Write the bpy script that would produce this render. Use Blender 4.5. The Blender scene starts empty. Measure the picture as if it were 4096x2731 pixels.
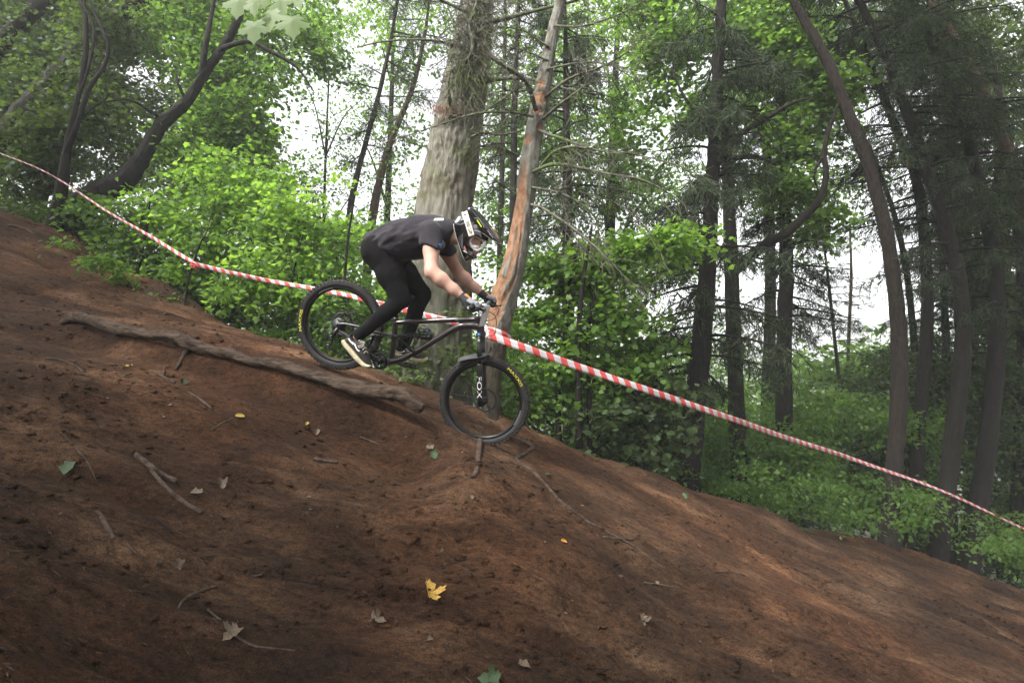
import bpy, math, random
import numpy as np
from mathutils import Vector, Matrix

SC = bpy.context.scene
COL = SC.collection

# ------------------------------------------------------------------ camera
FPX = 2440.0                                   # focal length in 4096-wide pixels
PITCH = math.radians(4.05)
cam_d = bpy.data.cameras.new('camera')
cam = bpy.data.objects.new('camera', cam_d)
COL.objects.link(cam)
cam_d.sensor_width = 36.0
cam_d.lens = 36.0 * FPX / 4096.0
cam_d.clip_start = 0.05
cam_d.clip_end = 2000.0
cam.location = (0, 0, 0)
cam.rotation_euler = (math.pi / 2 + PITCH, 0, 0)
SC.camera = cam

# ------------------------------------------------------------------ sky, sun, exposure
SUN_EL = math.radians(50)
SUN_AZ = math.radians(222)                     # compass bearing of the sun, from +Y clockwise
wd = bpy.data.worlds.new('World')
SC.world = wd
wd.use_nodes = True
nt = wd.node_tree
nt.nodes.clear()
w_out = nt.nodes.new('ShaderNodeOutputWorld')
w_bg = nt.nodes.new('ShaderNodeBackground')
w_sky = nt.nodes.new('ShaderNodeTexSky')
w_sky.sky_type = 'NISHITA'
w_sky.sun_disc = False
w_sky.sun_elevation = SUN_EL
w_sky.sun_rotation = SUN_AZ
w_sky.air_density = 1.0
w_sky.dust_density = 5.0
w_sky.ozone_density = 1.0
w_hsv = nt.nodes.new('ShaderNodeHueSaturation')
w_hsv.inputs['Saturation'].default_value = 0.10   # white overcast sky
nt.links.new(w_sky.outputs[0], w_hsv.inputs['Color'])
nt.links.new(w_hsv.outputs[0], w_bg.inputs[0])
w_bg.inputs[1].default_value = 0.15
nt.links.new(w_bg.outputs[0], w_out.inputs[0])

sun_d = bpy.data.lights.new('sun', 'SUN')
sun_d.energy = 1.5
sun_d.angle = math.radians(16)
sun_d.color = (1.0, 0.96, 0.9)
sun = bpy.data.objects.new('sun', sun_d)
COL.objects.link(sun)
sdir = Vector((math.sin(SUN_AZ) * math.cos(SUN_EL), math.cos(SUN_AZ) * math.cos(SUN_EL), math.sin(SUN_EL)))
sun.rotation_euler = sdir.to_track_quat('Z', 'Y').to_euler()

SC.view_settings.view_transform = 'Standard'
SC.view_settings.look = 'None'
SC.view_settings.gamma = 1.0
SC.view_settings.use_curve_mapping = False
SC.view_settings.exposure = 2.0
SC.render.engine = 'CYCLES'
SC.cycles.use_denoising = True
HAZE = 0.0026
SC.cycles.volume_bounces = 0
SC.cycles.max_bounces = 6
SC.cycles.diffuse_bounces = 4
SC.cycles.glossy_bounces = 3
SC.cycles.transmission_bounces = 4
SC.cycles.transparent_max_bounces = 8
SC.cycles.sample_clamp_indirect = 6.0

# ------------------------------------------------------------------ helpers
rs = np.random.RandomState(7)
random.seed(7)
CP, SP = math.cos(PITCH), math.sin(PITCH)
K = 4096.0 / 2352.0

def ray4(px, py):
    cx = (px - 2048.0) / FPX
    cy = (1365.5 - py) / FPX
    return np.array([cx, CP - cy * SP, SP + cy * CP])

def P4(px, py, Y):
    d = ray4(px, py)
    return d * (Y / d[1])

def P2(x, y, Y):                               # photograph coordinates at 2352 x 1568
    return P4(x * K, y * K, Y)

def proj2(p):                                  # world points (N,3) -> 2352-wide picture coordinates
    p = np.atleast_2d(p)
    yc = p[:, 1] * CP + p[:, 2] * SP
    zc = -p[:, 1] * SP + p[:, 2] * CP
    return np.stack([(p[:, 0] / yc * FPX + 2048) / K, (1365.5 - zc / yc * FPX) / K], 1)

def _hash(i, j, k, s):
    h = (i.astype(np.int64) * 374761393 + j.astype(np.int64) * 668265263 + k.astype(np.int64) * 1274126177 + s * 974711) & 0xffffffff
    h = ((h ^ (h >> 13)) * 1103515245) & 0xffffffff
    h = ((h ^ (h >> 16)) * 2246822519) & 0xffffffff
    return ((h ^ (h >> 15)) & 0xffffff) / float(0xffffff)

def vn(x, y, z=0.0, s=0):                      # value noise, -1..1
    x = np.asarray(x, float); y = np.asarray(y, float); z = np.zeros_like(x) + z
    xi = np.floor(x); yi = np.floor(y); zi = np.floor(z)
    u, v, w = x - xi, y - yi, z - zi
    u = u * u * (3 - 2 * u); v = v * v * (3 - 2 * v); w = w * w * (3 - 2 * w)
    r = 0
    for a in (0, 1):
        for b in (0, 1):
            for c in (0, 1):
                r = r + _hash(xi + a, yi + b, zi + c, s) * (u if a else 1 - u) * (v if b else 1 - v) * (w if c else 1 - w)
    return r * 2 - 1

def fbm(x, y, z=0.0, o=4, s=0, g=0.5):
    r, a, t = 0, 1.0, 0.0
    x = np.asarray(x, float); y = np.asarray(y, float); z = np.asarray(z, float)
    for i in range(o):
        r = r + a * vn(x, y, z, s + i * 17)
        t += a; a *= g; x = x * 2.03 + 3.1; y = y * 2.03 + 1.7; z = z * 2.03 + 5.3
    return r / t

def sstep(a, b, x):
    t = np.clip((x - a) / (b - a), 0, 1)
    return t * t * (3 - 2 * t)

# ---- mesh building
def link(name, data, parent=None):
    o = bpy.data.objects.new(name, data)
    COL.objects.link(o)
    if parent is not None:
        o.parent = parent
    return o

def base_of(parent):
    b = np.zeros(3)
    while parent is not None:
        b = b + np.array(parent.location)
        parent = parent.parent
    return b

def mesh(name, V, F, mat, parent=None, smooth=True, attrs=None, mats=None, midx=None):
    """one mesh object from world-space vertices; F: (N,3)/(N,4) array or a list of polygons"""
    V = np.asarray(V, float) - base_of(parent)
    me = bpy.data.meshes.new(name)
    if isinstance(F, np.ndarray):
        n, k = F.shape
        me.vertices.add(len(V)); me.vertices.foreach_set('co', V.astype(np.float32).ravel())
        me.loops.add(n * k); me.loops.foreach_set('vertex_index', F.astype(np.int32).ravel())
        me.polygons.add(n)
        me.polygons.foreach_set('loop_start', np.arange(0, n * k, k, dtype=np.int32))
        me.update(calc_edges=True)
    else:
        me.from_pydata([tuple(v) for v in V], [], [tuple(int(i) for i in f) for f in F])
        me.update()
    if smooth:
        me.polygons.foreach_set('use_smooth', np.ones(len(me.polygons), dtype=bool))
    for m in (mats or [mat]):
        me.materials.append(m)
    if midx is not None:
        me.polygons.foreach_set('material_index', np.asarray(midx, dtype=np.int32))
    for an, (dom, vals) in (attrs or {}).items():
        at = me.attributes.new(an, 'FLOAT', dom)
        at.data.foreach_set('value', np.asarray(vals, dtype=np.float32))
    return link(name, me, parent)

def empty(name, loc):
    o = link(name, None)
    o.empty_display_size = 0.1
    o.location = [float(v) for v in loc]
    return o

def tag(o, label=None, cat=None, group=None, kind=None):
    if label: o['label'] = label
    if cat: o['category'] = cat
    if group: o['group'] = group
    if kind: o['kind'] = kind
    return o

class Acc:                                     # collects pieces of ONE part
    def __init__(s): s.V, s.F, s.n = [], [], 0
    def add(s, VF):
        V, F = VF
        V = np.asarray(V, float)
        s.F += [tuple(int(i) + s.n for i in f) for f in F]
        s.V.append(V); s.n += len(V)
        return s
    def obj(s, name, mat, parent=None, smooth=True):
        return mesh(name, np.concatenate(s.V), s.F, mat, parent, smooth)

def nrm(v):
    v = np.asarray(v, float)
    return v / (np.linalg.norm(v, axis=-1, keepdims=True) + 1e-12)

def spline(pts, m):
    """Catmull-Rom through pts (N,D), m samples per span"""
    P = np.asarray(pts, float)
    if len(P) == 2:
        t = np.linspace(0, 1, m + 1)[:, None]
        return P[0] * (1 - t) + P[1] * t
    Q = np.vstack([2 * P[0] - P[1], P, 2 * P[-1] - P[-2]])
    out = []
    for i in range(1, len(Q) - 2):
        t = np.linspace(0, 1, m, endpoint=False)[:, None]
        a, b, c, d = Q[i - 1], Q[i], Q[i + 1], Q[i + 2]
        out.append(0.5 * (2 * b + (c - a) * t + (2 * a - 5 * b + 4 * c - d) * t * t + (3 * b - a - 3 * c + d) * t ** 3))
    out.append(P[-1:])
    return np.concatenate(out)

def frames(C):
    T = np.zeros_like(C)
    T[1:-1] = C[2:] - C[:-2]; T[0] = C[1] - C[0]; T[-1] = C[-1] - C[-2]
    T = nrm(T)
    ref = np.array([0, -1.0, 0.0])
    if abs(T[0] @ ref) > 0.9: ref = np.array([0, 0, 1.0])
    U = np.zeros_like(C)
    u = nrm(ref - T[0] * (ref @ T[0]))
    for i in range(len(C)):
        u = nrm(u - T[i] * (u @ T[i]))
        U[i] = u
    return T, U, np.cross(T, U)

def tube(C, R, sides=8, cap=True, disp=None, squash=1.0):
    C = np.asarray(C, float); R = np.zeros(len(C)) + R
    T, U, W = frames(C)
    n = len(C)
    a = np.linspace(0, 2 * np.pi, sides, endpoint=False)
    rr = R[:, None] + (disp(n, a) if disp is not None else 0)
    V = C[:, None] + rr[..., None] * (np.cos(a)[None, :, None] * U[:, None] + squash * np.sin(a)[None, :, None] * W[:, None])
    V = V.reshape(-1, 3)
    i = np.arange(n - 1)[:, None] * sides; j = np.arange(sides)[None]; j2 = (j + 1) % sides
    F = np.stack([i + j, i + j2, i + sides + j2, i + sides + j], -1).reshape(-1, 4)
    F = F.tolist()
    if cap:
        F.append(list(range(sides))[::-1]); F.append([(n - 1) * sides + k for k in range(sides)])
    return V, F

def box(c, ax, ay, az, sx, sy, sz):
    c = np.asarray(c, float); ax, ay, az = nrm(ax) * sx / 2, nrm(ay) * sy / 2, nrm(az) * sz / 2
    V = [c + i * ax + j * ay + k * az for i in (-1, 1) for j in (-1, 1) for k in (-1, 1)]
    F = [(0, 1, 3, 2), (4, 6, 7, 5), (0, 4, 5, 1), (2, 3, 7, 6), (0, 2, 6, 4), (1, 5, 7, 3)]
    return np.array(V), F

def merge_tri(parts):                          # list of (V, tri array, attr) -> arrays
    Vs, Fs, As, n = [], [], [], 0
    for V, F, A in parts:
        Vs.append(V); Fs.append(F + n); As.append(A); n += len(V)
    return np.concatenate(Vs), np.concatenate(Fs), np.concatenate(As)

# ------------------------------------------------------------------ materials
MATS = {}
def new_mat(name):
    m = bpy.data.materials.new(name)
    m.use_nodes = True
    MATS[name] = m
    t = m.node_tree
    return m, t, t.nodes['Principled BSDF'], t.nodes['Material Output']

def N(t, kind, **kw):
    n = t.nodes.new(kind)
    for k, v in kw.items():
        if k in n.inputs: n.inputs[k].default_value = v
        else: setattr(n, k, v)
    return n

def ramp(t, fac, stops):
    r = t.nodes.new('ShaderNodeValToRGB')
    e = r.color_ramp.elements
    e[0].position, e[0].color = stops[0][0], (*stops[0][1], 1)
    e[1].position, e[1].color = stops[-1][0], (*stops[-1][1], 1)
    for p, c in stops[1:-1]:
        k = e.new(p); k.color = (*c, 1)
    t.links.new(fac, r.inputs[0])
    return r.outputs[0]

def simple(name, col, rough=0.6, metal=0.0, var=0.25, scale=40.0, bump=0.0, bscale=200.0, spec=0.5, coat=0.0, sheen=0.0, sss=0.0):
    m, t, b, o = new_mat(name)
    tc = N(t, 'ShaderNodeTexCoord')
    nz = N(t, 'ShaderNodeTexNoise', Scale=scale, Detail=5.0)
    t.links.new(tc.outputs['Object'], nz.inputs['Vector'])
    lo = tuple(c * (1 - var) for c in col); hi = tuple(min(1, c * (1 + var)) for c in col)
    t.links.new(ramp(t, nz.outputs[0], [(0.3, lo), (0.7, hi)]), b.inputs['Base Color'])
    b.inputs['Roughness'].default_value = rough
    b.inputs['Metallic'].default_value = metal
    b.inputs['Specular IOR Level'].default_value = spec
    b.inputs['Coat Weight'].default_value = coat
    if sheen:
        b.inputs['Sheen Weight'].default_value = sheen
        b.inputs['Sheen Roughness'].default_value = 0.5
    if sss:
        b.inputs['Subsurface Weight'].default_value = sss
        b.inputs['Subsurface Radius'].default_value = (0.02, 0.008, 0.004)
    if bump:
        n2 = N(t, 'ShaderNodeTexNoise', Scale=bscale, Detail=4.0)
        t.links.new(tc.outputs['Object'], n2.inputs['Vector'])
        bp = N(t, 'ShaderNodeBump', Strength=bump, Distance=0.01)
        t.links.new(n2.outputs[0], bp.inputs['Height'])
        t.links.new(bp.outputs[0], b.inputs['Normal'])
    return m

def leaf_mat(name, c1, c2, c3, trans=0.45, tcol=1.5, rough=0.5):
    m, t, b, o = new_mat(name)
    at = N(t, 'ShaderNodeAttribute', attribute_name='rnd')
    col = ramp(t, at.outputs['Fac'], [(0.0, c1), (0.55, c2), (1.0, c3)])
    t.links.new(col, b.inputs['Base Color'])
    b.inputs['Roughness'].default_value = rough
    b.inputs['Specular IOR Level'].default_value = 0.35
    tr = N(t, 'ShaderNodeBsdfTranslucent')
    mul = N(t, 'ShaderNodeMixRGB', blend_type='MULTIPLY')
    mul.inputs[0].default_value = 1.0
    mul.inputs[2].default_value = (tcol * 1.05, tcol, tcol * 0.6, 1)
    t.links.new(col, mul.inputs[1])
    t.links.new(mul.outputs[0], tr.inputs[0])
    mx = N(t, 'ShaderNodeMixShader')
    mx.inputs[0].default_value = trans
    t.links.new(b.outputs[0], mx.inputs[1]); t.links.new(tr.outputs[0], mx.inputs[2])
    t.links.new(mx.outputs[0], o.inputs['Surface'])
    return m

def bark_mat(name, dark, light, moss, moss_amt=0.5, vscale=(20, 20, 6.0), bump=0.6, rough=0.9, peel=None, crack=None, low=None):
    m, t, b, o = new_mat(name)
    tc = N(t, 'ShaderNodeTexCoord')
    mp = N(t, 'ShaderNodeMapping'); mp.inputs['Scale'].default_value = vscale
    t.links.new(tc.outputs['Object'], mp.inputs[0])
    n1 = N(t, 'ShaderNodeTexNoise', Scale=1.6, Detail=8.0, Roughness=0.65)
    t.links.new(mp.outputs[0], n1.inputs['Vector'])
    c1 = ramp(t, n1.outputs[0], [(0.38, dark), (0.58, light)])
    n2 = N(t, 'ShaderNodeTexNoise', Scale=2.3, Detail=7.0, Roughness=0.6)
    t.links.new(tc.outputs['Object'], n2.inputs['Vector'])
    mm = N(t, 'ShaderNodeMapRange'); mm.inputs[1].default_value = 0.72 - 0.4 * moss_amt; mm.inputs[2].default_value = 0.86 - 0.4 * moss_amt
    t.links.new(n2.outputs[0], mm.inputs[0])
    mx = N(t, 'ShaderNodeMixRGB')
    t.links.new(mm.outputs[0], mx.inputs[0]); t.links.new(c1, mx.inputs[1]); mx.inputs[2].default_value = (*moss, 1)
    col = mx.outputs[0]
    if crack:
        nw = N(t, 'ShaderNodeTexNoise', Scale=3.0, Detail=4.0)
        t.links.new(tc.outputs['Object'], nw.inputs['Vector'])
        wm = N(t, 'ShaderNodeMixRGB'); wm.inputs[0].default_value = 0.12
        t.links.new(tc.outputs['Object'], wm.inputs[1]); t.links.new(nw.outputs[1], wm.inputs[2])
        m3 = N(t, 'ShaderNodeMapping'); m3.inputs['Scale'].default_value = (15, 15, 4.2)
        t.links.new(wm.outputs[0], m3.inputs[0])
        vo = N(t, 'ShaderNodeTexVoronoi', feature='DISTANCE_TO_EDGE', Scale=1.0)
        t.links.new(m3.outputs[0], vo.inputs['Vector'])
        cr = ramp(t, vo.outputs['Distance'], [(0.0, (1, 1, 1)), (0.10, (0.85, 0.85, 0.85)), (0.24, (0, 0, 0))])
        nb = N(t, 'ShaderNodeTexNoise', Scale=1.6, Detail=3.0)
        t.links.new(tc.outputs['Object'], nb.inputs['Vector'])
        br = ramp(t, nb.outputs[0], [(0.40, (0.08, 0.08, 0.08)), (0.66, (0.75, 0.75, 0.75))])
        ml = N(t, 'ShaderNodeMixRGB', blend_type='MULTIPLY'); ml.inputs[0].default_value = 1.0
        t.links.new(cr, ml.inputs[1]); t.links.new(br, ml.inputs[2])
        m4 = N(t, 'ShaderNodeMixRGB')
        t.links.new(ml.outputs[0], m4.inputs[0]); t.links.new(col, m4.inputs[1]); m4.inputs[2].default_value = (*crack, 1)
        col = m4.outputs[0]
    if low:  # darker mossy tint low on the trunk, with its shade put into colour
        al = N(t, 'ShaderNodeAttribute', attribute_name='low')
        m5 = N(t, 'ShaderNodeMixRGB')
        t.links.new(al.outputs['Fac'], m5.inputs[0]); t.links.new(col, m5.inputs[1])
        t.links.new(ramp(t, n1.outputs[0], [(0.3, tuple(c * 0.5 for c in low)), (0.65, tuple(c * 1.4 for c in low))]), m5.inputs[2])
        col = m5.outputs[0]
    if peel:
        at = N(t, 'ShaderNodeAttribute', attribute_name='peel')
        n3 = N(t, 'ShaderNodeTexNoise', Scale=2.6, Detail=9.0, Roughness=0.75)
        t.links.new(mp.outputs[0], n3.inputs['Vector'])
        pc = ramp(t, n3.outputs[0], [(0.28, peel[0]), (0.5, peel[1]), (0.72, peel[2])])
        m2 = N(t, 'ShaderNodeMixRGB')
        t.links.new(at.outputs['Fac'], m2.inputs[0]); t.links.new(col, m2.inputs[1]); t.links.new(pc, m2.inputs[2])
        col = m2.outputs[0]
    t.links.new(col, b.inputs['Base Color'])
    b.inputs['Roughness'].default_value = rough
    b.inputs['Specular IOR Level'].default_value = 0.2
    bp = N(t, 'ShaderNodeBump', Strength=bump, Distance=0.03)
    n9 = N(t, 'ShaderNodeTexNoise', Scale=5.0, Detail=6.0, Roughness=0.7)
    t.links.new(mp.outputs[0], n9.inputs['Vector'])
    ad = N(t, 'ShaderNodeMath', operation='ADD')
    t.links.new(n1.outputs[0], ad.inputs[0]); t.links.new(n9.outputs[0], ad.inputs[1])
    t.links.new(ad.outputs[0], bp.inputs['Height'])
    t.links.new(bp.outputs[0], b.inputs['Normal'])
    return m
# ------------------------------------------------------------------ terrain
CREST = [(0, 836, 9.0), (260, 925, 8.6), (400, 1040, 8.0), (700, 1165, 7.3), (870, 1280, 6.8), (1115, 1350, 6.4), (1254, 1393, 6.15),
         (1460, 1470, 5.9), (1670, 1540, 5.75), (1900, 1630, 5.65), (2116, 1715, 5.65), (2316, 1802, 5.9), (2438, 1846, 6.2), (2612, 1890, 6.6), (2786, 1968, 7.0),
         (3117, 2055, 7.6), (3240, 2116, 7.8), (3483, 2160, 8.5), (3744, 2229, 9.0), (3900, 2290, 9.2), (4096, 2360, 9.5)]
CTRL = [(1365, 1484, 4.86), (1940, 1788, 4.60), (1650, 1625, 4.75),
        (264, 1275, 5.3), (746, 1375, 4.9), (1263, 1515, 4.55),
        (0, 1300, 5.0), (0, 1700, 3.3), (0, 2200, 2.3), (0, 2731, 1.75), (700, 1700, 3.85), (700, 2200, 2.8), (700, 2731, 2.1),
        (1400, 1800, 4.0), (1400, 2200, 3.2), (1400, 2731, 2.4), (2048, 2000, 3.95), (2048, 2300, 3.25), (2048, 2731, 2.55),
        (2700, 2100, 4.9), (2700, 2400, 3.9), (2700, 2731, 3.05), (3400, 2330, 5.6), (3400, 2731, 3.7), (4096, 2560, 6.0), (4096, 2731, 4.7)]
_cp = np.array([P4(*c) for c in CREST])
_all = np.vstack([_cp, np.array([P4(*c) for c in CTRL])])
_n = len(_all)
def _rbfk(a, b):
    d = np.sqrt(((a[:, None, :2] - b[None, :, :2]) ** 2).sum(-1) + 0.35 ** 2)
    return d
_A = np.zeros((_n + 3, _n + 3))
_A[:_n, :_n] = _rbfk(_all, _all) + np.eye(_n) * 0.0
_A[:_n, _n] = 1; _A[:_n, _n + 1:] = _all[:, :2]
_A[_n, :_n] = 1; _A[_n + 1:, :_n] = _all[:, :2].T
_w = np.linalg.solve(_A, np.concatenate([_all[:, 2], np.zeros(3)]))
_ctr = _all

def crest_y(x):
    i = np.argsort(_cp[:, 0])
    r = np.interp(x, _cp[i, 0], _cp[i, 1])
    return r

ROOT_PX = [(235, 1272, 5.3), (290, 1266, 5.2), (350, 1268, 5.1), (459, 1306, 4.98), (574, 1331, 4.88), (690, 1340, 4.83), (746, 1362, 4.78), (850, 1398, 4.73), (918, 1408, 4.7), (1000, 1440, 4.64), (1090, 1450, 4.62), (1263, 1502, 4.56),
           (1400, 1545, 4.52), (1500, 1562, 4.5), (1600, 1572, 4.48), (1690, 1605, 4.45)]
_root = np.array([P4(*c) for c in ROOT_PX])

def ground_raw(x, y):
    x = np.asarray(x, float); y = np.asarray(y, float)
    sh = x.shape
    x = x.ravel(); y = y.ravel()
    yc = crest_y(x)
    d = y - yc
    ye = np.minimum(y, yc)
    ye = np.maximum(ye, 0.6)
    xe = np.clip(x, -9, 9)
    z = np.zeros(len(x))
    for s in range(0, len(x), 60000):
        q = np.stack([xe[s:s + 60000], ye[s:s + 60000]], 1)
        z[s:s + 60000] = _rbfk(q, _ctr) @ _w[:_n] + _w[_n] + q @ _w[_n + 1:]
    z = z - 0.30 * (x - xe) * np.exp(-np.abs(x - xe) / 12)
    dp = np.maximum(d, 0)
    slope = 0.5 - 0.30 * sstep(-1.0, 1.5, x)
    z = z - slope * (np.sqrt(dp * dp + 0.25) - 0.5) * np.exp(-dp / 40.0)
    far = sstep(25, 230, dp)
    z = z * (1 - far) + far * (4.0 + 3.0 * vn(x * 0.012, y * 0.012, 0.0, 91))
    return z.reshape(sh), d.reshape(sh)

def root_side(x, y):
    """signed distance to the big root in plan (positive = camera side), and fade at its ends"""
    ry = np.interp(x, _root[:, 0], _root[:, 1])
    fade = sstep(_root[0, 0] - 0.3, _root[0, 0] + 0.3, x) * (1 - sstep(_root[-1, 0] - 0.1, _root[-1, 0] + 0.35, x))
    return ry - y, fade

def ground_z(x, y, fine=True):
    x = np.asarray(x, float); y = np.asarray(y, float)
    z, d = ground_raw(x, y)
    s, fade = root_side(x, y)
    z = z - fade * (0.13 + 0.17 * sstep(-2.4, -1.1, x)) * sstep(-0.02, 0.10, s) * np.exp(-(np.maximum(s - 0.16, 0) / 0.38) ** 1.5)
    if fine:
        near = np.exp(-np.maximum(d, 0) / 6.0)
        # downhill streaks: stretched along the fall line
        ca, sa = math.cos(0.12), math.sin(0.12)
        u = x * ca + y * sa; v = -x * sa + y * ca
        lane = np.exp(-((y - 4.7) / 0.5) ** 2) * 0.7
        z = z + (1 - lane) * (0.050 * fbm(u * 0.9, v * 2.2, 0.0, 4, 3) + 0.026 * fbm(u * 3.2, v * 6.5, 2.0, 4, 11))
        rid = 1 - np.abs(fbm(u * 0.55, v * 1.9, 14.0, 3, 71)) * 2.4
        z = z - (1 - lane) * near * 0.075 * np.clip(rid, 0, 1) ** 3
        st = fbm(u * 0.8, v * 2.6, 21.0, 3, 83) * 3.0
        z = z + (1 - lane) * near * 0.022 * (sstep(0.30, 0.70, st - np.floor(st)) + np.floor(st) - st)
        # swept wheel ruts with raised shoulders
        for y0, k_, w_, dep, sd in ((4.02, 0.10, 0.16, 0.055, 1), (3.42, 0.16, 0.20, 0.070, 2), (2.85, 0.22, 0.15, 0.050, 3), (5.25, 0.05, 0.12, 0.035, 4), (2.30, 0.16, 0.18, 0.05, 5)):
            yr = y0 + k_ * x + 0.16 * vn(x * 0.7, 0 * x, 0.0, 300 + sd) + 0.03 * vn(x * 3.0, 0 * x, 0.0, 310 + sd)
            q = (y - yr) / w_
            a_ = dep * (0.55 + 0.45 * vn(x * 0.9, 0 * x, 0.0, 320 + sd))
            z = z + near * a_ * (0.55 * np.exp(-((np.abs(q) - 1.5) / 0.55) ** 2) - np.exp(-(q / 0.9) ** 4))
        rut = fbm(u * 0.6, v * 7.0, 4.0, 3, 41)
        z = z - 0.030 * np.maximum(rut - 0.1, 0) * near
        cl = fbm(x * 13, y * 13, 1.0, 3, 23)
        msk = sstep(-0.15, 0.45, fbm(x * 1.1, y * 1.3, 7.0, 3, 31))
        z = z + near * (0.020 * cl * (0.30 + msk) + 0.05 * msk * np.maximum(fbm(x * 5, y * 6, 3.0, 3, 53) - 0.08, 0) - 0.035 * np.maximum(fbm(u * 4.0, v * 8.0, 9.0, 3, 61) - 0.25, 0))
    return z

def gz(x, y):
    return float(ground_z(np.array([x]), np.array([y]))[0])

def on_ground(px, py):
    """point of the ground under a photograph position (4096 wide)"""
    d = ray4(px, py)
    t = np.linspace(1.0, 14, 160)
    q = d[None] * t[:, None]
    h = q[:, 2] - ground_z(q[:, 0], q[:, 1], False)
    k = np.where(h < 0)[0]
    tc = t[k[0]] if len(k) else 14.0
    t = np.linspace(tc - 0.35, tc + 0.25, 120)
    q = d[None] * t[:, None]
    h = q[:, 2] - ground_z(q[:, 0], q[:, 1])
    k = np.where(h < 0)[0]
    return q[k[0]] if len(k) else q[-1]

def axis(segs):
    out = [segs[0][0]]
    for a, b, st in segs:
        n = max(1, int(round((b - a) / st)))
        out += list(np.linspace(a, b, n + 1)[1:])
    return np.array(out)

gx = axis([(-260, -60, 20), (-60, -14, 3), (-14, -9, 0.2), (-9, -4, 0.042), (-4, 4, 0.027), (4, 9, 0.042), (9, 14, 0.2), (14, 60, 3), (60, 260, 20)])
gy = axis([(-60, -8, 6), (-8, 0, 0.5), (0, 1.3, 0.06), (1.3, 3, 0.019), (3, 6.2, 0.025), (6.2, 10, 0.055), (10, 20, 0.4), (20, 60, 2), (60, 300, 12)])
GX, GY = np.meshgrid(gx, gy)
GZ = ground_z(GX, GY)
nx, ny = len(gx), len(gy)
ii = (np.arange(ny - 1)[:, None] * nx + np.arange(nx - 1)[None]).ravel()
GF = np.stack([ii, ii + 1, ii + nx + 1, ii + nx], 1)
_, gd = ground_raw(GX, GY)
gd += 0.35 * fbm(GX * 1.2, GY * 1.2, 0.0, 3, 77)
fd = gd.ravel()[GF].mean(1)

def soil_material():
    m, t, b, o = new_mat('trodden_soil')
    tc = N(t, 'ShaderNodeTexCoord')
    def noise(scale, detail, rough, vs=(1, 1, 1), rot=(0, 0, 0)):
        mp = N(t, 'ShaderNodeMapping'); mp.inputs['Scale'].default_value = vs; mp.inputs['Rotation'].default_value = rot
        t.links.new(tc.outputs['Object'], mp.inputs[0])
        n = N(t, 'ShaderNodeTexNoise', Scale=scale, Detail=detail, Roughness=rough)
        t.links.new(mp.outputs[0], n.inputs['Vector'])
        return n.outputs[0]
    def mul(a, b_, f=1.0):
        x = N(t, 'ShaderNodeMixRGB', blend_type='MULTIPLY'); x.inputs[0].default_value = f
        t.links.new(a, x.inputs[1]); t.links.new(b_, x.inputs[2])
        return x.outputs[0]
    big = noise(1.1, 6, 0.6, (0.9, 1.7, 1.2), (0, 0.3, -0.12))
    c = ramp(t, big, [(0.30, (0.036, 0.022, 0.015)), (0.47, (0.066, 0.040, 0.026)), (0.56, (0.104, 0.065, 0.043)), (0.68, (0.200, 0.140, 0.100))])
    streak = noise(5.0, 8, 0.7, (0.45, 2.2, 1.4), (0, 0.3, -0.15))
    c = mul(c, ramp(t, streak, [(0.32, (0.55, 0.52, 0.50)), (0.5, (0.95, 0.95, 0.95)), (0.7, (1.35, 1.32, 1.28))]))
    gr = noise(34.0, 8, 0.75, (0.6, 1.2, 1.0))
    c = mul(c, ramp(t, gr, [(0.34, (0.35, 0.33, 0.32)), (0.5, (0.95, 0.95, 0.95)), (0.68, (1.45, 1.42, 1.38))]))
    pit = noise(21.0, 5, 0.6, (0.8, 1.4, 1.0))
    c = mul(c, ramp(t, pit, [(0.60, (1.0, 1.0, 1.0)), (0.70, (0.32, 0.30, 0.29))]))
    gr2 = noise(130.0, 4, 0.7)
    c = mul(c, ramp(t, gr2, [(0.35, (0.55, 0.54, 0.53)), (0.65, (1.5, 1.48, 1.45))]))
    hue = noise(0.6, 3, 0.5)
    c = mul(c, ramp(t, hue, [(0.40, (0.92, 0.81, 0.68)), (0.66, (1.18, 0.87, 0.62))]))
    t.links.new(c, b.inputs['Base Color'])
    b.inputs['Roughness'].default_value = 0.95
    b.inputs['Specular IOR Level'].default_value = 0.15
    fine = noise(90.0, 6, 0.7)
    ad = N(t, 'ShaderNodeMath', operation='ADD')
    t.links.new(gr, ad.inputs[0]); t.links.new(fine, ad.inputs[1])
    bp = N(t, 'ShaderNodeBump', Strength=1.0, Distance=0.045)
    t.links.new(ad.outputs[0], bp.inputs['Height'])
    t.links.new(bp.outputs[0], b.inputs['Normal'])
    return m
M_SOIL = soil_material()
M_FLOOR = simple('forest_floor', (0.035, 0.04, 0.018), rough=1.0, var=0.6, scale=6.0, bump=0.8, bscale=30)
hill = mesh('hillside_ground', np.stack([GX.ravel(), GY.ravel(), GZ.ravel()], 1), GF, None, smooth=True,
            mats=[M_SOIL, M_FLOOR], midx=(fd > 0.55).astype(int))
tag(hill, kind='structure')

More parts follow.
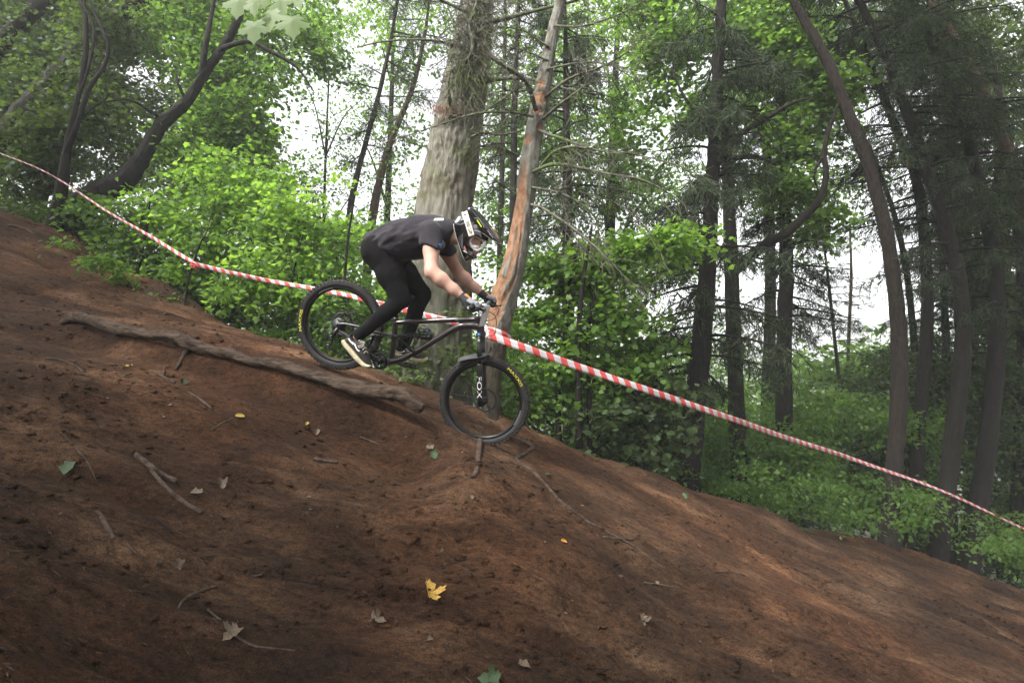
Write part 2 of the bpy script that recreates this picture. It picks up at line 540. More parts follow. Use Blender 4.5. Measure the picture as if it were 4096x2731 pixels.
# ------------------------------------------------------------------ foliage machinery
def leaf_templates():
    # broad lobed leaf (maple): outline in the xy plane, length 1 along +y
    half = [(0.0, 0.0), (0.16, 0.02), (0.42, -0.06), (0.30, 0.20), (0.58, 0.42), (0.30, 0.48), (0.22, 0.72), (0.0, 1.0)]
    out = half + [(-x, y) for x, y in half[-2:0:-1]]
    V = np.array([(0, 0.35, 0.0)] + [(x, y, -0.22 * abs(x) - 0.10 * y * y) for x, y in out])
    n = len(out)
    F = np.array([(0, 1 + i, 1 + (i + 1) % n) for i in range(n)])
    maple = (V, F)
    # coarse lobed leaf
    half = [(0.0, 0.0), (0.40, 0.05), (0.34, 0.30), (0.52, 0.55), (0.0, 1.0)]
    out = half + [(-x, y) for x, y in half[-2:0:-1]]
    V = np.array([(x, y, -0.25 * abs(x) - 0.1 * y * y) for x, y in out])
    F = np.array([(0, 1, 7), (1, 2, 7), (2, 6, 7), (2, 3, 6), (3, 5, 6), (3, 4, 5)])
    lobed = (V, F)
    V = np.array([(0, 0, 0), (0.26, 0.42, -0.06), (0, 1, -0.1), (-0.26, 0.42, -0.06), (0, 0.42, 0.03)])
    F = np.array([(0, 1, 4), (1, 2, 4), (2, 3, 4), (3, 0, 4)])
    oval = (V, F)
    V = np.array([(0, 0, 0), (0.3, 0.5, 0.05), (0, 1, -0.05), (-0.3, 0.5, 0.05)])
    F = np.array([(0, 1, 2), (0, 2, 3)])
    flat = (V, F)
    V = np.array([(0, 0, 0), (0.055, 0.45, 0.02), (0, 1, -0.03), (-0.055, 0.45, 0.02)])
    needle = (V, F)
    return dict(maple=maple, lobed=lobed, oval=oval, flat=flat, needle=needle)
LEAF = leaf_templates()

def place_leaves(kind, pos, dirn, nor, size, rnd):
    V, F = LEAF[kind]
    y = nrm(dirn)
    x = nrm(np.cross(y, nor))
    z = np.cross(x, y)
    n, k = len(pos), len(V)
    P = pos[:, None] + size[:, None, None] * (V[None, :, 0, None] * x[:, None] + V[None, :, 1, None] * y[:, None] + V[None, :, 2, None] * z[:, None])
    FF = (F[None] + (np.arange(n) * k)[:, None, None]).reshape(-1, 3)
    return P.reshape(-1, 3), FF, np.repeat(rnd, len(F))

def sprays(c, r, n, m, kind, size, seed, spread=0.34, flatness=0.35, droop=0.25, hole=None, shell=0.0, bright=0.5):
    """n leafy twigs of m leaves each inside the ellipsoid c, r (metres)"""
    g = np.random.RandomState(seed)
    u = nrm(g.normal(size=(n, 3))) * (g.rand(n, 1) ** (1 / (2.2 + 2 * shell)))
    # clumpy: push density by noise
    pc = np.asarray(c) + u * np.asarray(r)
    keep = fbm(pc[:, 0] * 1.6, pc[:, 1] * 1.6, pc[:, 2] * 2.2, 2, seed % 97) > -0.22 + 0.16 * g.normal(size=n)
    if hole is not None:
        keep &= hole(pc, g)
    pc = pc[keep]; n = len(pc)
    if n == 0: return np.zeros((0, 3)), np.zeros((0, 3), int), np.zeros(0), []
    az = g.rand(n) * 2 * np.pi
    out = nrm(np.stack([np.cos(az), np.sin(az), -droop + 0.25 * g.normal(size=n)], 1) + 0.35 * u[keep])
    side = nrm(np.cross(out, [0, 0, 1.0]))
    L = spread * (0.6 + 0.8 * g.rand(n))
    t = np.tile(np.linspace(-0.9, 1.0, m), (n, 1)) + 0.08 * g.normal(size=(n, m))
    sg = np.where(np.arange(m) % 2 == 0, 1.0, -1.0)[None] * (0.35 + 0.65 * g.rand(n, m))
    wid = L[:, None] * 0.55 * (1.15 - np.abs(t) * 0.5)
    pos = pc[:, None] + out[:, None] * (t * L[:, None])[..., None] + side[:, None] * (sg * wid * 0.6)[..., None]
    pos = pos + flatness * 0.35 * L[:, None, None] * g.normal(size=(n, m, 3)) * np.array([0.5, 0.5, 1.0])
    pos[..., 2] -= droop * 0.5 * (t ** 2) * L[:, None]
    dirn = out[:, None] * 0.7 + side[:, None] * sg[..., None] + 0.45 * g.normal(size=(n, m, 3)) + np.array([0, 0, -0.25])
    nor = np.array([0, 0, 1.0]) + 0.55 * g.normal(size=(n, m, 3))
    sz = size * (0.65 + 0.6 * g.rand(n, m))
    sp = np.clip(bright + 0.16 * g.normal(size=(n, 1)) + 0.16 * g.normal(size=(n, m)), 0, 1)
    twigs = np.stack([pc - out * L[:, None] * 0.95, pc + out * L[:, None] * 0.9], 1)
    return (*place_leaves(kind, pos.reshape(-1, 3), dirn.reshape(-1, 3), nor.reshape(-1, 3), sz.ravel(), sp.ravel()), twigs)

def twig_tris(tw, r):
    """thin three-sided twigs from segment pairs (N,2,3)"""
    if len(tw) == 0: return np.zeros((0, 3)), np.zeros((0, 3), int)
    tw = np.asarray(tw, float)
    d = nrm(tw[:, 1] - tw[:, 0])
    a = nrm(np.cross(d, [0.3, 0.8, 0.5])); b = np.cross(d, a)
    V = []
    for e, rr in ((0, r), (1, r * 0.4)):
        for k in range(3):
            an = 2 * math.pi * k / 3
            V.append(tw[:, e] + rr * (math.cos(an) * a + math.sin(an) * b))
    V = np.stack(V, 1).reshape(-1, 3)
    T = np.array([(0, 1, 4), (0, 4, 3), (1, 2, 5), (1, 5, 4), (2, 0, 3), (2, 3, 5)])
    F = (T[None] + (np.arange(len(tw)) * 6)[:, None, None]).reshape(-1, 3)
    return V, F

def path3(pts):
    """[(x, y, Y, width)] in picture px (2352) -> centres, radii in metres; Y and width carry over when None"""
    C, R, Y, W = [], [], None, None
    for p in pts:
        if len(p) > 2 and p[2] is not None: Y = p[2]
        if len(p) > 3 and p[3] is not None: W = p[3]
        C.append(P2(p[0], p[1], Y)); R.append(0.5 * W * K * Y / FPX)
    return np.array(C), np.array(R)

def bark_disp(amp, seed, fr=9.0, fz=3.0, lump=0.0):
    def f(n, a):
        t = np.linspace(0, n * 0.05, n)[:, None]
        ca, sa = np.cos(a)[None] * fr, np.sin(a)[None] * fr
        z = 0 * ca + t * fz
        r = np.abs(fbm(ca + 0 * t, sa + 0 * t, z, 4, seed))
        d = amp * (r * 2.2 - 0.6)
        if lump: d = d + lump * fbm(np.cos(a)[None] * 1.2 + 0 * t, np.sin(a)[None] * 1.2 + 0 * t, t * 0.6 + 0 * ca, 2, seed + 5)
        return d
    return f

def trunk_mesh(name, pts, mat, parent, sides=14, m=6, amp=None, seed=1, lump=None, fr=4.0, attr=None):
    C, R = path3(pts)
    if sides > 11: sides, m = sides * 2, m * 3
    Q = spline(np.hstack([C, R[:, None]]), m)
    C, R = Q[:, :3], np.maximum(Q[:, 3], 0.004)
    amp = R.mean() * 0.17 if amp is None else amp
    lump = R.mean() * 0.10 if lump is None else lump
    V, F = tube(C, R, sides, True, bark_disp(amp, seed, fr=fr, lump=lump))
    at = attr(V, C, R, sides) if attr else None
    return mesh(name, V, F, mat, parent, True, attrs=at), C, R

M_LEAF_BRIGHT = leaf_mat('maple_leaf_bright', (0.062, 0.125, 0.020), (0.100, 0.190, 0.032), (0.150, 0.250, 0.048), 0.58, 2.0)
M_LEAF_MID = leaf_mat('beech_leaf', (0.040, 0.078, 0.016), (0.066, 0.128, 0.026), (0.098, 0.178, 0.038), 0.58, 2.0)
M_LEAF_DARK = leaf_mat('shade_tinted_leaf', (0.016, 0.028, 0.009), (0.030, 0.052, 0.014), (0.052, 0.085, 0.021), 0.5, 1.7)  # leaf colour deepened to stand for shade in dark corners and thickets
M_LEAF_GREY = leaf_mat('pale_undergrowth_leaf', (0.034, 0.055, 0.018), (0.060, 0.098, 0.034), (0.105, 0.150, 0.065), 0.5, 1.6)
M_NEEDLE = leaf_mat('spruce_needle', (0.012, 0.021, 0.009), (0.022, 0.037, 0.014), (0.038, 0.058, 0.022), 0.3, rough=0.8)
M_NEEDLE_PALE = leaf_mat('pine_needle', (0.022, 0.034, 0.015), (0.038, 0.055, 0.024), (0.058, 0.080, 0.034), 0.3, rough=0.8)
M_NEEDLE_DEAD = leaf_mat('dead_twig', (0.045, 0.042, 0.026), (0.085, 0.085, 0.05), (0.12, 0.13, 0.07), 0.1, rough=0.9)
M_BARK_DARK = bark_mat('dark_bark', (0.0035, 0.003, 0.0025), (0.0135, 0.011, 0.0085), (0.010, 0.013, 0.006), 0.35)
M_BARK_BROWN = bark_mat('pine_bark', (0.006, 0.0045, 0.0037), (0.024, 0.0175, 0.0135), (0.015, 0.017, 0.009), 0.25)
M_BARK_RED = bark_mat('red_pine_bark', (0.022, 0.0135, 0.010), (0.078, 0.048, 0.034), (0.03, 0.034, 0.02), 0.3)
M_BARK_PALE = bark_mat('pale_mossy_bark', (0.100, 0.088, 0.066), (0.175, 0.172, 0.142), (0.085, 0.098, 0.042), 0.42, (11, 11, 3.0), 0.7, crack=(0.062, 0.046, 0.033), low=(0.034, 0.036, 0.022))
M_BARK_PEEL = bark_mat('peeled_spruce_bark', (0.08, 0.07, 0.055), (0.17, 0.17, 0.145), (0.10, 0.115, 0.055), 0.3, (10, 10, 5.0), 0.7,
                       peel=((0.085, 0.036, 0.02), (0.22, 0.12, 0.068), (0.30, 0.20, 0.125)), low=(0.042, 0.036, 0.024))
M_BRANCH_MOSS = bark_mat('mossy_dead_branch', (0.045, 0.04, 0.028), (0.125, 0.125, 0.095), (0.075, 0.10, 0.032), 0.6, (12, 12, 12), 0.6)

# open sky in the picture, kept thin of leaves: (cx, cy, rx, ry, chance of a leaf)
SKY = [(760, 330, 110, 140, 0.14), (700, 250, 80, 80, 0.22), (900, 420, 70, 110, 0.25), (640, 130, 70, 60, 0.45), (930, 60, 70, 60, 0.35),
       (845, 150, 60, 100, 0.25), (960, 200, 30, 120, 0.3), (820, 440, 60, 60, 0.2),
       (2085, 580, 55, 170, 0.10), (1945, 700, 75, 150, 0.18), (2110, 780, 60, 90, 0.15), (1740, 330, 45, 50, 0.1), (1500, 280, 45, 90, 0.25),
       (1400, 120, 60, 80, 0.35), (1640, 20, 80, 30, 0.4), (1180, 90, 60, 70, 0.35), (1700, 660, 60, 40, 0.3), (1540, 720, 70, 60, 0.25), (1590, 830, 60, 50, 0.35), (2240, 380, 40, 70, 0.3),
       (290, 160, 60, 40, 0.45), (400, 100, 55, 40, 0.4), (380, 160, 30, 25, 0.2), (250, 345, 35, 25, 0.3), (345, 190, 35, 25, 0.4), (2300, 70, 60, 60, 0.4)]
def sky_hole(pc, g):
    q = proj2(pc)
    p = np.ones(len(pc))
    for cx, cy, rx, ry, a in SKY:
        d = ((q[:, 0] - cx) / rx) ** 2 + ((q[:, 1] - cy) / ry) ** 2
        p = np.minimum(p, np.where(d < 1.9, a + (1 - a) * sstep(0.75, 1.9, d), 1))
    return g.rand(len(pc)) < p

_seed = [100]
THIN = 0.6
def foliage(parent, blobs, mat, kind='lobed', size=0.11, m=14, dens=1.0, name='crown', twig_r=0.004, twig_mat=None, spread=0.34, droop=0.25, bright=0.5, hole=sky_hole):
    """blobs: (x, y, Y, rx, ry, sprays[, depth])"""
    parts, tw = [], []
    for b in blobs:
        x, y, Y, rx, ry, n = b[:6]
        s = K * Y / FPX
        dz = b[6] if len(b) > 6 else 0.75 * rx * s
        _seed[0] += 1
        V, F, A, t = sprays(P2(x, y, Y), (rx * s, dz, ry * s), int(n * dens * THIN), m, kind, size, _seed[0], spread=spread, droop=droop, hole=hole, bright=bright)
        parts.append((V, F, A)); 
        if len(t): tw.append(t)
    V, F, A = merge_tri(parts)
    o = mesh(name, V, F, mat, parent, False, attrs={'rnd': ('FACE', A)})
    tag(o, kind='stuff')
    if tw and twig_r:
        tw = np.concatenate(tw)
        V, F = twig_tris(tw, twig_r)
        tag(mesh('twigs', V, F, twig_mat or M_BARK_DARK, parent, False), kind='stuff')
    return o

def branch(parent, pts, mat, sides=7, m=5, seed=3, name='branch', amp=None):
    C, R = path3(pts)
    Q = spline(np.hstack([C, R[:, None]]), m)
    R = np.maximum(Q[:, 3], 0.003)
    V, F = tube(Q[:, :3], R, sides, True, bark_disp(R.mean() * 0.15 if amp is None else amp, seed, fr=3.0, lump=R.mean() * 0.15))
    return mesh(name, V, F, mat, parent, True)

def tree(name, label, cat, base_px, group=None):
    o = empty(name, P2(*base_px))
    tag(o, label, cat, group)
    return o

def conifer_crown(parent, C, t0, t1, L0, L1, nb, mat, seed, droop=0.5, sprig=0.14, twigs=12, per=9, bmat=None, az=None, upturn=0.15, hang=0.5, hole=sky_hole):
    """whorled drooping branches on the trunk line C between fractions t0..t1"""
    g = np.random.RandomState(seed)
    T = np.linspace(0, 1, len(C))
    wood = Acc(); P_, D_, S_, R_ = [], [], [], []
    tws = []
    for b in range(nb):
        t = t0 + (t1 - t0) * (b + g.rand()) / nb
        p = np.array([np.interp(t, T, C[:, k]) for k in range(3)])
        a = g.rand() * 2 * np.pi if az is None else az[0] + (az[1] - az[0]) * g.rand()
        f = (t - t0) / (t1 - t0)
        L = (L0 + (L1 - L0) * f) * (0.65 + 0.5 * g.rand())
        h = np.array([math.cos(a), math.sin(a), 0.0])
        s = np.linspace(0, 1, 7)[:, None]
        bend = 0.25 * g.normal()
        sd = np.array([-h[1], h[0], 0])
        Q = p + h * (s * L) + sd * (bend * s * s * L * 0.4) + np.array([0, 0, 1.0]) * (L * (0.08 * s - droop * s * s + upturn * s ** 4))
        wood.add(tube(Q, np.linspace(0.018, 0.004, 7) * (0.7 + 0.5 * L), 4, False))
        for k in range(twigs):
            u = 0.18 + 0.82 * (k + g.rand()) / twigs
            q = np.array([np.interp(u, s[:, 0], Q[:, j]) for j in range(3)])
            sg = 1 if k % 2 else -1
            tl = (0.22 + 0.42 * g.rand()) * (1.1 - 0.5 * u) * min(1.3, 0.5 + L * 0.5)
            td = nrm(sd * sg * (0.75 + 0.3 * g.normal()) + h * 0.5 + np.array([0, 0, -hang - 0.3 * g.rand()]))
            e = q + td * tl
            tws.append((q, e))
            w = np.linspace(0.05, 1, per)
            c = q + td * (w[:, None] * tl) + np.array([0, 0, -0.12]) * (w[:, None] ** 2) * tl
            for rep in range(3):
                P_.append(c + 0.015 * g.normal(size=c.shape))
                D_.append(td[None] * 0.9 + 0.75 * g.normal(size=c.shape) + np.array([0, 0, -0.25]))
                S_.append(sprig * (0.6 + 0.7 * g.rand(per)) * (1.1 - 0.4 * w))
                R_.append(np.clip(0.45 + 0.2 * g.normal() + 0.15 * g.normal(size=per), 0, 1))
    P_ = np.concatenate(P_); D_ = np.concatenate(D_); S_ = np.concatenate(S_); R_ = np.concatenate(R_)
    if hole is not None:
        k = hole(P_, g); P_, D_, S_, R_ = P_[k], D_[k], S_[k], R_[k]
    V, F, A = place_leaves('needle', P_, D_, g.normal(size=P_.shape), S_, R_)
    tag(mesh('crown', V, F, mat, parent, False, attrs={'rnd': ('FACE', A)}), kind='stuff')
    tv, tf = twig_tris(np.array(tws), 0.004)
    wv = np.concatenate(wood.V); wf = np.array([f for f in wood.F])
    wt = np.concatenate([wf[:, [0, 1, 2]], wf[:, [0, 2, 3]]])
    V = np.concatenate([wv, tv]); F = np.concatenate([wt, tf + len(wv)])
    tag(mesh('branches', V, F, bmat or M_BARK_DARK, parent, False), kind='stuff')
# ------------------------------------------------------------------ the trees
# -- the thick pale trunk right behind the rider
def big_tree():
    o = tree('spruce_tree', 'massive pale mossy trunk standing directly behind the rider', 'tree', (1003, 900, 6.5))
    C, R = path3([(1000, 930, 6.5, 165), (1008, 800, None, 150), (1014, 660, None, 141), (1020, 490, None, 131), (1036, 380, None, 121), (1050, 290, None, 113), (1065, 200, None, 104), (1084, 90, None, 88), (1097, 0, None, 74), (1112, -130, None, 58), (1126, -300, None, 40)])
    Q = spline(np.hstack([C, R[:, None]]), 27)
    C, R = Q[:, :3], Q[:, 3]
    n, sides = len(C), 104
    a = np.linspace(0, 2 * np.pi, sides, endpoint=False)[None]
    t = (np.arange(n) * 0.0378)[:, None]
    tw = a + t * 0.05
    ridge = np.abs(fbm(np.cos(tw) * 6.5, np.sin(tw) * 6.5, t * 1.3 + 0 * a, 4, 5))
    plates = np.abs(vn(np.cos(tw) * 11 + 0 * t, np.sin(tw) * 11 + 0 * t, t * 3.2 + 0 * a, 9))
    d = 0.030 * np.clip(ridge * 3.4, 0, 1) + 0.012 * np.clip(plates * 2.5, 0, 1) - 0.03 + 0.03 * fbm(np.cos(a) * 0.9 + 0 * t, np.sin(a) * 0.9 + 0 * t, t * 0.35 + 0 * a, 2, 8)
    # old branch scar with a collar
    ang0 = math.radians(-12)
    V, F = tube(C, R, sides, True, lambda n_, a_: d)
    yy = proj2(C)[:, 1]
    low_shade = np.repeat(sstep(520, 690, yy + 0), sides) * (0.75 + 0.25 * vn(V[:, 0] * 6, V[:, 1] * 6, V[:, 2] * 3, 4))  # shade of the lower trunk put into its colour, along with moss
    mesh('trunk', V, F, M_BARK_PALE, o, True, attrs={'low': ('POINT', np.clip(low_shade, 0, 1))})
    # bare limbs and moss-hung twigs
    limbs = [[(1090, 60, 6.25, 16), (1150, 45, 6.0, 11), (1230, 25, 5.9, 8), (1330, 0, 5.8, 6)],
             [(1100, 190, 6.2, 15), (1160, 180, 6.0, 10), (1230, 185, None, 8), (1300, 205, None, 6), (1390, 220, None, 4)],
             [(1040, 165, 6.15, 13), (1085, 120, 5.95, 10), (1078, 60, None, 8), (1095, 5, None, 6), (1100, -50, None, 4)],
             [(1035, 245, 6.2, 9), (1030, 200, 6.05, 6), (1034, 160, None, 4)],
             [(1070, 110, 6.2, 10), (980, 92, 6.1, 6), (880, 96, None, 4), (820, 110, None, 3)],
             [(1075, 30, 6.3, 10), (1000, -5, 6.2, 6), (930, -30, None, 4)]]
    for i, l in enumerate(limbs):
        branch(o, l, M_BRANCH_MOSS, 8, 6, 40 + i)
    g = np.random.RandomState(5)
    tw = []
    for i in range(520):
        yy = g.choice([g.uniform(-40, 200), g.uniform(-40, 260)])
        xx = np.interp(yy, [0, 260], [1097, 1055]) + g.normal() * 34
        c = P2(xx, yy, 6.12 - 0.12 * g.rand())
        d1 = nrm(np.array([g.normal() * 0.9, -0.5 * g.rand(), -0.55 + 0.5 * g.normal()]))
        L = 0.10 + 0.28 * g.rand()
        m = c + d1 * L * 0.5 + g.normal(size=3) * 0.02
        e = m + (d1 + np.array([0, 0, -0.5])) * L * 0.5
        tw += [(c, m), (m, e)]
        for q in range(2):
            tw.append((m, m + nrm(g.normal(size=3) + np.array([0, 0, -0.4])) * L * 0.4))
    V, F = twig_tris(np.array(tw), 0.0042)
    tag(mesh('twigs', V, F, M_BRANCH_MOSS, o, False), kind='stuff')
    # collar of moss and reddish flakes round the old scar
    scar = Acc()
    for i in range(150):
        xx, yy = 1028 + g.normal() * 22, 250 + abs(g.normal()) * 5 - 12 * g.rand()
        c = P2(xx, yy, 6.22 - 0.03 * g.rand())
        scar.add(tube(np.array([c, c + np.array([g.normal() * 0.012, -0.012, -0.03 - 0.05 * g.rand()])]), np.array([0.006, 0.002]), 4, False))
    tag(scar.obj('bark_flakes', simple('red_bark_flakes', (0.16, 0.085, 0.06), 0.9, var=0.5, scale=60), o), kind='stuff')
    return o
big_tree()

# -- the thin peeled trunk beside the handlebar
def peeled_tree():
    o = tree('spruce_tree', 'thin spruce trunk with bark peeled to orange wood beside the handlebar', 'tree', (1130, 985, 5.62))
    pts = [(1129, 1010, 5.62, 50), (1128, 940, None, 42), (1130, 875, None, 42), (1134, 835, None, 46), (1138, 800, None, 50), (1144, 755, None, 54), (1151, 715, None, 58), (1160, 675, None, 60), (1171, 635, None, 57), (1184, 580, None, 52),
           (1194, 520, None, 48), (1204, 460, None, 47), (1212, 400, None, 46), (1224, 320, None, 44), (1234, 260, None, 41), (1246, 200, None, 37), (1258, 130, None, 33), (1272, 60, None, 27), (1290, -10, None, 23), (1310, -110, None, 18)]
    C, R = path3(pts)
    Q = spline(np.hstack([C, R[:, None]]), 14)
    C, R = Q[:, :3], Q[:, 3]
    n, sides = len(C), 72
    a = np.linspace(0, 2 * np.pi, sides, endpoint=False)[None]
    t = (np.arange(n) * 0.02)[:, None]
    yy = proj2(C)[:, 1][:, None]
    # angle 0 faces the camera; negative angle = picture left
    T, U, W = frames(C)
    left = np.sign((W[n // 2])[0])
    ang = (a + np.pi) % (2 * np.pi) - np.pi
    side = -np.sin(ang) * left          # +1 towards picture left
    front = np.cos(ang)
    e = 0.50 * fbm(np.cos(a) * 2.6 + 0 * t, np.sin(a) * 2.6 + 0 * t, t * 2.8 + 0 * a, 4, 21)
    big = sstep(355, 430, yy) * (1 - sstep(735, 800, yy))
    lim = np.interp(yy, [360, 420, 520, 640, 720, 790], [0.5, 0.05, -0.45, -0.35, -0.1, 0.5])
    pe = big * sstep(-0.02, 0.06, side + 0.25 * front - lim - 0.12 + e) * sstep(-0.75, -0.5, front + 0.5 * side)
    pe = pe * (1 - sstep(0.24, 0.34, fbm(np.cos(a) * 3.5 + 0 * t, np.sin(a) * 3.5 + 0 * t, t * 3.0 + 0 * a, 3, 29)))
    sp = np.zeros_like(pe)
    for cy, ry, cs, rs_ in [(232, 14, 0.0, 0.9), (200, 9, 0.3, 0.7), (262, 7, -0.1, 0.6), (330, 12, 0.5, 0.4), (300, 9, -0.6, 0.3)]:
        sp = np.maximum(sp, sstep(1.15, 0.8, ((yy - cy) / ry) ** 2 + ((side - cs) / rs_) ** 2 + 2 * e) * (front > -0.2))
    pe = np.clip(np.maximum(pe, sp), 0, 1)
    bark = 0.010 * np.abs(fbm(np.cos(a) * 5 + 0 * t, np.sin(a) * 5 + 0 * t, t * 5 + 0 * a, 4, 33)) + 0.012 * fbm(np.cos(a) + 0 * t, np.sin(a) + 0 * t, t * 0.9 + 0 * a, 2, 35)
    wood = 0.006 * fbm(np.cos(a) * 4 + 0 * t, np.sin(a) * 4 + 0 * t, t * 1.4 + 0 * a, 3, 37) + 0.012 * fbm(np.cos(a) + 0 * t, np.sin(a) + 0 * t, t * 0.9 + 0 * a, 2, 35) - 0.012
    bulge = 0.020 * np.exp(-((yy - 700) / 45) ** 2) * np.clip(side, 0, 1)
    V, F = tube(C, R, sides, True, lambda n_, a_: bark * (1 - pe) + wood * pe + bulge)
    mesh('trunk', V, F, M_BARK_PEEL, o, True, attrs={'peel': ('POINT', pe.ravel()), 'low': ('POINT', np.repeat(sstep(700, 850, yy[:, 0]), sides))})  # mossy darkening near the foot, shade included in the colour
    B = [[(1232, 255, 5.5, 11.7), (1210, 190, 5.35, 12.5), (1165, 155, 5.25, 10.9), (1130, 130, None, 11.7), (1105, 95, None, 10.1), (1098, 72, 5.2, 6.2)],
         [(1225, 268, 5.5, 7.0), (1170, 258, 5.4, 6.2), (1090, 262, 5.3, 4.7), (1000, 290, 5.2, 3.1), (880, 330, 5.1, 2.0)],
         [(1110, 258, 5.35, 3.9), (1160, 225, None, 4.7), (1195, 198, None, 3.1)],
         [(1246, 275, 5.55, 7.8), (1280, 245, 5.4, 7.0), (1320, 215, 5.3, 6.2), (1345, 195, None, 4.7), (1352, 172, None, 2.3)],
         [(1250, 225, 5.55, 7.0), (1310, 180, 5.4, 6.2), (1380, 155, 5.3, 5.5), (1440, 120, 5.2, 3.9), (1490, 75, None, 2.3)],
         [(1236, 300, 5.55, 7.8), (1300, 322, 5.35, 7.0), (1370, 345, 5.2, 5.5), (1440, 352, 5.1, 4.7), (1530, 372, 5.0, 3.1), (1620, 400, None, 2.0)],
         [(1222, 395, 5.55, 7.8), (1270, 378, 5.35, 9.4), (1330, 385, 5.2, 7.0), (1400, 400, 5.1, 6.2), (1470, 412, 5.0, 5.5), (1530, 440, None, 3.1), (1590, 480, None, 1.6)],
         [(1240, 385, 5.5, 7.0), (1270, 352, 5.35, 9.4), (1310, 338, 5.25, 7.8), (1365, 344, None, 3.9)],
         [(1300, 345, 5.3, 7.0), (1308, 370, None, 7.0), (1312, 395, None, 3.9)],
         [(1220, 470, 5.55, 7.8), (1250, 480, 5.4, 7.0), (1310, 520, 5.2, 6.2), (1370, 570, 5.1, 5.5), (1440, 640, None, 3.9), (1500, 690, None, 2.3)],
         [(1222, 430, 5.55, 6.2), (1290, 445, 5.3, 5.5), (1350, 480, 5.2, 4.7), (1375, 520, None, 3.1), (1372, 560, None, 1.6)],
         [(1262, 375, 5.45, 5.5), (1290, 450, 5.35, 4.7), (1310, 520, None, 3.9), (1340, 575, None, 2.3)],
         [(1190, 358, 5.5, 7.8), (1160, 345, 5.4, 7.0), (1120, 334, None, 4.7)],
         [(1200, 300, 5.5, 5.5), (1150, 310, 5.35, 5.5), (1110, 305, None, 7.8), (1080, 315, 5.3, 3.9)],
         [(1262, 110, 5.55, 6.2), (1200, 70, 5.5, 3.9), (1140, 60, None, 2.3)],
         [(1272, 60, 5.55, 6.2), (1340, 60, 5.45, 4.7), (1430, 30, 5.3, 3.1), (1500, -10, None, 2.3)],
         [(1258, 140, 5.55, 5.5), (1200, 115, 5.5, 3.9), (1140, 105, None, 2.3)],
         [(1255, 160, 5.55, 5.5), (1330, 145, 5.45, 3.9), (1400, 150, None, 3.1), (1470, 190, None, 1.6)],
         [(1285, 0, 5.6, 4.7), (1350, -20, 5.5, 3.1)],
         [(1330, 440, 5.3, 3.1), (1420, 470, 5.2, 3.1), (1480, 520, None, 2.3), (1530, 600, None, 1.6)]]
    g = np.random.RandomState(17)
    tws = []
    for i, l in enumerate(B):
        branch(o, l, M_BRANCH_MOSS, 7, 6, 60 + i)
        Cb, _ = path3(l)
        Cb = spline(Cb, 8)
        for k in range(34):
            j = g.randint(len(Cb) // 5, len(Cb) - 1)
            d = nrm(nrm(Cb[j + 1] - Cb[j]) * 0.8 + g.normal(size=3) * 0.6 + np.array([0, 0, -0.25]))
            L = 0.10 + 0.35 * g.rand()
            m = Cb[j] + d * L * 0.5
            e = m + nrm(d + 0.5 * g.normal(size=3)) * L * 0.5
            tws += [(Cb[j], m), (m, e), (m, m + nrm(d + 0.9 * g.normal(size=3)) * L * 0.35)]
    V, F = twig_tris(np.array(tws), 0.0042)
    tag(mesh('twigs', V, F, M_BRANCH_MOSS, o, False), kind='stuff')
peeled_tree()

# -- left: leaning broadleaf trunks
o = tree('maple_tree', 'dark leaning trunk with swollen base at the left end of the trail', 'tree', (150, 520, 9.1))
trunk_mesh('trunk', [(120, 570, 9.1, 80), (160, 500, None, 72), (215, 452, None, 58), (280, 420, None, 50), (325, 365, None, 36), (369, 290, None, 29), (427, 236, None, 25), (466, 175, None, 21), (513, 109, None, 18), (540, 60, None, 18), (560, 0, None, 14), (575, -80, None, 9)], M_BARK_DARK, o, 18, 8, seed=2)
branch(o, [(463, 180, 9.1, 17), (470, 120, 9.0, 14), (480, 68, None, 11), (492, 0, None, 8), (500, -60, None, 5)], M_BARK_DARK)
branch(o, [(510, 113, 9.1, 15), (545, 100, 8.9, 12), (578, 97, 8.8, 10), (620, 118, None, 9), (660, 140, None, 8), (690, 165, None, 5), (720, 210, None, 3)], M_BARK_DARK)
branch(o, [(430, 235, 9.1, 10), (412, 200, 9.0, 6), (405, 170, None, 4)], M_BARK_DARK)
branch(o, [(380, 280, 9.1, 9), (300, 230, 8.8, 6), (240, 235, None, 4)], M_BARK_DARK)
foliage(o, [(520, 160, 10.2, 160, 80, 150, 0.6), (420, 90, 10.5, 130, 90, 150, 0.6), (610, 70, 10.1, 120, 70, 120, 0.6), (650, 190, 9.9, 80, 60, 60, 0.6), (560, 270, 9.9, 120, 70, 130, 0.6), (450, 330, 9.7, 110, 70, 110, 0.6), (560, -40, 10.3, 220, 80, 140, 0.6), (700, 120, 10.5, 90, 80, 70, 0.6)],
        M_LEAF_MID, 'lobed', 0.074, 17, 1.9, bright=0.42)

o = tree('beech_tree', 'broad dark trunk leaning steeply right in the upper left shade', 'tree', (-60, 420, 10.5))
trunk_mesh('trunk', [(-70, 430, 10.5, 75), (0, 342, None, 66), (68, 256, None, 62), (137, 181, None, 56), (205, 103, None, 50), (290, 27, None, 44), (370, -60, None, 36), (450, -160, None, 28)], M_BARK_DARK, o, 16, 7, seed=7)
branch(o, [(205, 100, 10.4, 18), (215, 40, 10.2, 13), (240, -30, None, 9)], M_BARK_DARK)
foliage(o, [(110, 130, 11.7, 170, 130, 190, 0.6), (290, 60, 11.5, 150, 90, 170, 0.6), (40, 240, 11.1, 120, 100, 130, 0.6), (230, 190, 11.8, 120, 90, 110, 0.6), (350, -30, 11.4, 200, 80, 130, 0.6)], M_LEAF_DARK, 'lobed', 0.085, 17, 1.8, bright=0.6)

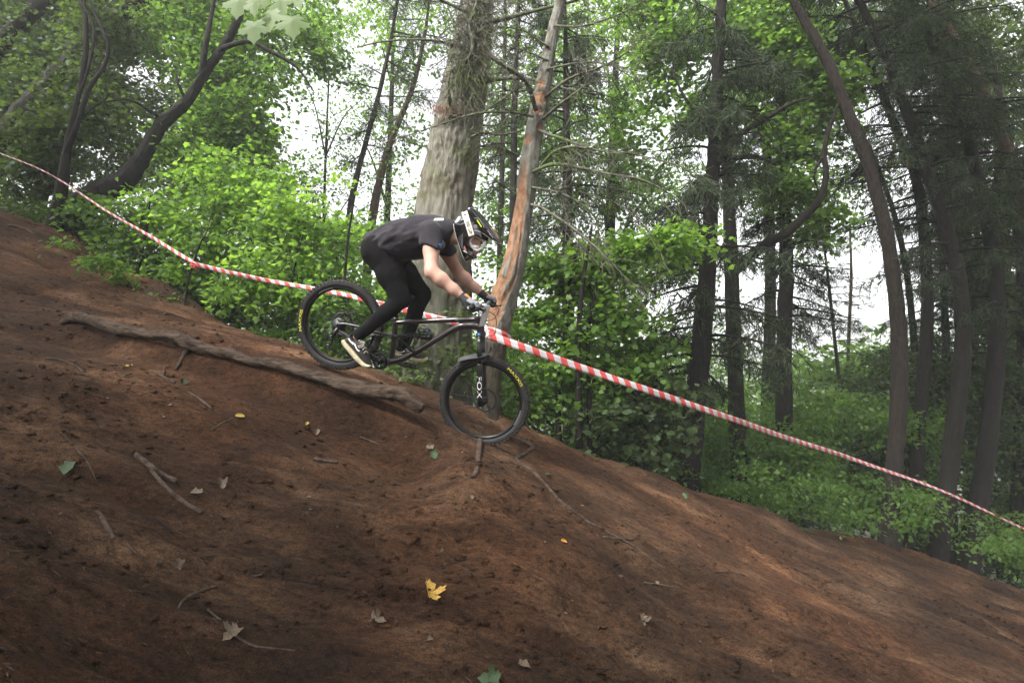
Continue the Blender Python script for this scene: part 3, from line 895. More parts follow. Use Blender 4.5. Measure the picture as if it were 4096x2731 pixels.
o = tree('beech_tree', 'dark trunk crossing the top left corner of the picture', 'tree', (-190, 330, 11.5))
trunk_mesh('trunk', [(-200, 340, 11.5, 52), (-90, 205, None, 46), (0, 103, None, 40), (51, 51, None, 36), (103, 0, None, 33), (200, -110, None, 26)], M_BARK_DARK, o, 14, 7, seed=9)
foliage(o, [(30, 60, 12.4, 150, 110, 170, 0.6), (130, -30, 12.1, 160, 80, 130, 0.6), (-60, 180, 12.0, 130, 140, 120, 0.6)], M_LEAF_DARK, 'lobed', 0.09, 17, 1.8, bright=0.5)

o = tree('maple_tree', 'slim twin-stemmed tree in front of the broad leaning trunk', 'tree', (125, 510, 8.75))
trunk_mesh('trunk', [(122, 530, 8.75, 40), (135, 470, None, 32), (147, 393, None, 24), (156, 330, None, 17), (171, 256, None, 13), (191, 171, None, 12), (198, 85, None, 11), (193, 0, None, 9), (185, -80, None, 6)], M_BARK_DARK, o, 10, 6, seed=12)
branch(o, [(152, 350, 8.7, 15), (180, 280, 8.6, 12), (205, 205, None, 11), (240, 150, None, 9), (247, 100, None, 8), (219, 34, None, 6), (200, -20, None, 4)], M_BARK_DARK, name='stem')
branch(o, [(175, 240, 8.75, 7), (205, 150, 8.7, 7), (215, 60, None, 6), (180, 0, None, 4)], M_BARK_DARK, name='stem')
branch(o, [(165, 300, 8.7, 6), (210, 250, 8.6, 5), (245, 225, None, 4), (242, 190, None, 3)], M_BARK_DARK)
foliage(o, [(190, 180, 9.8, 120, 110, 110, 0.6), (120, 300, 9.7, 110, 80, 90, 0.6), (250, 280, 9.7, 90, 70, 80, 0.6), (230, 40, 9.9, 110, 70, 80, 0.6), (70, 390, 9.9, 90, 60, 80, 0.6)], M_LEAF_DARK, 'lobed', 0.074, 17, 1.8, bright=0.75)

# -- the bright young maples left of the rider
def sapling(label, stem, blobs, mat, size=0.076, kind='maple', bright=0.6, dens=2.1, name='maple_sapling', m=14, extra=(), droop=0.3):
    o = tree(name, label, 'sapling', stem[0][:3])
    trunk_mesh('trunk', stem, M_BARK_DARK, o, 7, 6, seed=len(label))
    for e in extra: branch(o, e, M_BARK_DARK, 5)
    C, R = path3(stem)
    for b in blobs[:5]:
        e = P2(b[0], b[1], b[2]); k = np.argmin(np.abs(C[:, 2] - (e[2] - 0.3)))
        s = C[k]
        mid = (s + e) / 2 + np.array([0, 0, 0.08])
        V, F = tube(spline(np.array([s, mid, e]), 5), np.linspace(max(0.005, R[k] * 0.5), 0.003, 11), 5, False)
        mesh('branch', V, F, M_BARK_DARK, o)
    foliage(o, blobs, mat, kind, size, m, dens, bright=bright, droop=droop, twig_r=0.003)
    return o
sapling('bright green maple sapling where the tape is knotted, left of the rear wheel', [(424, 720, 6.95, 6), (431, 650, None, 5.5), (446, 600, None, 5), (460, 560, None, 4), (474, 535, None, 3)],
        [(470, 560, 8.2, 100, 60, 60, 0.7), (540, 460, 8.3, 110, 60, 75, 0.7), (400, 500, 8.2, 90, 60, 50, 0.7), (520, 390, 8.5, 100, 50, 60, 0.7), (450, 640, 8.4, 90, 40, 40, 0.7)], M_LEAF_BRIGHT, bright=0.5)
sapling('bright green maple sapling close behind the rear wheel', [(655, 790, 7.6, 5), (665, 690, None, 4.5), (674, 630, None, 4), (680, 600, None, 3)],
        [(650, 600, 7.8, 110, 70, 90, 0.7), (700, 490, 8.0, 110, 60, 80, 0.7), (600, 690, 7.6, 80, 40, 45, 0.7), (740, 400, 8.3, 70, 40, 30, 0.7), (620, 520, 8.1, 90, 60, 60, 0.7)], M_LEAF_BRIGHT, bright=0.72)
sapling('slender maple sapling just left of the rider\'s hips', [(790, 760, 7.3, 10), (792, 640, None, 8), (800, 540, None, 6), (812, 470, None, 4)],
        [(770, 560, 8.1, 80, 60, 55, 0.7), (790, 650, 7.9, 70, 50, 35, 0.7), (740, 690, 7.7, 90, 40, 35, 0.7), (830, 520, 8.9, 60, 40, 25, 0.7)], M_LEAF_BRIGHT, bright=0.6)
sapling('tall light green maple with thin stem against the white sky gap', [(560, 720, 9.2, 12), (575, 560, None, 10), (590, 470, None, 7), (602, 420, None, 4)],
        [(600, 430, 9.9, 110, 60, 80, 0.7), (640, 340, 10.0, 60, 50, 40, 0.7), (520, 330, 10.1, 100, 60, 80, 0.7), (560, 560, 9.9, 130, 80, 110, 0.7), (430, 430, 10.0, 110, 70, 90, 0.7), (700, 600, 10.1, 110, 90, 90, 0.7)], M_LEAF_BRIGHT, bright=0.62, kind='lobed')
sapling('shaded maple sapling low beside the swollen leaning trunk', [(300, 690, 8.1, 11), (320, 600, None, 9), (338, 520, None, 6), (345, 460, None, 4)],
        [(300, 570, 8.7, 90, 50, 70, 0.7), (360, 500, 8.9, 80, 50, 60, 0.7), (250, 500, 9.0, 90, 40, 60, 0.7), (360, 640, 8.5, 80, 45, 50, 0.7)], M_LEAF_MID, bright=0.45, kind='lobed')

# -- pale pines in the sky gap left of the big trunk
def pine(label, pts, crown, mat, bark, seed, name='pine_tree', L=(0.9, 0.4), nb=22, droop=0.25, sprig=0.13, twigs=8, hole=None, per=8, hang=0.3, upturn=0.15, az=None, sides=12, cat='tree'):
    o = tree(name, label, cat, pts[0][:3])
    _, C, R = trunk_mesh('trunk', pts, bark, o, sides, 7, seed=seed)
    if crown:
        conifer_crown(o, C, crown[0], crown[1], L[0], L[1], nb, mat, seed + 3, droop, sprig, twigs, per, hole=hole, hang=hang, upturn=upturn, az=az)
    return o
def half_hole(pc, g): return g.rand(len(pc)) < 0.75
pine('thin leaning pine trunk rising from behind the rider\'s back', [(775, 800, 11.5, 17), (790, 600, None, 16), (812, 440, None, 14), (845, 310, None, 12), (872, 210, None, 10), (898, 90, None, 8), (915, -20, None, 6), (930, -120, None, 4)], (0.35, 1.0), M_NEEDLE_PALE, M_BARK_BROWN, 201, L=(0.6, 0.9), nb=26, twigs=8, hole=half_hole)
pine('pale pine trunk between the thin leaning pine and the big trunk', [(835, 760, 12.5, 22), (850, 540, None, 20), (880, 380, None, 17), (912, 290, None, 14), (950, 195, None, 11), (975, 80, None, 8), (990, -30, None, 6)], (0.4, 1.0), M_NEEDLE_PALE, M_BARK_RED, 207, L=(0.5, 0.8), nb=21, twigs=7, hole=half_hole)
o = tree('birch_tree', 'light-leaved tree behind the big trunk with foliage on both its sides', 'tree', (1140, 800, 12.0))
trunk_mesh('trunk', [(1140, 860, 12.0, 16), (1148, 600, None, 14), (1155, 300, None, 11), (1160, 60, None, 8), (1160, -60, None, 5)], M_BARK_BROWN, o, 8, 6, seed=31)
foliage(o, [(930, 330, 12.5, 70, 120, 60), (940, 80, 12.2, 110, 90, 110), (1140, 330, 12.5, 80, 110, 90), (1160, 130, 12.0, 90, 110, 110), (1110, 500, 12.3, 90, 90, 90), (870, 560, 11.5, 100, 60, 90), (1330, 130, 12.5, 120, 110, 130), (1130, 640, 12.0, 110, 110, 120), (1280, 350, 12.4, 90, 100, 90), (900, 690, 9.6, 90, 70, 80)],
        M_LEAF_MID, 'flat', 0.125, 15, 1.5, bright=0.72, spread=0.4)
pine('dark spruce in the gap between the big trunk and the peeled trunk', [(1180, 860, 10.5, 22), (1178, 560, None, 18), (1182, 260, None, 14), (1190, 40, None, 9), (1195, -60, None, 6)], (0.3, 1.0), M_NEEDLE, M_BARK_DARK, 215, name='spruce_tree', L=(1.0, 0.5), nb=31, twigs=10, hole=sky_hole)
pine('dark spruce standing behind the broken branches of the peeled trunk', [(1310, 1000, 9.4, 34), (1305, 700, None, 28), (1302, 400, None, 20), (1300, 150, None, 12), (1298, 0, None, 7)], (0.32, 0.95), M_NEEDLE, M_BARK_DARK, 221, name='spruce_tree', L=(1.35, 0.5), nb=39, twigs=12, droop=0.45, hang=0.8)

# -- right of the peeled trunk
sapling('green maple sapling right of the peeled trunk, behind the tape', [(1285, 1040, 7.1, 16), (1282, 900, None, 13), (1300, 760, None, 11), (1310, 640, None, 8), (1330, 560, None, 5)],
        [(1280, 610, 7.3, 80, 70, 65), (1350, 650, 7.4, 100, 70, 80), (1260, 740, 7.2, 70, 60, 50), (1430, 580, 7.2, 110, 45, 80), (1540, 560, 7.1, 90, 40, 60), (1290, 860, 7.2, 80, 70, 60)], M_LEAF_BRIGHT, kind='maple', bright=0.45, size=0.078)
sapling('slim dark-stemmed sapling with layered leaves nearest the right-hand dirt edge', [(1330, 1030, 6.9, 19), (1330, 900, None, 17), (1328, 780, None, 14), (1340, 640, None, 9), (1360, 520, None, 5)],
        [(1370, 760, 7.2, 90, 60, 70), (1450, 720, 7.3, 90, 50, 60), (1400, 850, 7.2, 90, 50, 55), (1480, 820, 7.5, 80, 60, 50)], M_LEAF_BRIGHT, bright=0.3, kind='lobed')
sapling('thin straight sapling right next to the slim dark-stemmed one', [(1353, 1045, 7.0, 12), (1354, 900, None, 11), (1352, 760, None, 9), (1380, 600, None, 5)],
        [(1440, 920, 7.3, 90, 50, 55), (1380, 960, 7.1, 70, 40, 35), (1520, 900, 7.6, 80, 60, 55), (1500, 980, 7.5, 90, 50, 55)], M_LEAF_GREY, bright=0.5, kind='lobed')
sapling('forked sapling beside the flared dark trunk', [(1475, 1110, 7.3, 12), (1478, 1000, None, 10), (1500, 900, None, 8), (1530, 830, None, 5)],
        [(1480, 1040, 7.4, 70, 45, 40), (1430, 1010, 7.3, 70, 40, 35), (1520, 760, 8.4, 90, 60, 40)], M_LEAF_GREY, bright=0.45, kind='lobed', extra=[[(1478, 1010, 7.3, 8), (1460, 920, None, 6), (1440, 860, None, 4)]])

o = tree('spruce_tree', 'dark spruce with flared base and drooping boughs right of the tape knot', 'tree', (1568, 1130, 8.2))
_, C, R = trunk_mesh('trunk', [(1562, 1150, 8.2, 92), (1572, 1080, None, 72), (1588, 990, None, 56), (1600, 900, None, 49), (1612, 780, None, 44), (1625, 620, None, 39), (1635, 450, None, 33), (1643, 280, None, 27), (1652, 80, None, 26), (1658, -100, None, 18)], M_BARK_DARK, o, 20, 8, seed=51)
conifer_crown(o, C, 0.36, 0.92, 1.25, 0.9, 62, M_NEEDLE, 333, 0.42, 0.15, 14, 10, hang=0.9)
pine('second dark spruce, its trunk showing just right of the flared one', [(1800, 1010, 10.2, 40), (1800, 800, None, 35), (1806, 620, None, 31), (1800, 420, None, 25), (1795, 250, None, 22), (1792, 120, None, 10)], (0.25, 0.85), M_NEEDLE, M_BARK_DARK, 361, name='spruce_tree', L=(1.3, 0.5), nb=49, droop=0.4, twigs=12, hang=0.9)

o = tree('oak_tree', 'light green oak with one S-curved bare limb in the right half', 'tree', (1690, 1120, 9.6))
trunk_mesh('trunk', [(1700, 1150, 9.6, 40), (1690, 900, None, 36), (1680, 620, None, 32), (1672, 420, None, 28), (1665, 330, None, 24), (1650, 220, None, 18), (1655, 100, None, 12), (1670, -30, None, 8)], M_BARK_DARK, o, 12, 6, seed=71)
for i, l in enumerate([[(1690, 620, 9.5, 24), (1760, 560, 9.1, 24), (1805, 535, 8.9, 22), (1850, 495, None, 19), (1884, 455, None, 17), (1897, 400, None, 14), (1892, 355, None, 12), (1903, 300, None, 11), (1925, 240, None, 6)],
                       [(1668, 360, 9.5, 18), (1700, 310, 9.3, 15), (1760, 272, 9.2, 13), (1815, 240, None, 9), (1860, 225, None, 5)],
                       [(1655, 240, 9.5, 16), (1690, 170, 9.3, 14), (1720, 120, None, 13), (1735, 95, None, 9)], [(1700, 150, 9.3, 10), (1745, 148, None, 9), (1770, 125, None, 6)],
                       [(1672, 370, 9.5, 13), (1720, 358, 9.3, 11), (1770, 372, None, 8), (1800, 395, None, 5)],
                       [(1665, 330, 9.5, 13), (1600, 260, 9.4, 9), (1560, 200, None, 6), (1540, 120, None, 4)],
                       [(1655, 110, 9.5, 10), (1610, 40, 9.4, 7), (1590, -30, None, 4)],
                       [(1890, 360, 8.9, 9), (1870, 400, None, 6), (1880, 440, None, 3)]]):
    branch(o, l, M_BARK_DARK, 9, 7, 80 + i)
foliage(o, [(1560, 110, 9.8, 110, 80, 120), (1680, 60, 9.7, 130, 70, 140), (1800, 130, 9.6, 110, 80, 120), (1630, 240, 9.9, 120, 80, 120), (1750, 330, 9.8, 100, 70, 90), (1850, 310, 9.7, 90, 90, 100), (1820, 430, 9.6, 90, 50, 70), (1890, 200, 9.5, 90, 80, 90), (1480, 200, 10.2, 100, 110, 110), (1500, 20, 10.0, 130, 60, 110), (1760, -20, 9.6, 160, 60, 120), (1450, 350, 10.6, 100, 90, 90), (1880, 520, 9.6, 70, 50, 45)],
        M_LEAF_MID, 'lobed', 0.080, 17, 2.0, bright=0.75)

def right_tree(label, pts, crown, **kw):
    return pine(label, pts, crown, kw.pop('mat', M_NEEDLE), kw.pop('bark', M_BARK_DARK), **kw)
right_tree('tall bare pine trunk bending left at the top, right of the white gap', [(2038, 1290, 8.9, 52), (2045, 1190, None, 39), (2056, 1050, None, 36), (2066, 880, None, 34), (2064, 760, None, 34), (2050, 620, None, 32), (2025, 490, None, 30), (1988, 360, None, 29), (1948, 260, None, 26), (1905, 150, None, 24), (1862, 70, None, 21), (1815, -10, None, 18), (1750, -110, None, 15)], None, bark=M_BARK_BROWN, seed=401, sides=16)
right_tree('slim curved pine trunk close right of the tall bare one', [(2108, 990, 11.5, 17), (2104, 860, None, 16), (2096, 740, None, 14), (2078, 600, None, 13), (2056, 500, None, 11), (2030, 420, None, 9), (1995, 330, None, 7)], (0.15, 0.95), mat=M_NEEDLE_PALE, seed=405, L=(0.7, 0.4), nb=18, hole=half_hole, droop=0.2, twigs=6)
right_tree('dark spruce trunk in the right shade, third trunk from the right edge', [(2150, 1310, 9.2, 47), (2168, 1180, None, 39), (2195, 960, None, 36), (2212, 800, None, 34), (2205, 660, None, 32), (2165, 500, None, 29), (2120, 370, None, 26), (2080, 250, None, 23), (2030, 120, None, 18), (1960, -20, None, 14), (1900, -120, None, 10)], (0.42, 1.0), seed=411, name='spruce_tree', L=(1.2, 1.1), nb=52, droop=0.4, twigs=13, hang=0.8, sides=16)
right_tree('dark spruce trunk in the right shade, second trunk from the right edge', [(2215, 1350, 9.7, 47), (2245, 1180, None, 39), (2275, 960, None, 36), (2290, 780, None, 34), (2285, 620, None, 31), (2262, 480, None, 29), (2215, 300, None, 25), (2160, 150, None, 21), (2100, 10, None, 17), (2050, -110, None, 12)], (0.36, 1.0), seed=417, name='spruce_tree', L=(1.3, 1.2), nb=58, droop=0.45, twigs=13, hang=0.8, sides=16)
right_tree('reddish pine trunk leaning in from the right edge', [(2400, 1300, 10.5, 39), (2420, 900, None, 35), (2400, 640, None, 34), (2350, 470, None, 30), (2310, 340, None, 27), (2255, 210, None, 24), (2190, 90, None, 20), (2110, -40, None, 15)], (0.45, 1.0), bark=M_BARK_RED, seed=423, L=(1.2, 1.1), nb=43, droop=0.35, twigs=12, hang=0.7, sides=14)
right_tree('slender dark spruce between the two shaded trunks, half hidden', [(2190, 1300, 11.0, 22), (2180, 1000, None, 19), (2172, 760, None, 16), (2160, 520, None, 12), (2140, 300, None, 7)], (0.3, 0.95), seed=429, name='spruce_tree', L=(1.1, 0.7), nb=37, twigs=11, hang=0.9)
right_tree('far slender pine with a reddish stem inside the white gap', [(1946, 900, 18, 8), (1950, 760, None, 8), (1955, 640, None, 7), (1952, 520, None, 4)], (0.2, 1.0), mat=M_NEEDLE_PALE, bark=M_BARK_RED, seed=435, L=(0.7, 0.4), nb=16, hole=half_hole, droop=0.15, twigs=6, sides=8)
right_tree('far slender grey pine at the left of the white gap', [(1930, 900, 16, 9), (1915, 760, None, 8), (1902, 640, None, 7), (1890, 540, None, 4)], (0.2, 1.0), mat=M_NEEDLE_PALE, seed=437, L=(0.8, 0.4), nb=17, hole=half_hole, droop=0.15, twigs=6, sides=8)
# a spruce bough crossing the tall pine, and foliage in the upper right
o = tree('spruce_tree', 'spruce with grey boughs reaching across the tall bare pine', 'tree', (2085, 1290, 9.8))
_, C, R = trunk_mesh('trunk', [(2085, 1300, 9.8, 30), (2110, 1000, None, 28), (2130, 700, None, 25), (2110, 440, None, 22), (2060, 300, None, 18), (2000, 150, None, 14), (1940, 0, None, 10)], M_BARK_DARK, o, 12, 6, seed=443)
conifer_crown(o, C, 0.45, 1.0, 1.3, 1.0, 34, M_NEEDLE, 447, 0.3, 0.14, 12, 9, hang=0.6)
o = tree('maple_tree', 'leafy tree filling the upper right corner with dark gaps', 'tree', (2330, 1330, 11.2))
trunk_mesh('trunk', [(2330, 1330, 11.2, 30), (2345, 1000, None, 27), (2350, 700, None, 24), (2330, 420, None, 20), (2290, 200, None, 14), (2250, 40, None, 9)], M_BARK_DARK, o, 12, 6, seed=451)
foliage(o, [(2300, 90, 11.4, 120, 90, 130), (2330, 500, 11.6, 90, 120, 110), (2200, 620, 11.8, 110, 110, 110), (2300, 720, 11.5, 100, 110, 120), (2000, 80, 11.3, 120, 80, 120), (2260, 880, 11.3, 120, 90, 130), (2150, 60, 11.5, 130, 90, 120), (2200, 420, 12.0, 120, 120, 110)], M_LEAF_DARK, 'lobed', 0.085, 17, 1.8, bright=0.6)

# -- tall trees standing further back, their fine leaves against the sky
THIN = 1.05
def far_tree(label, trunk, blobs, mat, bright=0.7, size=0.12, name='beech_tree', dens=1.0, bark=None, hole=sky_hole):
    o = tree(name, label, 'tree', trunk[0][:3])
    trunk_mesh('trunk', trunk, bark or M_BARK_DARK, o, 9, 6, seed=len(label) + 3)
    C, R = path3(trunk)
    for b in blobs[:6]:
        e = P2(b[0], b[1], b[2]); k = min(len(C) - 1, np.argmin(np.abs(C[:, 2] - (e[2] - 1.0))))
        mid = (C[k] + e) / 2 + np.array([0, 0, 0.25])
        V, F = tube(spline(np.array([C[k], mid, e]), 5), np.linspace(max(0.02, R[k] * 0.5), 0.006, 11), 5, False)
        mesh('branch', V, F, M_BARK_DARK, o)
    foliage(o, blobs, mat, 'flat', size, 16, dens, bright=bright, spread=0.45, twig_r=0.005, hole=hole)
    return o
far_tree('tall beech behind the leaning trunks, filling the upper left', [(60, 620, 14.0, 34), (120, 350, None, 28), (200, 120, None, 22), (280, -80, None, 14)],
         [(60, 100, 14.5, 140, 120, 200), (220, 60, 14.2, 140, 110, 200), (150, 260, 14, 150, 110, 220), (350, 170, 14.3, 130, 110, 180), (20, 330, 14, 120, 100, 160), (300, 340, 14, 140, 90, 190), (420, 260, 14.2, 110, 90, 130)], M_LEAF_DARK, 0.75)
far_tree('tall beech at the left rim of the white sky gap', [(480, 760, 13.5, 28), (500, 480, None, 24), (540, 220, None, 18), (580, 0, None, 12)],
         [(520, 60, 13.6, 140, 90, 180), (430, 30, 13.8, 130, 80, 150), (640, 50, 13.5, 120, 80, 130), (520, 230, 13.4, 130, 100, 180), (600, 330, 13.5, 110, 90, 130), (440, 420, 13.2, 130, 90, 170), (740, 60, 13.7, 90, 80, 70), (620, 480, 13.0, 120, 90, 150)], M_LEAF_MID, 0.85)
far_tree('light birch behind the sky gap, thin leaves around the pale pines', [(880, 780, 15.0, 18), (890, 480, None, 15), (900, 200, None, 11), (905, 20, None, 7)],
         [(850, 40, 15.2, 130, 90, 110), (940, 160, 15, 80, 120, 80), (820, 300, 15, 80, 130, 60), (900, 470, 14.8, 110, 90, 110), (780, 560, 14.5, 110, 80, 110), (980, 30, 15, 120, 70, 90)], M_LEAF_MID, 0.8, name='birch_tree')
far_tree('thin-leaved birch scattered across the white sky gap', [(735, 800, 12.6, 10), (742, 560, None, 8), (748, 360, None, 6), (756, 160, None, 4)],
         [(700, 190, 12.6, 90, 90, 34), (760, 330, 12.8, 90, 100, 40), (830, 230, 13, 70, 120, 34), (720, 430, 12.4, 90, 60, 44), (640, 130, 12.6, 70, 60, 26), (850, 420, 12.8, 70, 80, 34), (790, 90, 12.8, 90, 70, 36)], M_LEAF_MID, 0.8, size=0.085, name='birch_tree', hole=None)
far_tree('tall beech behind the peeled trunk\'s bare branches', [(1400, 1000, 14.0, 30), (1400, 600, None, 26), (1410, 280, None, 20), (1420, 40, None, 13)],
         [(1380, 80, 14.2, 150, 100, 190), (1300, 250, 14, 130, 120, 170), (1450, 260, 14, 120, 120, 150), (1250, 60, 14.3, 120, 80, 110), (1380, 440, 13.8, 150, 110, 200), (1520, 420, 13.8, 110, 110, 130), (1240, 480, 13.8, 110, 120, 150), (1180, 250, 14.2, 90, 130, 90), (1400, 640, 13.5, 170, 110, 220), (1560, 640, 13.5, 110, 110, 100)], M_LEAF_MID, 0.8)
far_tree('tall beech behind the S-limbed oak', [(1760, 1050, 14.5, 30), (1770, 650, None, 26), (1760, 300, None, 20), (1750, 40, None, 13)],
         [(1600, 60, 14.5, 130, 80, 150), (1760, 60, 14.4, 130, 90, 160), (1900, 70, 14.6, 120, 90, 150), (1700, 240, 14.2, 130, 110, 160), (1860, 240, 14.4, 130, 110, 160), (1960, 400, 14.6, 90, 110, 80), (1780, 460, 14, 130, 110, 150), (1650, 760, 13.6, 120, 110, 120), (1900, 600, 14.5, 90, 90, 50)], M_LEAF_MID, 0.7)
far_tree('shaded beech behind the right-hand spruces', [(2230, 1150, 14.0, 32), (2230, 700, None, 27), (2190, 350, None, 20), (2140, 60, None, 13)],
         [(2080, 120, 14.2, 130, 110, 150), (2220, 200, 14, 130, 120, 160), (2330, 320, 14, 110, 130, 140), (2320, 60, 14.2, 110, 90, 90), (2250, 540, 13.8, 120, 130, 150), (2330, 760, 13.6, 110, 130, 150), (2160, 860, 13.5, 110, 90, 120), (2080, 420, 13.0, 70, 110, 60), (2020, 900, 13, 90, 80, 90)], M_LEAF_DARK, 0.8)

far_tree('dense dark beech closing the far left behind the other trunks', [(-60, 640, 17.0, 34), (-40, 300, None, 28), (0, 40, None, 20), (30, -120, None, 12)],
         [(0, 60, 17.2, 150, 110, 230), (150, 40, 17, 140, 110, 200), (60, 240, 17, 150, 110, 240), (-40, 330, 17, 120, 110, 160), (230, 200, 17, 120, 110, 150), (180, 370, 16.5, 160, 80, 200), (330, 60, 17, 110, 80, 110)], M_LEAF_DARK, 0.45, size=0.16)
far_tree('dense dark beech closing the far right behind the spruces', [(2320, 1150, 17.0, 34), (2310, 700, None, 28), (2290, 300, None, 20), (2260, 20, None, 12)],
         [(2200, 60, 17.2, 130, 100, 180), (2320, 180, 17, 120, 120, 190), (2180, 300, 17, 110, 120, 150), (2300, 420, 17, 130, 120, 210), (2240, 620, 17, 120, 130, 180), (2340, 700, 17, 110, 140, 180), (2280, 900, 16.5, 140, 120, 210), (2160, 980, 16.5, 120, 90, 150)], M_LEAF_DARK, 0.4, size=0.16)

# -- unseen trees added beside and behind the camera to shade the trail edges
def shade_tree(label, base, crown, n):
    b = np.array([base[0], base[1], gz(*base)])
    o = empty('beech_tree', b); tag(o, label, 'tree')  # added unseen tree, there only to cast shade
    top = np.array(crown[0][:3])
    V, F = tube(spline(np.array([b - [0, 0, 0.2], b * 0.5 + top * 0.5 + [0.1, 0.1, 0], top]), 8), np.linspace(0.16, 0.05, 17), 14, True, bark_disp(0.01, 3))
    mesh('trunk', V, F, M_BARK_DARK, o)
    parts = []
    for c in crown:
        _seed[0] += 1
        Vf, Ff, A, t = sprays(c[:3], c[3:6], int(n * 0.55), 14, 'flat', 0.15, _seed[0], spread=0.5)
        parts.append((Vf, Ff, A))
    V, F, A = merge_tri(parts)
    tag(mesh('crown', V, F, M_LEAF_DARK, o, False, attrs={'rnd': ('FACE', A)}), kind='stuff')
shade_tree('added unseen tree overhanging from outside the left edge, for shade', (-6.2, 1.0), [(-5.4, 0.4, 4.3, 2.0, 2.0, 0.8), (-7.4, 3.2, 4.9, 2.2, 2.4, 0.9), (-5.6, -2.4, 4.3, 2.4, 1.8, 0.8), (-8.6, 6.4, 6.0, 2.0, 2.0, 0.9)], 760)
shade_tree('added unseen tree overhanging from behind the photographer, for shade', (0.6, -3.0), [(-2.2, -1.7, 4.2, 2.2, 1.8, 0.8), (-3.6, -0.1, 3.7, 1.8, 1.1, 0.6), (1.4, -1.0, 4.0, 2.2, 1.8, 0.8), (-0.5, -4.2, 4.4, 3.0, 1.8, 0.9)], 760)
shade_tree('added unseen tree overhanging from outside the right edge, for shade', (5.8, 1.2), [(3.4, 1.3, 4.0, 2.0, 1.7, 0.8), (1.5, 2.1, 4.6, 1.3, 1.2, 0.6), (6.2, 3.2, 3.9, 2.0, 2.0, 1.0), (7.8, 5.6, 4.6, 1.8, 2.0, 1.0), (3.4, 4.6, 6.6, 2.2, 1.5, 0.9), (5.4, 6.4, 8.0, 2.2, 1.8, 0.9)], 700)

# -- undergrowth below the trail edge, and the far wood
THIN = 0.8
def mass(name, label, cat, blobs, mat, **kw):
    o = foliage(None, blobs, mat, name=name, twig_r=0, hole=kw.pop('hole', None), **kw)
    return tag(o, label, cat, kind='stuff')
g = np.random.RandomState(77)
def strip(x0, x1, ytop, ybot, Y0, Y1, n, rx, ry, ns):
    out = []
    for i in range(n):
        x = x0 + (x1 - x0) * g.rand()
        f = (x - x0) / (x1 - x0)
        yt = np.interp(f, np.linspace(0, 1, len(ytop)), ytop); yb = np.interp(f, np.linspace(0, 1, len(ybot)), ybot)
        y = yt + (yb - yt) * g.rand()
        out.append((x, y, Y0 + (Y1 - Y0) * g.rand(), rx * (0.7 + 0.6 * g.rand()), ry * (0.7 + 0.6 * g.rand()), ns))
    return out
mass('undergrowth', 'leafy undergrowth along the right dirt edge below the tape', 'undergrowth', strip(1230, 2352, [960, 1020, 1080, 1120, 1180], [1000, 1080, 1140, 1200, 1280], 7.6, 10.0, 18, 50, 24, 18), M_LEAF_MID, kind='flat', size=0.07, m=14, bright=0.35, dens=1.3)
mass('undergrowth', 'low broken greenery on the forest floor just past the right dirt edge', 'undergrowth', strip(1240, 2420, [1000, 1080, 1140, 1190, 1270], [1030, 1110, 1170, 1230, 1340], 7.6, 10.5, 60, 45, 18, 14), M_LEAF_MID, kind='flat', size=0.075, m=12, bright=0.45, spread=0.25)
mass('undergrowth', 'green leafy undergrowth between the right-hand trunks', 'undergrowth', strip(1240, 2400, [800, 840, 880, 900, 900], [1000, 1080, 1140, 1180, 1250], 9.5, 14, 64, 90, 55, 46), M_LEAF_MID, kind='flat', size=0.095, m=15, dens=1.6, bright=0.6)
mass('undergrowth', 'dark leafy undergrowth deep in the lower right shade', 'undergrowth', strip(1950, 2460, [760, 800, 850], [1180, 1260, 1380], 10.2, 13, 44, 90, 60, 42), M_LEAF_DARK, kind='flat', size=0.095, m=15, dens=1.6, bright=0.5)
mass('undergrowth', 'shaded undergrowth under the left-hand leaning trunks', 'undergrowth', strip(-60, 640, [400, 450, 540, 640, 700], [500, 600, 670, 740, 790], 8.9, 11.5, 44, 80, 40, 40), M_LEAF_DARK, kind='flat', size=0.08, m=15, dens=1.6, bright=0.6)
mass('undergrowth', 'low green undergrowth behind the rear wheel and rider', 'undergrowth', strip(560, 1240, [640, 650, 680, 760], [800, 840, 900, 980], 7.2, 11, 44, 75, 45, 40), M_LEAF_MID, kind='flat', size=0.08, m=15, dens=1.6, bright=0.45)
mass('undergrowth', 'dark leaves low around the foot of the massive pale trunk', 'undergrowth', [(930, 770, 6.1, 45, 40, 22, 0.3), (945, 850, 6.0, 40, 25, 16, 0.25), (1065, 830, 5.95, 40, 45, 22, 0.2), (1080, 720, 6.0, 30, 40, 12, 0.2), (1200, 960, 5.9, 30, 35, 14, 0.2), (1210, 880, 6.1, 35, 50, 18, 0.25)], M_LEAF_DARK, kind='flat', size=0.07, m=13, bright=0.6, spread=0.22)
mass('undergrowth', 'deep green bushes on the forest floor far behind the right-hand trunks', 'undergrowth', strip(1450, 2480, [930, 1000, 1060, 1120], [1090, 1180, 1260, 1360], 12.5, 18, 46, 110, 55, 60), M_LEAF_DARK, kind='flat', size=0.14, m=15, bright=0.75, spread=0.5)
mass('far_wood', 'distant wood of light green leaves closing the view', 'wood', strip(-200, 2600, [420, 520, 640, 760, 800, 780, 760], [800, 860, 900, 960, 1000, 1000, 1000], 17, 30, 90, 120, 70, 60) , M_LEAF_MID, kind='flat', size=0.30, m=13, spread=0.8, bright=0.8, hole=None)
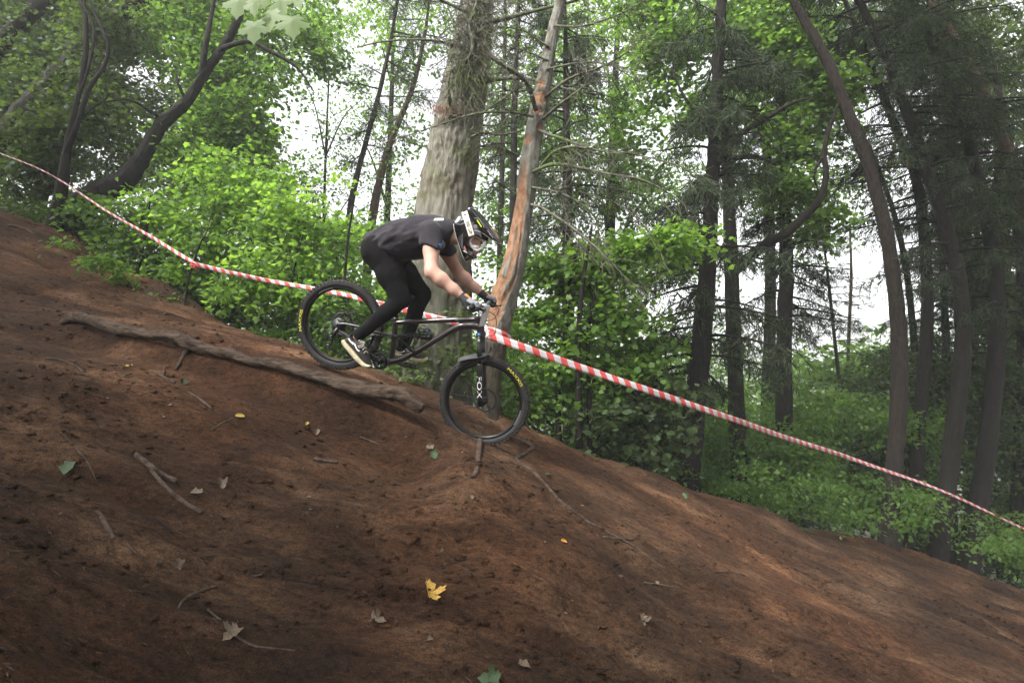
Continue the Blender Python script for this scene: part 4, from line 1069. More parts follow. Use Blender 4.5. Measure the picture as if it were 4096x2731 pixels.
# ------------------------------------------------------------------ bicycle plane and drawing tools
PSI, LEAN = math.radians(9.0), math.radians(11.0)
_r = np.array([-math.sin(PSI), -math.cos(PSI), 0.0])
AX = np.array([math.cos(PSI), -math.sin(PSI), 0.0])                    # along the bicycle, level
BX = math.cos(LEAN) * np.array([0, 0, 1.0]) + math.sin(LEAN) * _r      # up in the bicycle's plane
NX = math.cos(LEAN) * _r - math.sin(LEAN) * np.array([0, 0, 1.0])      # to its right side (nearer the camera)
O0 = P4(1648, 1451, 4.68)
MB3 = np.stack([AX, BX, NX])                                           # rows: world -> local

def L4(px, py, n=0.0):
    """local (a, b, n) of a photograph position on the plane n metres to the right of the bicycle"""
    d = ray4(px, py)
    t = ((O0 + n * NX) @ NX) / (d @ NX)
    return MB3 @ (d * t - O0)

def LL(pts, n=None):
    return np.array([L4(p[0], p[1], (p[2] if len(p) > 2 else 0.0) if n is None else n) for p in pts])

def toW(q):
    return np.asarray(q) @ MB3 + O0

def Bw(px, py, n=0.0):
    return toW(L4(px, py, n))

EYE = MB3 @ (np.zeros(3) - O0)                                         # the camera in local coordinates

# ---- implicit surfaces
def surfnet(f, lo, hi, h):
    lo = np.asarray(lo, float); hi = np.asarray(hi, float)
    n = np.ceil((hi - lo) / h).astype(int) + 1
    gx_, gy_, gz_ = [lo[k] + h * np.arange(n[k]) for k in range(3)]
    v = np.empty(n, np.float32)
    B = 6
    bl = [np.arange(0, n[k], B) for k in range(3)]
    bc_ = np.stack(np.meshgrid(*[lo[k] + h * (bl[k] + (B - 1) / 2) for k in range(3)], indexing='ij'), -1).reshape(-1, 3)
    bi_ = np.stack(np.meshgrid(*bl, indexing='ij'), -1).reshape(-1, 3)
    fc = f(bc_)
    hit = np.abs(fc) < h * B * 1.25 + 0.02
    sg = np.zeros([len(x) for x in bl], np.float32); sg.reshape(-1)[:] = fc
    v[:] = np.repeat(np.repeat(np.repeat(sg, B, 0), B, 1), B, 2)[:n[0], :n[1], :n[2]]
    off = np.stack(np.meshgrid(*[np.arange(B)] * 3, indexing='ij'), -1).reshape(-1, 3)
    bi_ = bi_[hit]
    for i in range(0, len(bi_), 400):
        q = (bi_[i:i + 400, None] + off[None]).reshape(-1, 3)
        q = q[(q < n).all(1)]
        v[q[:, 0], q[:, 1], q[:, 2]] = f(lo + h * q)
    s = v < 0
    c = [s[i:n[0] - 1 + i, j:n[1] - 1 + j, k:n[2] - 1 + k] for i in (0, 1) for j in (0, 1) for k in (0, 1)]
    cnt = sum(x.astype(np.int8) for x in c)
    cell = (cnt > 0) & (cnt < 8)
    idx = -np.ones(cell.shape, np.int64)
    ci = np.argwhere(cell)
    idx[cell] = np.arange(len(ci))
    corners = np.array([(i, j, k) for i in (0, 1) for j in (0, 1) for k in (0, 1)])
    cv = np.stack([v[ci[:, 0] + a, ci[:, 1] + b, ci[:, 2] + c_] for a, b, c_ in corners], 1).astype(float)
    acc = np.zeros((len(ci), 3)); w = np.zeros(len(ci))
    for e0 in range(8):
        for e1 in range(e0 + 1, 8):
            if np.abs(corners[e0] - corners[e1]).sum() != 1: continue
            a, b = cv[:, e0], cv[:, e1]
            m = (a < 0) != (b < 0)
            t = np.where(m, a / np.where(m, a - b, 1), 0)
            p = corners[e0] + (corners[e1] - corners[e0]) * t[:, None]
            acc += p * m[:, None]; w += m
    V = lo + h * (ci + acc / w[:, None])
    F = []
    for ax in range(3):
        o1, o2 = [(1, 2), (2, 0), (0, 1)][ax]
        sl0 = [slice(None)] * 3; sl1 = [slice(None)] * 3
        sl0[ax] = slice(0, n[ax] - 1); sl1[ax] = slice(1, n[ax])
        e = np.argwhere(s[tuple(sl0)] != s[tuple(sl1)])
        e = e[(e[:, o1] > 0) & (e[:, o2] > 0) & (e[:, o1] < n[o1] - 1) & (e[:, o2] < n[o2] - 1)]
        d1 = np.zeros(3, int); d1[o1] = 1; d2 = np.zeros(3, int); d2[o2] = 1
        q = [e - d1 - d2, e - d2, e, e - d1]
        q = np.stack([idx[x[:, 0], x[:, 1], x[:, 2]] for x in q], 1)
        inside = s[e[:, 0], e[:, 1], e[:, 2]]
        q[~inside] = q[~inside][:, ::-1]
        F.append(q)
    return V, np.concatenate(F)

def cap(p, a, b, ra, rb, sn=1.0):
    """tapered capsule; sn < 1 widens it sideways"""
    a = np.asarray(a, float); b = np.asarray(b, float)
    q = p - a; d = b - a
    t = np.clip((q @ d) / (d @ d), 0, 1)
    e = q - t[:, None] * d
    if sn != 1.0: e = e * np.array([1, 1, sn])
    return np.sqrt((e * e).sum(1)) - (ra + (rb - ra) * t)

def chain(p, pts, rad, k=0.03, sn=1.0):
    f = None
    for i in range(len(pts) - 1):
        g = cap(p, pts[i], pts[i + 1], rad[i], rad[i + 1], sn)
        f = g if f is None else smin(f, g, k)
    return f

def smin(a, b, k):
    h = np.clip(0.5 + 0.5 * (b - a) / k, 0, 1)
    return b + (a - b) * h - k * h * (1 - h)

def smax(a, b, k): return -smin(-a, -b, k)

def ell(p, c, r, R=None):
    q = p - np.asarray(c)
    if R is not None: q = q @ np.asarray(R).T
    r = np.asarray(r, float)
    k0 = np.sqrt(((q / r) ** 2).sum(1)); k1 = np.sqrt(((q / (r * r)) ** 2).sum(1)) + 1e-9
    return k0 * (k0 - 1) / k1

def poly2(p, poly):
    """signed distance to a closed 2-D polygon (negative inside) in the a, b plane"""
    x, y = p[:, 0], p[:, 1]
    d = np.full(len(p), 1e9); s = np.ones(len(p))
    n = len(poly)
    for i in range(n):
        ax, ay = poly[i][:2]; bx, by = poly[i - 1][:2]
        ex, ey = bx - ax, by - ay
        wx, wy = x - ax, y - ay
        t = np.clip((wx * ex + wy * ey) / (ex * ex + ey * ey + 1e-12), 0, 1)
        d = np.minimum(d, (wx - ex * t) ** 2 + (wy - ey * t) ** 2)
        c1 = y >= ay; c2 = y < by; c3 = ex * wy > ey * wx
        fl = (c1 & c2 & c3) | (~c1 & ~c2 & ~c3)
        s = np.where(fl, -s, s)
    return s * np.sqrt(d)

def pillow(p, poly, R, n0=0.0, wn=None):
    """polygon puffed sideways: full half-width wn where R deep inside the outline"""
    d = poly2(p, poly)
    z = np.abs(p[:, 2] - n0) * (R / (wn or R))
    return np.sqrt(np.maximum(d + R, 0) ** 2 + z ** 2) - R + np.minimum(d + R, 0) * 0

def slab(p, poly, hw, n0=0.0, rnd=0.01):
    d = poly2(p, poly) + rnd
    z = np.abs(p[:, 2] - n0) - hw + rnd
    return np.minimum(np.maximum(d, z), 0) + np.sqrt(np.maximum(d, 0) ** 2 + np.maximum(z, 0) ** 2) - rnd

def isurf(name, f, lo, hi, h, mat, parent, attrs=None, smooth_it=1):
    V, F = surfnet(f, lo, hi, h)
    for _ in range(smooth_it):                                        # light Laplacian smoothing
        acc = np.zeros_like(V); cn = np.zeros(len(V))
        for k in range(4):
            np.add.at(acc, F[:, k], V[F[:, (k + 1) % 4]]); np.add.at(cn, F[:, k], 1)
        V = 0.5 * V + 0.5 * acc / np.maximum(cn, 1)[:, None]
    at = {k: ('POINT', g(V)) for k, g in (attrs or {}).items()}
    return mesh(name, toW(V), F, mat, parent, True, attrs=at)

def trace(f, px, t0=3.6, t1=6.5, off=0.0015):
    """photograph positions (N,2) -> local points on the surface f, lifted towards the camera"""
    D = np.array([MB3 @ ray4(x, y) for x, y in px])
    D = nrm(D)
    t = np.full(len(D), t0)
    for _ in range(45):
        d = f(EYE + D * t[:, None])
        t = t + np.clip(d, -0.05, 0.4) * 0.75
    t = np.minimum(t, t1)
    return EYE + D * (t - off)[:, None]

def decal(name, f, polys, mat, parent, off=0.002, sub=3):
    """flat print laid on a surface: each polygon (photograph positions) is filled as a fan of small quads"""
    A = Acc()
    for pg in polys:
        pg = np.asarray(pg, float)
        c = pg.mean(0)
        n = len(pg); rings = [pg * (1 - k / sub) + c * (k / sub) for k in range(sub)] + [c[None]]
        P = trace(f, np.concatenate(rings), off=off)
        Fs = []
        for k in range(sub - 1):
            for i in range(n):
                j = (i + 1) % n
                Fs.append((k * n + i, k * n + j, (k + 1) * n + j, (k + 1) * n + i))
        for i in range(n): Fs.append(((sub - 1) * n + i, (sub - 1) * n + (i + 1) % n, sub * n))
        A.add((toW(P), Fs))
    return A.obj(name, mat, parent)

def ribbon_px(path, w):
    """photograph polyline -> list of small quads w px wide"""
    P = spline(np.asarray(path, float), 6)
    T = np.gradient(P, axis=0); T /= np.linalg.norm(T, axis=1, keepdims=True)
    Nn = np.stack([-T[:, 1], T[:, 0]], 1) * (np.zeros(len(P)) + w)[:, None] / 2
    return [np.array([P[i] + Nn[i], P[i + 1] + Nn[i + 1], P[i + 1] - Nn[i + 1], P[i] - Nn[i]]) for i in range(len(P) - 1)]

# ---- lettering: glyph outlines as triangles, unit height
def text_tris(body, shear=0.0):
    cu = bpy.data.curves.new('glyph', 'FONT')
    cu.body = body; cu.size = 1.0; cu.shear = shear; cu.resolution_u = 3
    ob = bpy.data.objects.new('glyph', cu)
    COL.objects.link(ob)
    dg = bpy.context.evaluated_depsgraph_get()
    me = bpy.data.meshes.new_from_object(ob.evaluated_get(dg))
    V = np.array([v.co[:] for v in me.vertices]); F = [tuple(p.vertices) for p in me.polygons]
    bpy.data.objects.remove(ob); bpy.data.curves.remove(cu); bpy.data.meshes.remove(me)
    V = V[:, :2] - V[:, :2].min(0)
    return V / V[:, 1].max(), F

def text_on(name, f, body, quad, mat, parent, shear=0.0, off=0.003):
    """lettering laid on surface f inside the photograph quad (bottom-left, bottom-right, top-right, top-left)"""
    V, F = text_tris(body, shear)
    u = V[:, 0:1] / V[:, 0].max(); v = V[:, 1:2]
    q = np.asarray(quad, float)
    px = (q[0] * (1 - u) + q[1] * u) * (1 - v) + (q[3] * (1 - u) + q[2] * u) * v
    return mesh(name, toW(trace(f, px, off=off)), F, mat, parent, False)

# ------------------------------------------------------------------ bicycle materials
M_FRAME = simple('brown_grey_frame_paint', (0.026, 0.020, 0.020), 0.32, 0.35, var=0.15, scale=15, coat=0.5)
M_BLACK = simple('black_anodised', (0.006, 0.006, 0.0065), 0.35, 0.2, var=0.3, scale=60)
M_RUBBER = simple('dusty_tyre_rubber', (0.0055, 0.005, 0.0046), 0.75, var=0.5, scale=25, bump=0.3)
M_TREAD = simple('muddy_tread', (0.022, 0.017, 0.0125), 0.95, var=0.6, scale=18, bump=0.4)
M_RIM = simple('black_rim', (0.008, 0.0075, 0.0075), 0.28, 0.4, var=0.3, scale=30)
M_STEEL = simple('dull_steel', (0.42, 0.42, 0.43), 0.35, 0.9, var=0.25, scale=60)
M_SPOKE = simple('dark_steel', (0.035, 0.035, 0.035), 0.5, 0.5, var=0.3, scale=60)
M_SILVER = simple('silver_alloy', (0.55, 0.55, 0.56), 0.4, 0.5, var=0.2, scale=80)
M_YELLOW = simple('yellow_print', (0.62, 0.60, 0.03), 0.6, var=0.1)
M_WHITE = simple('white_print', (0.62, 0.62, 0.62), 0.6, var=0.1)
M_GREYP = simple('grey_print', (0.16, 0.15, 0.15), 0.6, var=0.1)
M_BLUE = simple('blue_anodised', (0.02, 0.20, 0.50), 0.3, 0.4, var=0.2)
M_GUARD = simple('grey_mudguard', (0.055, 0.055, 0.058), 0.4, var=0.25, scale=12)
M_PLATE = simple('white_plate', (0.50, 0.50, 0.49), 0.5, var=0.15, scale=30)

RWC, FWC = L4(1361, 1299), L4(1936, 1603)
bike = empty('mountain_bike', toW(FWC - np.array([0, 0.352, 0])))
tag(bike, 'dark full-suspension mountain bike plunging downhill under the rider', 'bicycle')

def tb(px, r, n=None, m=6, sides=12, squash=1.0):
    """tube along photograph positions (x, y[, n]) with radius list r"""
    C = LL(px, n)
    r = np.zeros(len(C)) + r
    Q = spline(np.hstack([C, r[:, None]]), m)
    return tube(toW(Q[:, :3]), Q[:, 3], sides, True, None, squash)

def lathe(c, prof, seg=96, closed=True):
    """ring about the wheel axis through local c; prof: [(radius, n)]"""
    a = np.linspace(0, 2 * np.pi, seg, endpoint=False)
    P = np.array(prof)
    V = np.stack([c[0] + P[None, :, 0] * np.cos(a)[:, None], c[1] + P[None, :, 0] * np.sin(a)[:, None], c[2] + np.tile(P[:, 1], (seg, 1))], -1).reshape(-1, 3)
    k = len(P); F = []
    for i in range(seg):
        for j in range(k if closed else k - 1):
            F.append((i * k + j, i * k + (j + 1) % k, ((i + 1) % seg) * k + (j + 1) % k, ((i + 1) % seg) * k + j))
    return toW(V), F

def disc(c, r, n0, n1, seg=48):
    return lathe(c, [(r * 0.02, n0), (r, n0), (r, n1), (r * 0.02, n1)], seg)

def wheel(c, ang_text, rotor_n, seed, label):
    prof_rim = [(0.272, -0.010), (0.272, 0.010), (0.280, 0.015), (0.300, 0.016), (0.303, 0.012), (0.303, -0.012), (0.300, -0.016), (0.280, -0.015)]
    w = Acc().add(lathe(c, prof_rim, 96)).obj('wheel', M_RIM, bike)
    th = np.linspace(0, 2 * np.pi, 18, endpoint=False)
    prof = [(0.3195 + 0.0285 * np.sign(math.cos(t)) * abs(math.cos(t)) ** 0.85, 0.0295 * np.sign(math.sin(t)) * abs(math.sin(t)) ** 0.85) for t in th]
    ty = Acc().add(lathe(c, prof, 120)).obj('tyre', M_RUBBER, w)
    k = Acc()
    NK = 66
    for i in range(NK):
        a = 2 * math.pi * i / NK
        for n, tilt, dn, dt in ((-0.008, 0.0, 0.011, 0.013), (0.008, 0.0, 0.011, 0.013), (-0.0245, -0.75, 0.008, 0.019), (0.0245, 0.75, 0.008, 0.019)):
            aa = a + (math.pi / NK if abs(n) > 0.02 else 0)
            er = np.array([math.cos(aa), math.sin(aa), 0]); et = np.array([-math.sin(aa), math.cos(aa), 0]); en = np.array([0, 0, 1.0])
            up = nrm(er * math.cos(tilt) + en * math.sin(tilt)); sd = np.cross(et, up)
            R_ = 0.3485 if abs(n) < 0.02 else 0.3365
            p = c + er * R_ + en * n
            V, F = box(p, et, up, sd, dt, 0.012, dn)
            k.add((toW(V), F))
    tag(k.obj('tread_knobs', M_TREAD, w, False), kind='stuff')
    sp = Acc()
    for i in range(28):
        s = 1 if i % 2 else -1
        a = 2 * math.pi * i / 28
        b = a + (1 if (i // 2) % 2 else -1) * 0.75
        p0 = c + np.array([0.024 * math.cos(b), 0.024 * math.sin(b), 0.026 * s]); p1 = c + np.array([0.273 * math.cos(a), 0.273 * math.sin(a), 0.004 * s])
        sp.add(tube(toW(np.array([p0, p1])), 0.0012, 5, False))
    tag(sp.obj('spokes', M_SPOKE, w), kind='stuff')
    h = Acc().add(lathe(c, [(0.004, -0.055), (0.013, -0.055), (0.013, -0.045), (0.027, -0.032), (0.027, -0.024), (0.014, -0.018), (0.014, 0.018), (0.027, 0.024), (0.027, 0.030), (0.012, 0.036), (0.010, 0.058), (0.004, 0.058)], 28))
    h.obj('hub', M_BLACK, w)
    rt = Acc().add(lathe(c, [(0.078, rotor_n - 0.001), (0.094, rotor_n - 0.001), (0.094, rotor_n + 0.001), (0.078, rotor_n + 0.001)], 72))
    for i in range(8):
        a = i * math.pi / 4
        rt.add(tube(toW(np.array([c + np.array([0.02 * math.cos(a), 0.02 * math.sin(a), rotor_n]), c + np.array([0.08 * math.cos(a + 0.5), 0.08 * math.sin(a + 0.5), rotor_n])])), 0.003, 5))
    rt.obj('brake_disc', M_SPOKE, w)
    # sidewall lettering, tops outward, reading clockwise
    V, F = text_tris('MAXXIS')
    L = V[:, 0].max(); hgt = 0.021; Rm = 0.309
    arc = 0.165 / Rm
    a = math.radians(ang_text) + arc / 2 - V[:, 0] / L * arc
    r = Rm + V[:, 1] * hgt
    nn = 0.0295 * np.sqrt(np.clip(1 - ((r - 0.3195) / 0.030) ** 2, 0.05, 1)) ** 0.9 + 0.0016
    mesh('tyre_lettering', toW(np.stack([c[0] + r * np.cos(a), c[1] + r * np.sin(a), nn], 1)), F, M_YELLOW, w, False)
    # small pale prints on the rim and sidewall
    pr = Acc()
    for a0, a1, r0, r1 in [(ang_text + 190, ang_text + 208, 0.307, 0.316), (ang_text - 75, ang_text - 50, 0.284, 0.296)]:
        aa = np.radians(np.linspace(a0, a1, 9))
        for i in range(0, 8):
            q = []
            for (x, y) in ((aa[i], r0), (aa[i] + (aa[1] - aa[0]) * 0.7, r0), (aa[i] + (aa[1] - aa[0]) * 0.7, r1), (aa[i], r1)):
                n_ = 0.0165 if y < 0.3 else 0.0295 * math.sqrt(max(0.05, 1 - ((y - 0.3195) / 0.030) ** 2)) + 0.0018
                q.append(c + np.array([y * math.cos(x), y * math.sin(x), n_]))
            pr.add((toW(np.array(q)), [(0, 1, 2, 3)]))
    tag(pr.obj('rim_print', M_GREYP, w, False), kind='stuff')
    return w
wr = wheel(RWC, 172, -0.045, 1, 'rear')
wf = wheel(FWC, 37, -0.045, 2, 'front')

# cassette and drive
cs = Acc()
for i in range(9):
    cs.add(disc(RWC, 0.056 - i * 0.0042, 0.026 + i * 0.004, 0.0278 + i * 0.004, 36))
tag(cs.obj('cassette', M_SPOKE, wr), kind='stuff')

fr = Acc()
fr.add(tb([(1581, 1291), (1640, 1287), (1720, 1283), (1820, 1279), (1912, 1278)], [0.022, 0.022, 0.022, 0.025, 0.029], squash=0.85))
fr.add(tb([(1918, 1305), (1880, 1302), (1840, 1305), (1800, 1324), (1753, 1352), (1700, 1385), (1655, 1411), (1600, 1437), (1550, 1446)], [0.030, 0.031, 0.031, 0.029, 0.0275, 0.0275, 0.028, 0.030, 0.031], squash=0.9))
fr.add(tb([(1584, 1270), (1581, 1300), (1575, 1365), (1568, 1425), (1560, 1448)], [0.021, 0.021, 0.0205, 0.021, 0.022]))
fr.add(tb([(1926, 1256), (1922, 1340)], [0.0275, 0.0275], sides=18))
fr.add(tb([(1915, 1290), (1870, 1291), (1835, 1297)], [0.024, 0.020, 0.012], squash=0.6))
bb = L4(1529, 1440)
fr.add(lathe(bb, [(0.01, -0.04), (0.028, -0.04), (0.028, 0.04), (0.01, 0.04)], 28))
fr.add(tb([(1529, 1440), (1560, 1446)], [0.03, 0.026]))
for s in (-1, 1):
    fr.add(tb([(1640, 1392, 0.03 * s), (1655, 1405, 0.02 * s)], [0.013, 0.016]))
frame = fr.obj('frame', M_FRAME, bike)
mesh('cable_port', toW(np.array([L4(x, y, 0.0275) for x, y in [(1882, 1297), (1899, 1295), (1903, 1299), (1899, 1304), (1883, 1305), (1879, 1301)]])), [(0, 1, 2, 3, 4, 5)], M_BLACK, frame, False)
def flat_text(name, body, quad, n, mat, parent, shear=0.0):
    V, F = text_tris(body, shear)
    u = V[:, 0:1] / V[:, 0].max(); v = V[:, 1:2]
    q = np.asarray(quad, float)
    px = (q[0] * (1 - u) + q[1] * u) * (1 - v) + (q[3] * (1 - u) + q[2] * u) * v
    return mesh(name, toW(np.array([L4(x, y, n) for x, y in px])), F, mat, parent, False)
flat_text('frame_lettering', 'COMMENCAL BIKES', [(1822, 1281), (1884, 1279), (1884, 1273), (1822, 1275)], 0.0245, M_WHITE, frame)

sw = Acc()
for s in (-1, 1):
    n = 0.052 * s
    sw.add(tb([(1574, 1343, 0.045 * s), (1530, 1335, n), (1491, 1325, n), (1437, 1307, n), (1385, 1296, n), (1352, 1295, n)], [0.019, 0.020, 0.019, 0.017, 0.015, 0.016], squash=0.6))
    sw.add(tb([(1352, 1293, n), (1346, 1312, n), (1356, 1322, n), (1394, 1345, n), (1445, 1385, n), (1500, 1425, 0.045 * s), (1525, 1438, 0.04 * s)], [0.014, 0.016, 0.015, 0.016, 0.0165, 0.017, 0.016], squash=0.7))
    sw.add(tb([(1361, 1299, 0.045 * s), (1361, 1299, 0.062 * s)], [0.013, 0.013]))
swing = sw.obj('swingarm', M_FRAME, bike)
flat_text('swingarm_lettering', 'CLASH', [(1478, 1338), (1529, 1344), (1531, 1332), (1480, 1325)], 0.0655, M_WHITE, swing, 0.25)
lk = Acc()
for s in (-1, 1):
    lk.add(tb([(1577, 1346, 0.048 * s), (1605, 1362, 0.048 * s), (1642, 1391, 0.044 * s)], [0.016, 0.011, 0.014], squash=0.5))
    lk.add(lathe(L4(1577, 1348, 0), [(0.001, 0.054 * s), (0.010, 0.054 * s), (0.010, 0.057 * s), (0.001, 0.057 * s)], 18))
    lk.add(lathe(L4(1643, 1392, 0), [(0.001, 0.050 * s), (0.011, 0.050 * s), (0.011, 0.054 * s), (0.001, 0.054 * s)], 18))
lk.add(tb([(1578, 1345, 0.03), (1612, 1342, 0.0)], [0.012, 0.014])); lk.add(tb([(1578, 1345, -0.03), (1612, 1342, 0.0)], [0.012, 0.014]))
lk.obj('rocker_link', M_BLACK, bike)

sh = Acc().add(tb([(1606, 1343), (1732, 1349)], [0.011, 0.011])).add(tb([(1690, 1347), (1728, 1349)], [0.019, 0.019]))
sh.add(tb([(1722, 1330), (1733, 1346)], [0.010, 0.012])).add(tb([(1732, 1349), (1750, 1356)], [0.013, 0.011]))
shock = sh.obj('shock', M_BLACK, bike)
a0, a1 = L4(1612, 1343), L4(1724, 1348)
t = np.linspace(0, 1, 190)[:, None]
ph = t[:, 0] * 2 * np.pi * 7.5
dsh = nrm(a1 - a0); e1 = np.cross(dsh, [0, 0, 1.0])
hel = a0 + (a1 - a0) * t + 0.0225 * (np.cos(ph)[:, None] * e1 + np.sin(ph)[:, None] * np.array([0, 0, 1.0]))
Acc().add(tube(toW(hel), 0.0052, 7)).obj('spring', M_BLACK, shock)
Acc().add(tb([(1673, 1321, 0.012), (1718, 1323, 0.012)], [0.0145, 0.0145], sides=16)).obj('reservoir', M_BLACK, shock)
Acc().add(tb([(1706, 1322, 0.0135), (1714, 1325, 0.0135)], [0.0135, 0.0135], sides=14)).add(tb([(1712, 1324, 0.02), (1714, 1324, 0.03)], [0.006, 0.005])).obj('blue_dial', M_BLUE, shock)
flat_text('reservoir_lettering', 'FOX', [(1678, 1326), (1693, 1326), (1693, 1317), (1678, 1317)], 0.0285, M_WHITE, shock, 0.2)

# cranks, chain, pedals
ck = Acc().add(lathe(bb, [(0.046, 0.044), (0.064, 0.044), (0.064, 0.048), (0.046, 0.048)], 64))
for i in range(32):
    a = i * 2 * math.pi / 32
    V, F = box(bb + np.array([0.066 * math.cos(a), 0.066 * math.sin(a), 0.046]), [math.cos(a), math.sin(a), 0], [-math.sin(a), math.cos(a), 0], [0, 0, 1], 0.008, 0.006, 0.003)
    ck.add((toW(V), F))
for i in range(5):
    a = i * 2 * math.pi / 5 + 0.3
    ck.add(tube(toW(np.array([bb + np.array([0.012 * math.cos(a), 0.012 * math.sin(a), 0.046]), bb + np.array([0.05 * math.cos(a + 0.2), 0.05 * math.sin(a + 0.2), 0.046])])), 0.0055, 6))
cring = ck.obj('chainring', M_BLACK, bike)
PN, PF_ = np.array([*L4(1443, 1406)[:2], 0.12]), None
dn = L4(1443, 1406)[:2] - bb[:2]; dn = dn / np.linalg.norm(dn) * 0.170
PN = np.array([bb[0] + dn[0], bb[1] + dn[1], 0.0]); PF_ = np.array([bb[0] - dn[0], bb[1] - dn[1], 0.0])
for s, P_ in ((1, PN), (-1, PF_)):
    q0 = bb + np.array([0, 0, 0.060 * s]); q1 = P_ + np.array([0, 0, 0.078 * s])
    A = Acc().add(tube(toW(np.array([q0, (q0 + q1) / 2, q1])), np.array([0.017, 0.0135, 0.013]), 12, True, None, 0.7))
    A.add(lathe(bb, [(0.001, 0.064 * s), (0.015, 0.064 * s), (0.015, 0.074 * s), (0.001, 0.074 * s)], 20))
    A.obj('crank_arm', M_BLACK, bike)
    sd = np.array([L4(1486, 1463)[0] - L4(1377, 1367)[0], L4(1486, 1463)[1] - L4(1377, 1367)[1], 0]) if s > 0 else np.array([L4(1700, 1447)[0] - L4(1580, 1408)[0], L4(1700, 1447)[1] - L4(1580, 1408)[1], 0])
    sd = nrm(sd); up = np.array([-sd[1], sd[0], 0])
    pd = Acc()
    pc = P_ + np.array([0, 0, 0.145 * s])
    for w_, x_ in ((0.014, 0.046), (0.014, -0.046)):
        V, F = box(pc + sd * x_, sd, up, [0, 0, 1], w_, 0.014, 0.10); pd.add((toW(V), F))
    for z_ in (-0.045, 0.0, 0.045):
        V, F = box(pc + np.array([0, 0, z_]), sd, up, [0, 0, 1], 0.10, 0.013, 0.012); pd.add((toW(V), F))
    for x_ in (-0.046, 0.046):
        for z_ in (-0.04, 0.0, 0.04):
            pd.add(tube(toW(np.array([pc + sd * x_ + np.array([0, 0, z_]) + up * 0.006, pc + sd * x_ + np.array([0, 0, z_]) + up * 0.011])), 0.002, 5))
    pd.add(tube(toW(np.array([P_ + np.array([0, 0, 0.07 * s]), P_ + np.array([0, 0, 0.2 * s])])), 0.007, 8))
    pd.obj('pedal', M_BLACK, bike, False)
chn = 0.046
cp = np.array([L4(1526, 1408, 0) * [1, 1, 0] + [0, 0, chn], L4(1440, 1338, 0) * [1, 1, 0] + [0, 0, chn], L4(1361, 1275, 0) * [1, 1, 0] + [0, 0, chn]])
cl = np.array([L4(1322, 1388, 0) * [1, 1, 0] + [0, 0, 0.05], L4(1420, 1432, 0) * [1, 1, 0] + [0, 0, chn], L4(1516, 1473, 0) * [1, 1, 0] + [0, 0, chn]])
ch = Acc()
for path in (cp, cl):
    Q = spline(path, 20)
    for i in range(len(Q) - 1):
        V, F = box((Q[i] + Q[i + 1]) / 2, Q[i + 1] - Q[i], np.cross(Q[i + 1] - Q[i], [0, 0, 1]), [0, 0, 1], np.linalg.norm(Q[i + 1] - Q[i]) * 1.0, 0.008 if i % 2 else 0.006, 0.007 if i % 2 else 0.005)
        ch.add((toW(V), F))
tag(ch.obj('chain', M_BLACK, bike, False), kind='stuff')
de = Acc()
de.add(tb([(1352, 1312, 0.062), (1340, 1328, 0.075), (1334, 1345, 0.075)], [0.012, 0.017, 0.014]))
de.add(tb([(1336, 1342, 0.068), (1330, 1362, 0.066), (1322, 1385, 0.062)], [0.016, 0.014, 0.013], squash=0.4))
de.add(lathe(L4(1336, 1347) * [1, 1, 0], [(0.004, 0.052), (0.020, 0.052), (0.020, 0.056), (0.004, 0.056)], 20)).add(lathe(L4(1323, 1383) * [1, 1, 0], [(0.004, 0.05), (0.020, 0.05), (0.020, 0.054), (0.004, 0.054)], 20))
de.obj('derailleur', M_BLACK, bike)
bc = Acc().add(tb([(1380, 1248, -0.05), (1396, 1262, -0.05)], [0.020, 0.021], squash=0.8)).add(tb([(1396, 1258, -0.05), (1404, 1275, -0.05), (1408, 1290, -0.05)], [0.012, 0.010, 0.010]))
bc.add(tb([(1404, 1254, -0.05), (1420, 1250, -0.055), (1434, 1262, -0.055), (1438, 1280, -0.055)], [0.0035] * 4))
bc.obj('rear_brake_caliper', M_BLACK, bike)

# saddle
sf = lambda p: smin(cap(p, L4(1650, 1189), L4(1600, 1168), 0.020, 0.026, 0.75), cap(p, L4(1600, 1168), L4(1548, 1148), 0.024, 0.026, 0.36), 0.02)
isurf('saddle', sf, L4(1650, 1189) - [0.32, 0.12, 0.12], L4(1650, 1189) + [0.09, 0.18, 0.12], 0.006, M_BLACK, bike)
Acc().add(tb([(1584, 1275), (1588, 1180)], [0.0155, 0.0155])).obj('seat_post', M_BLACK, bike)

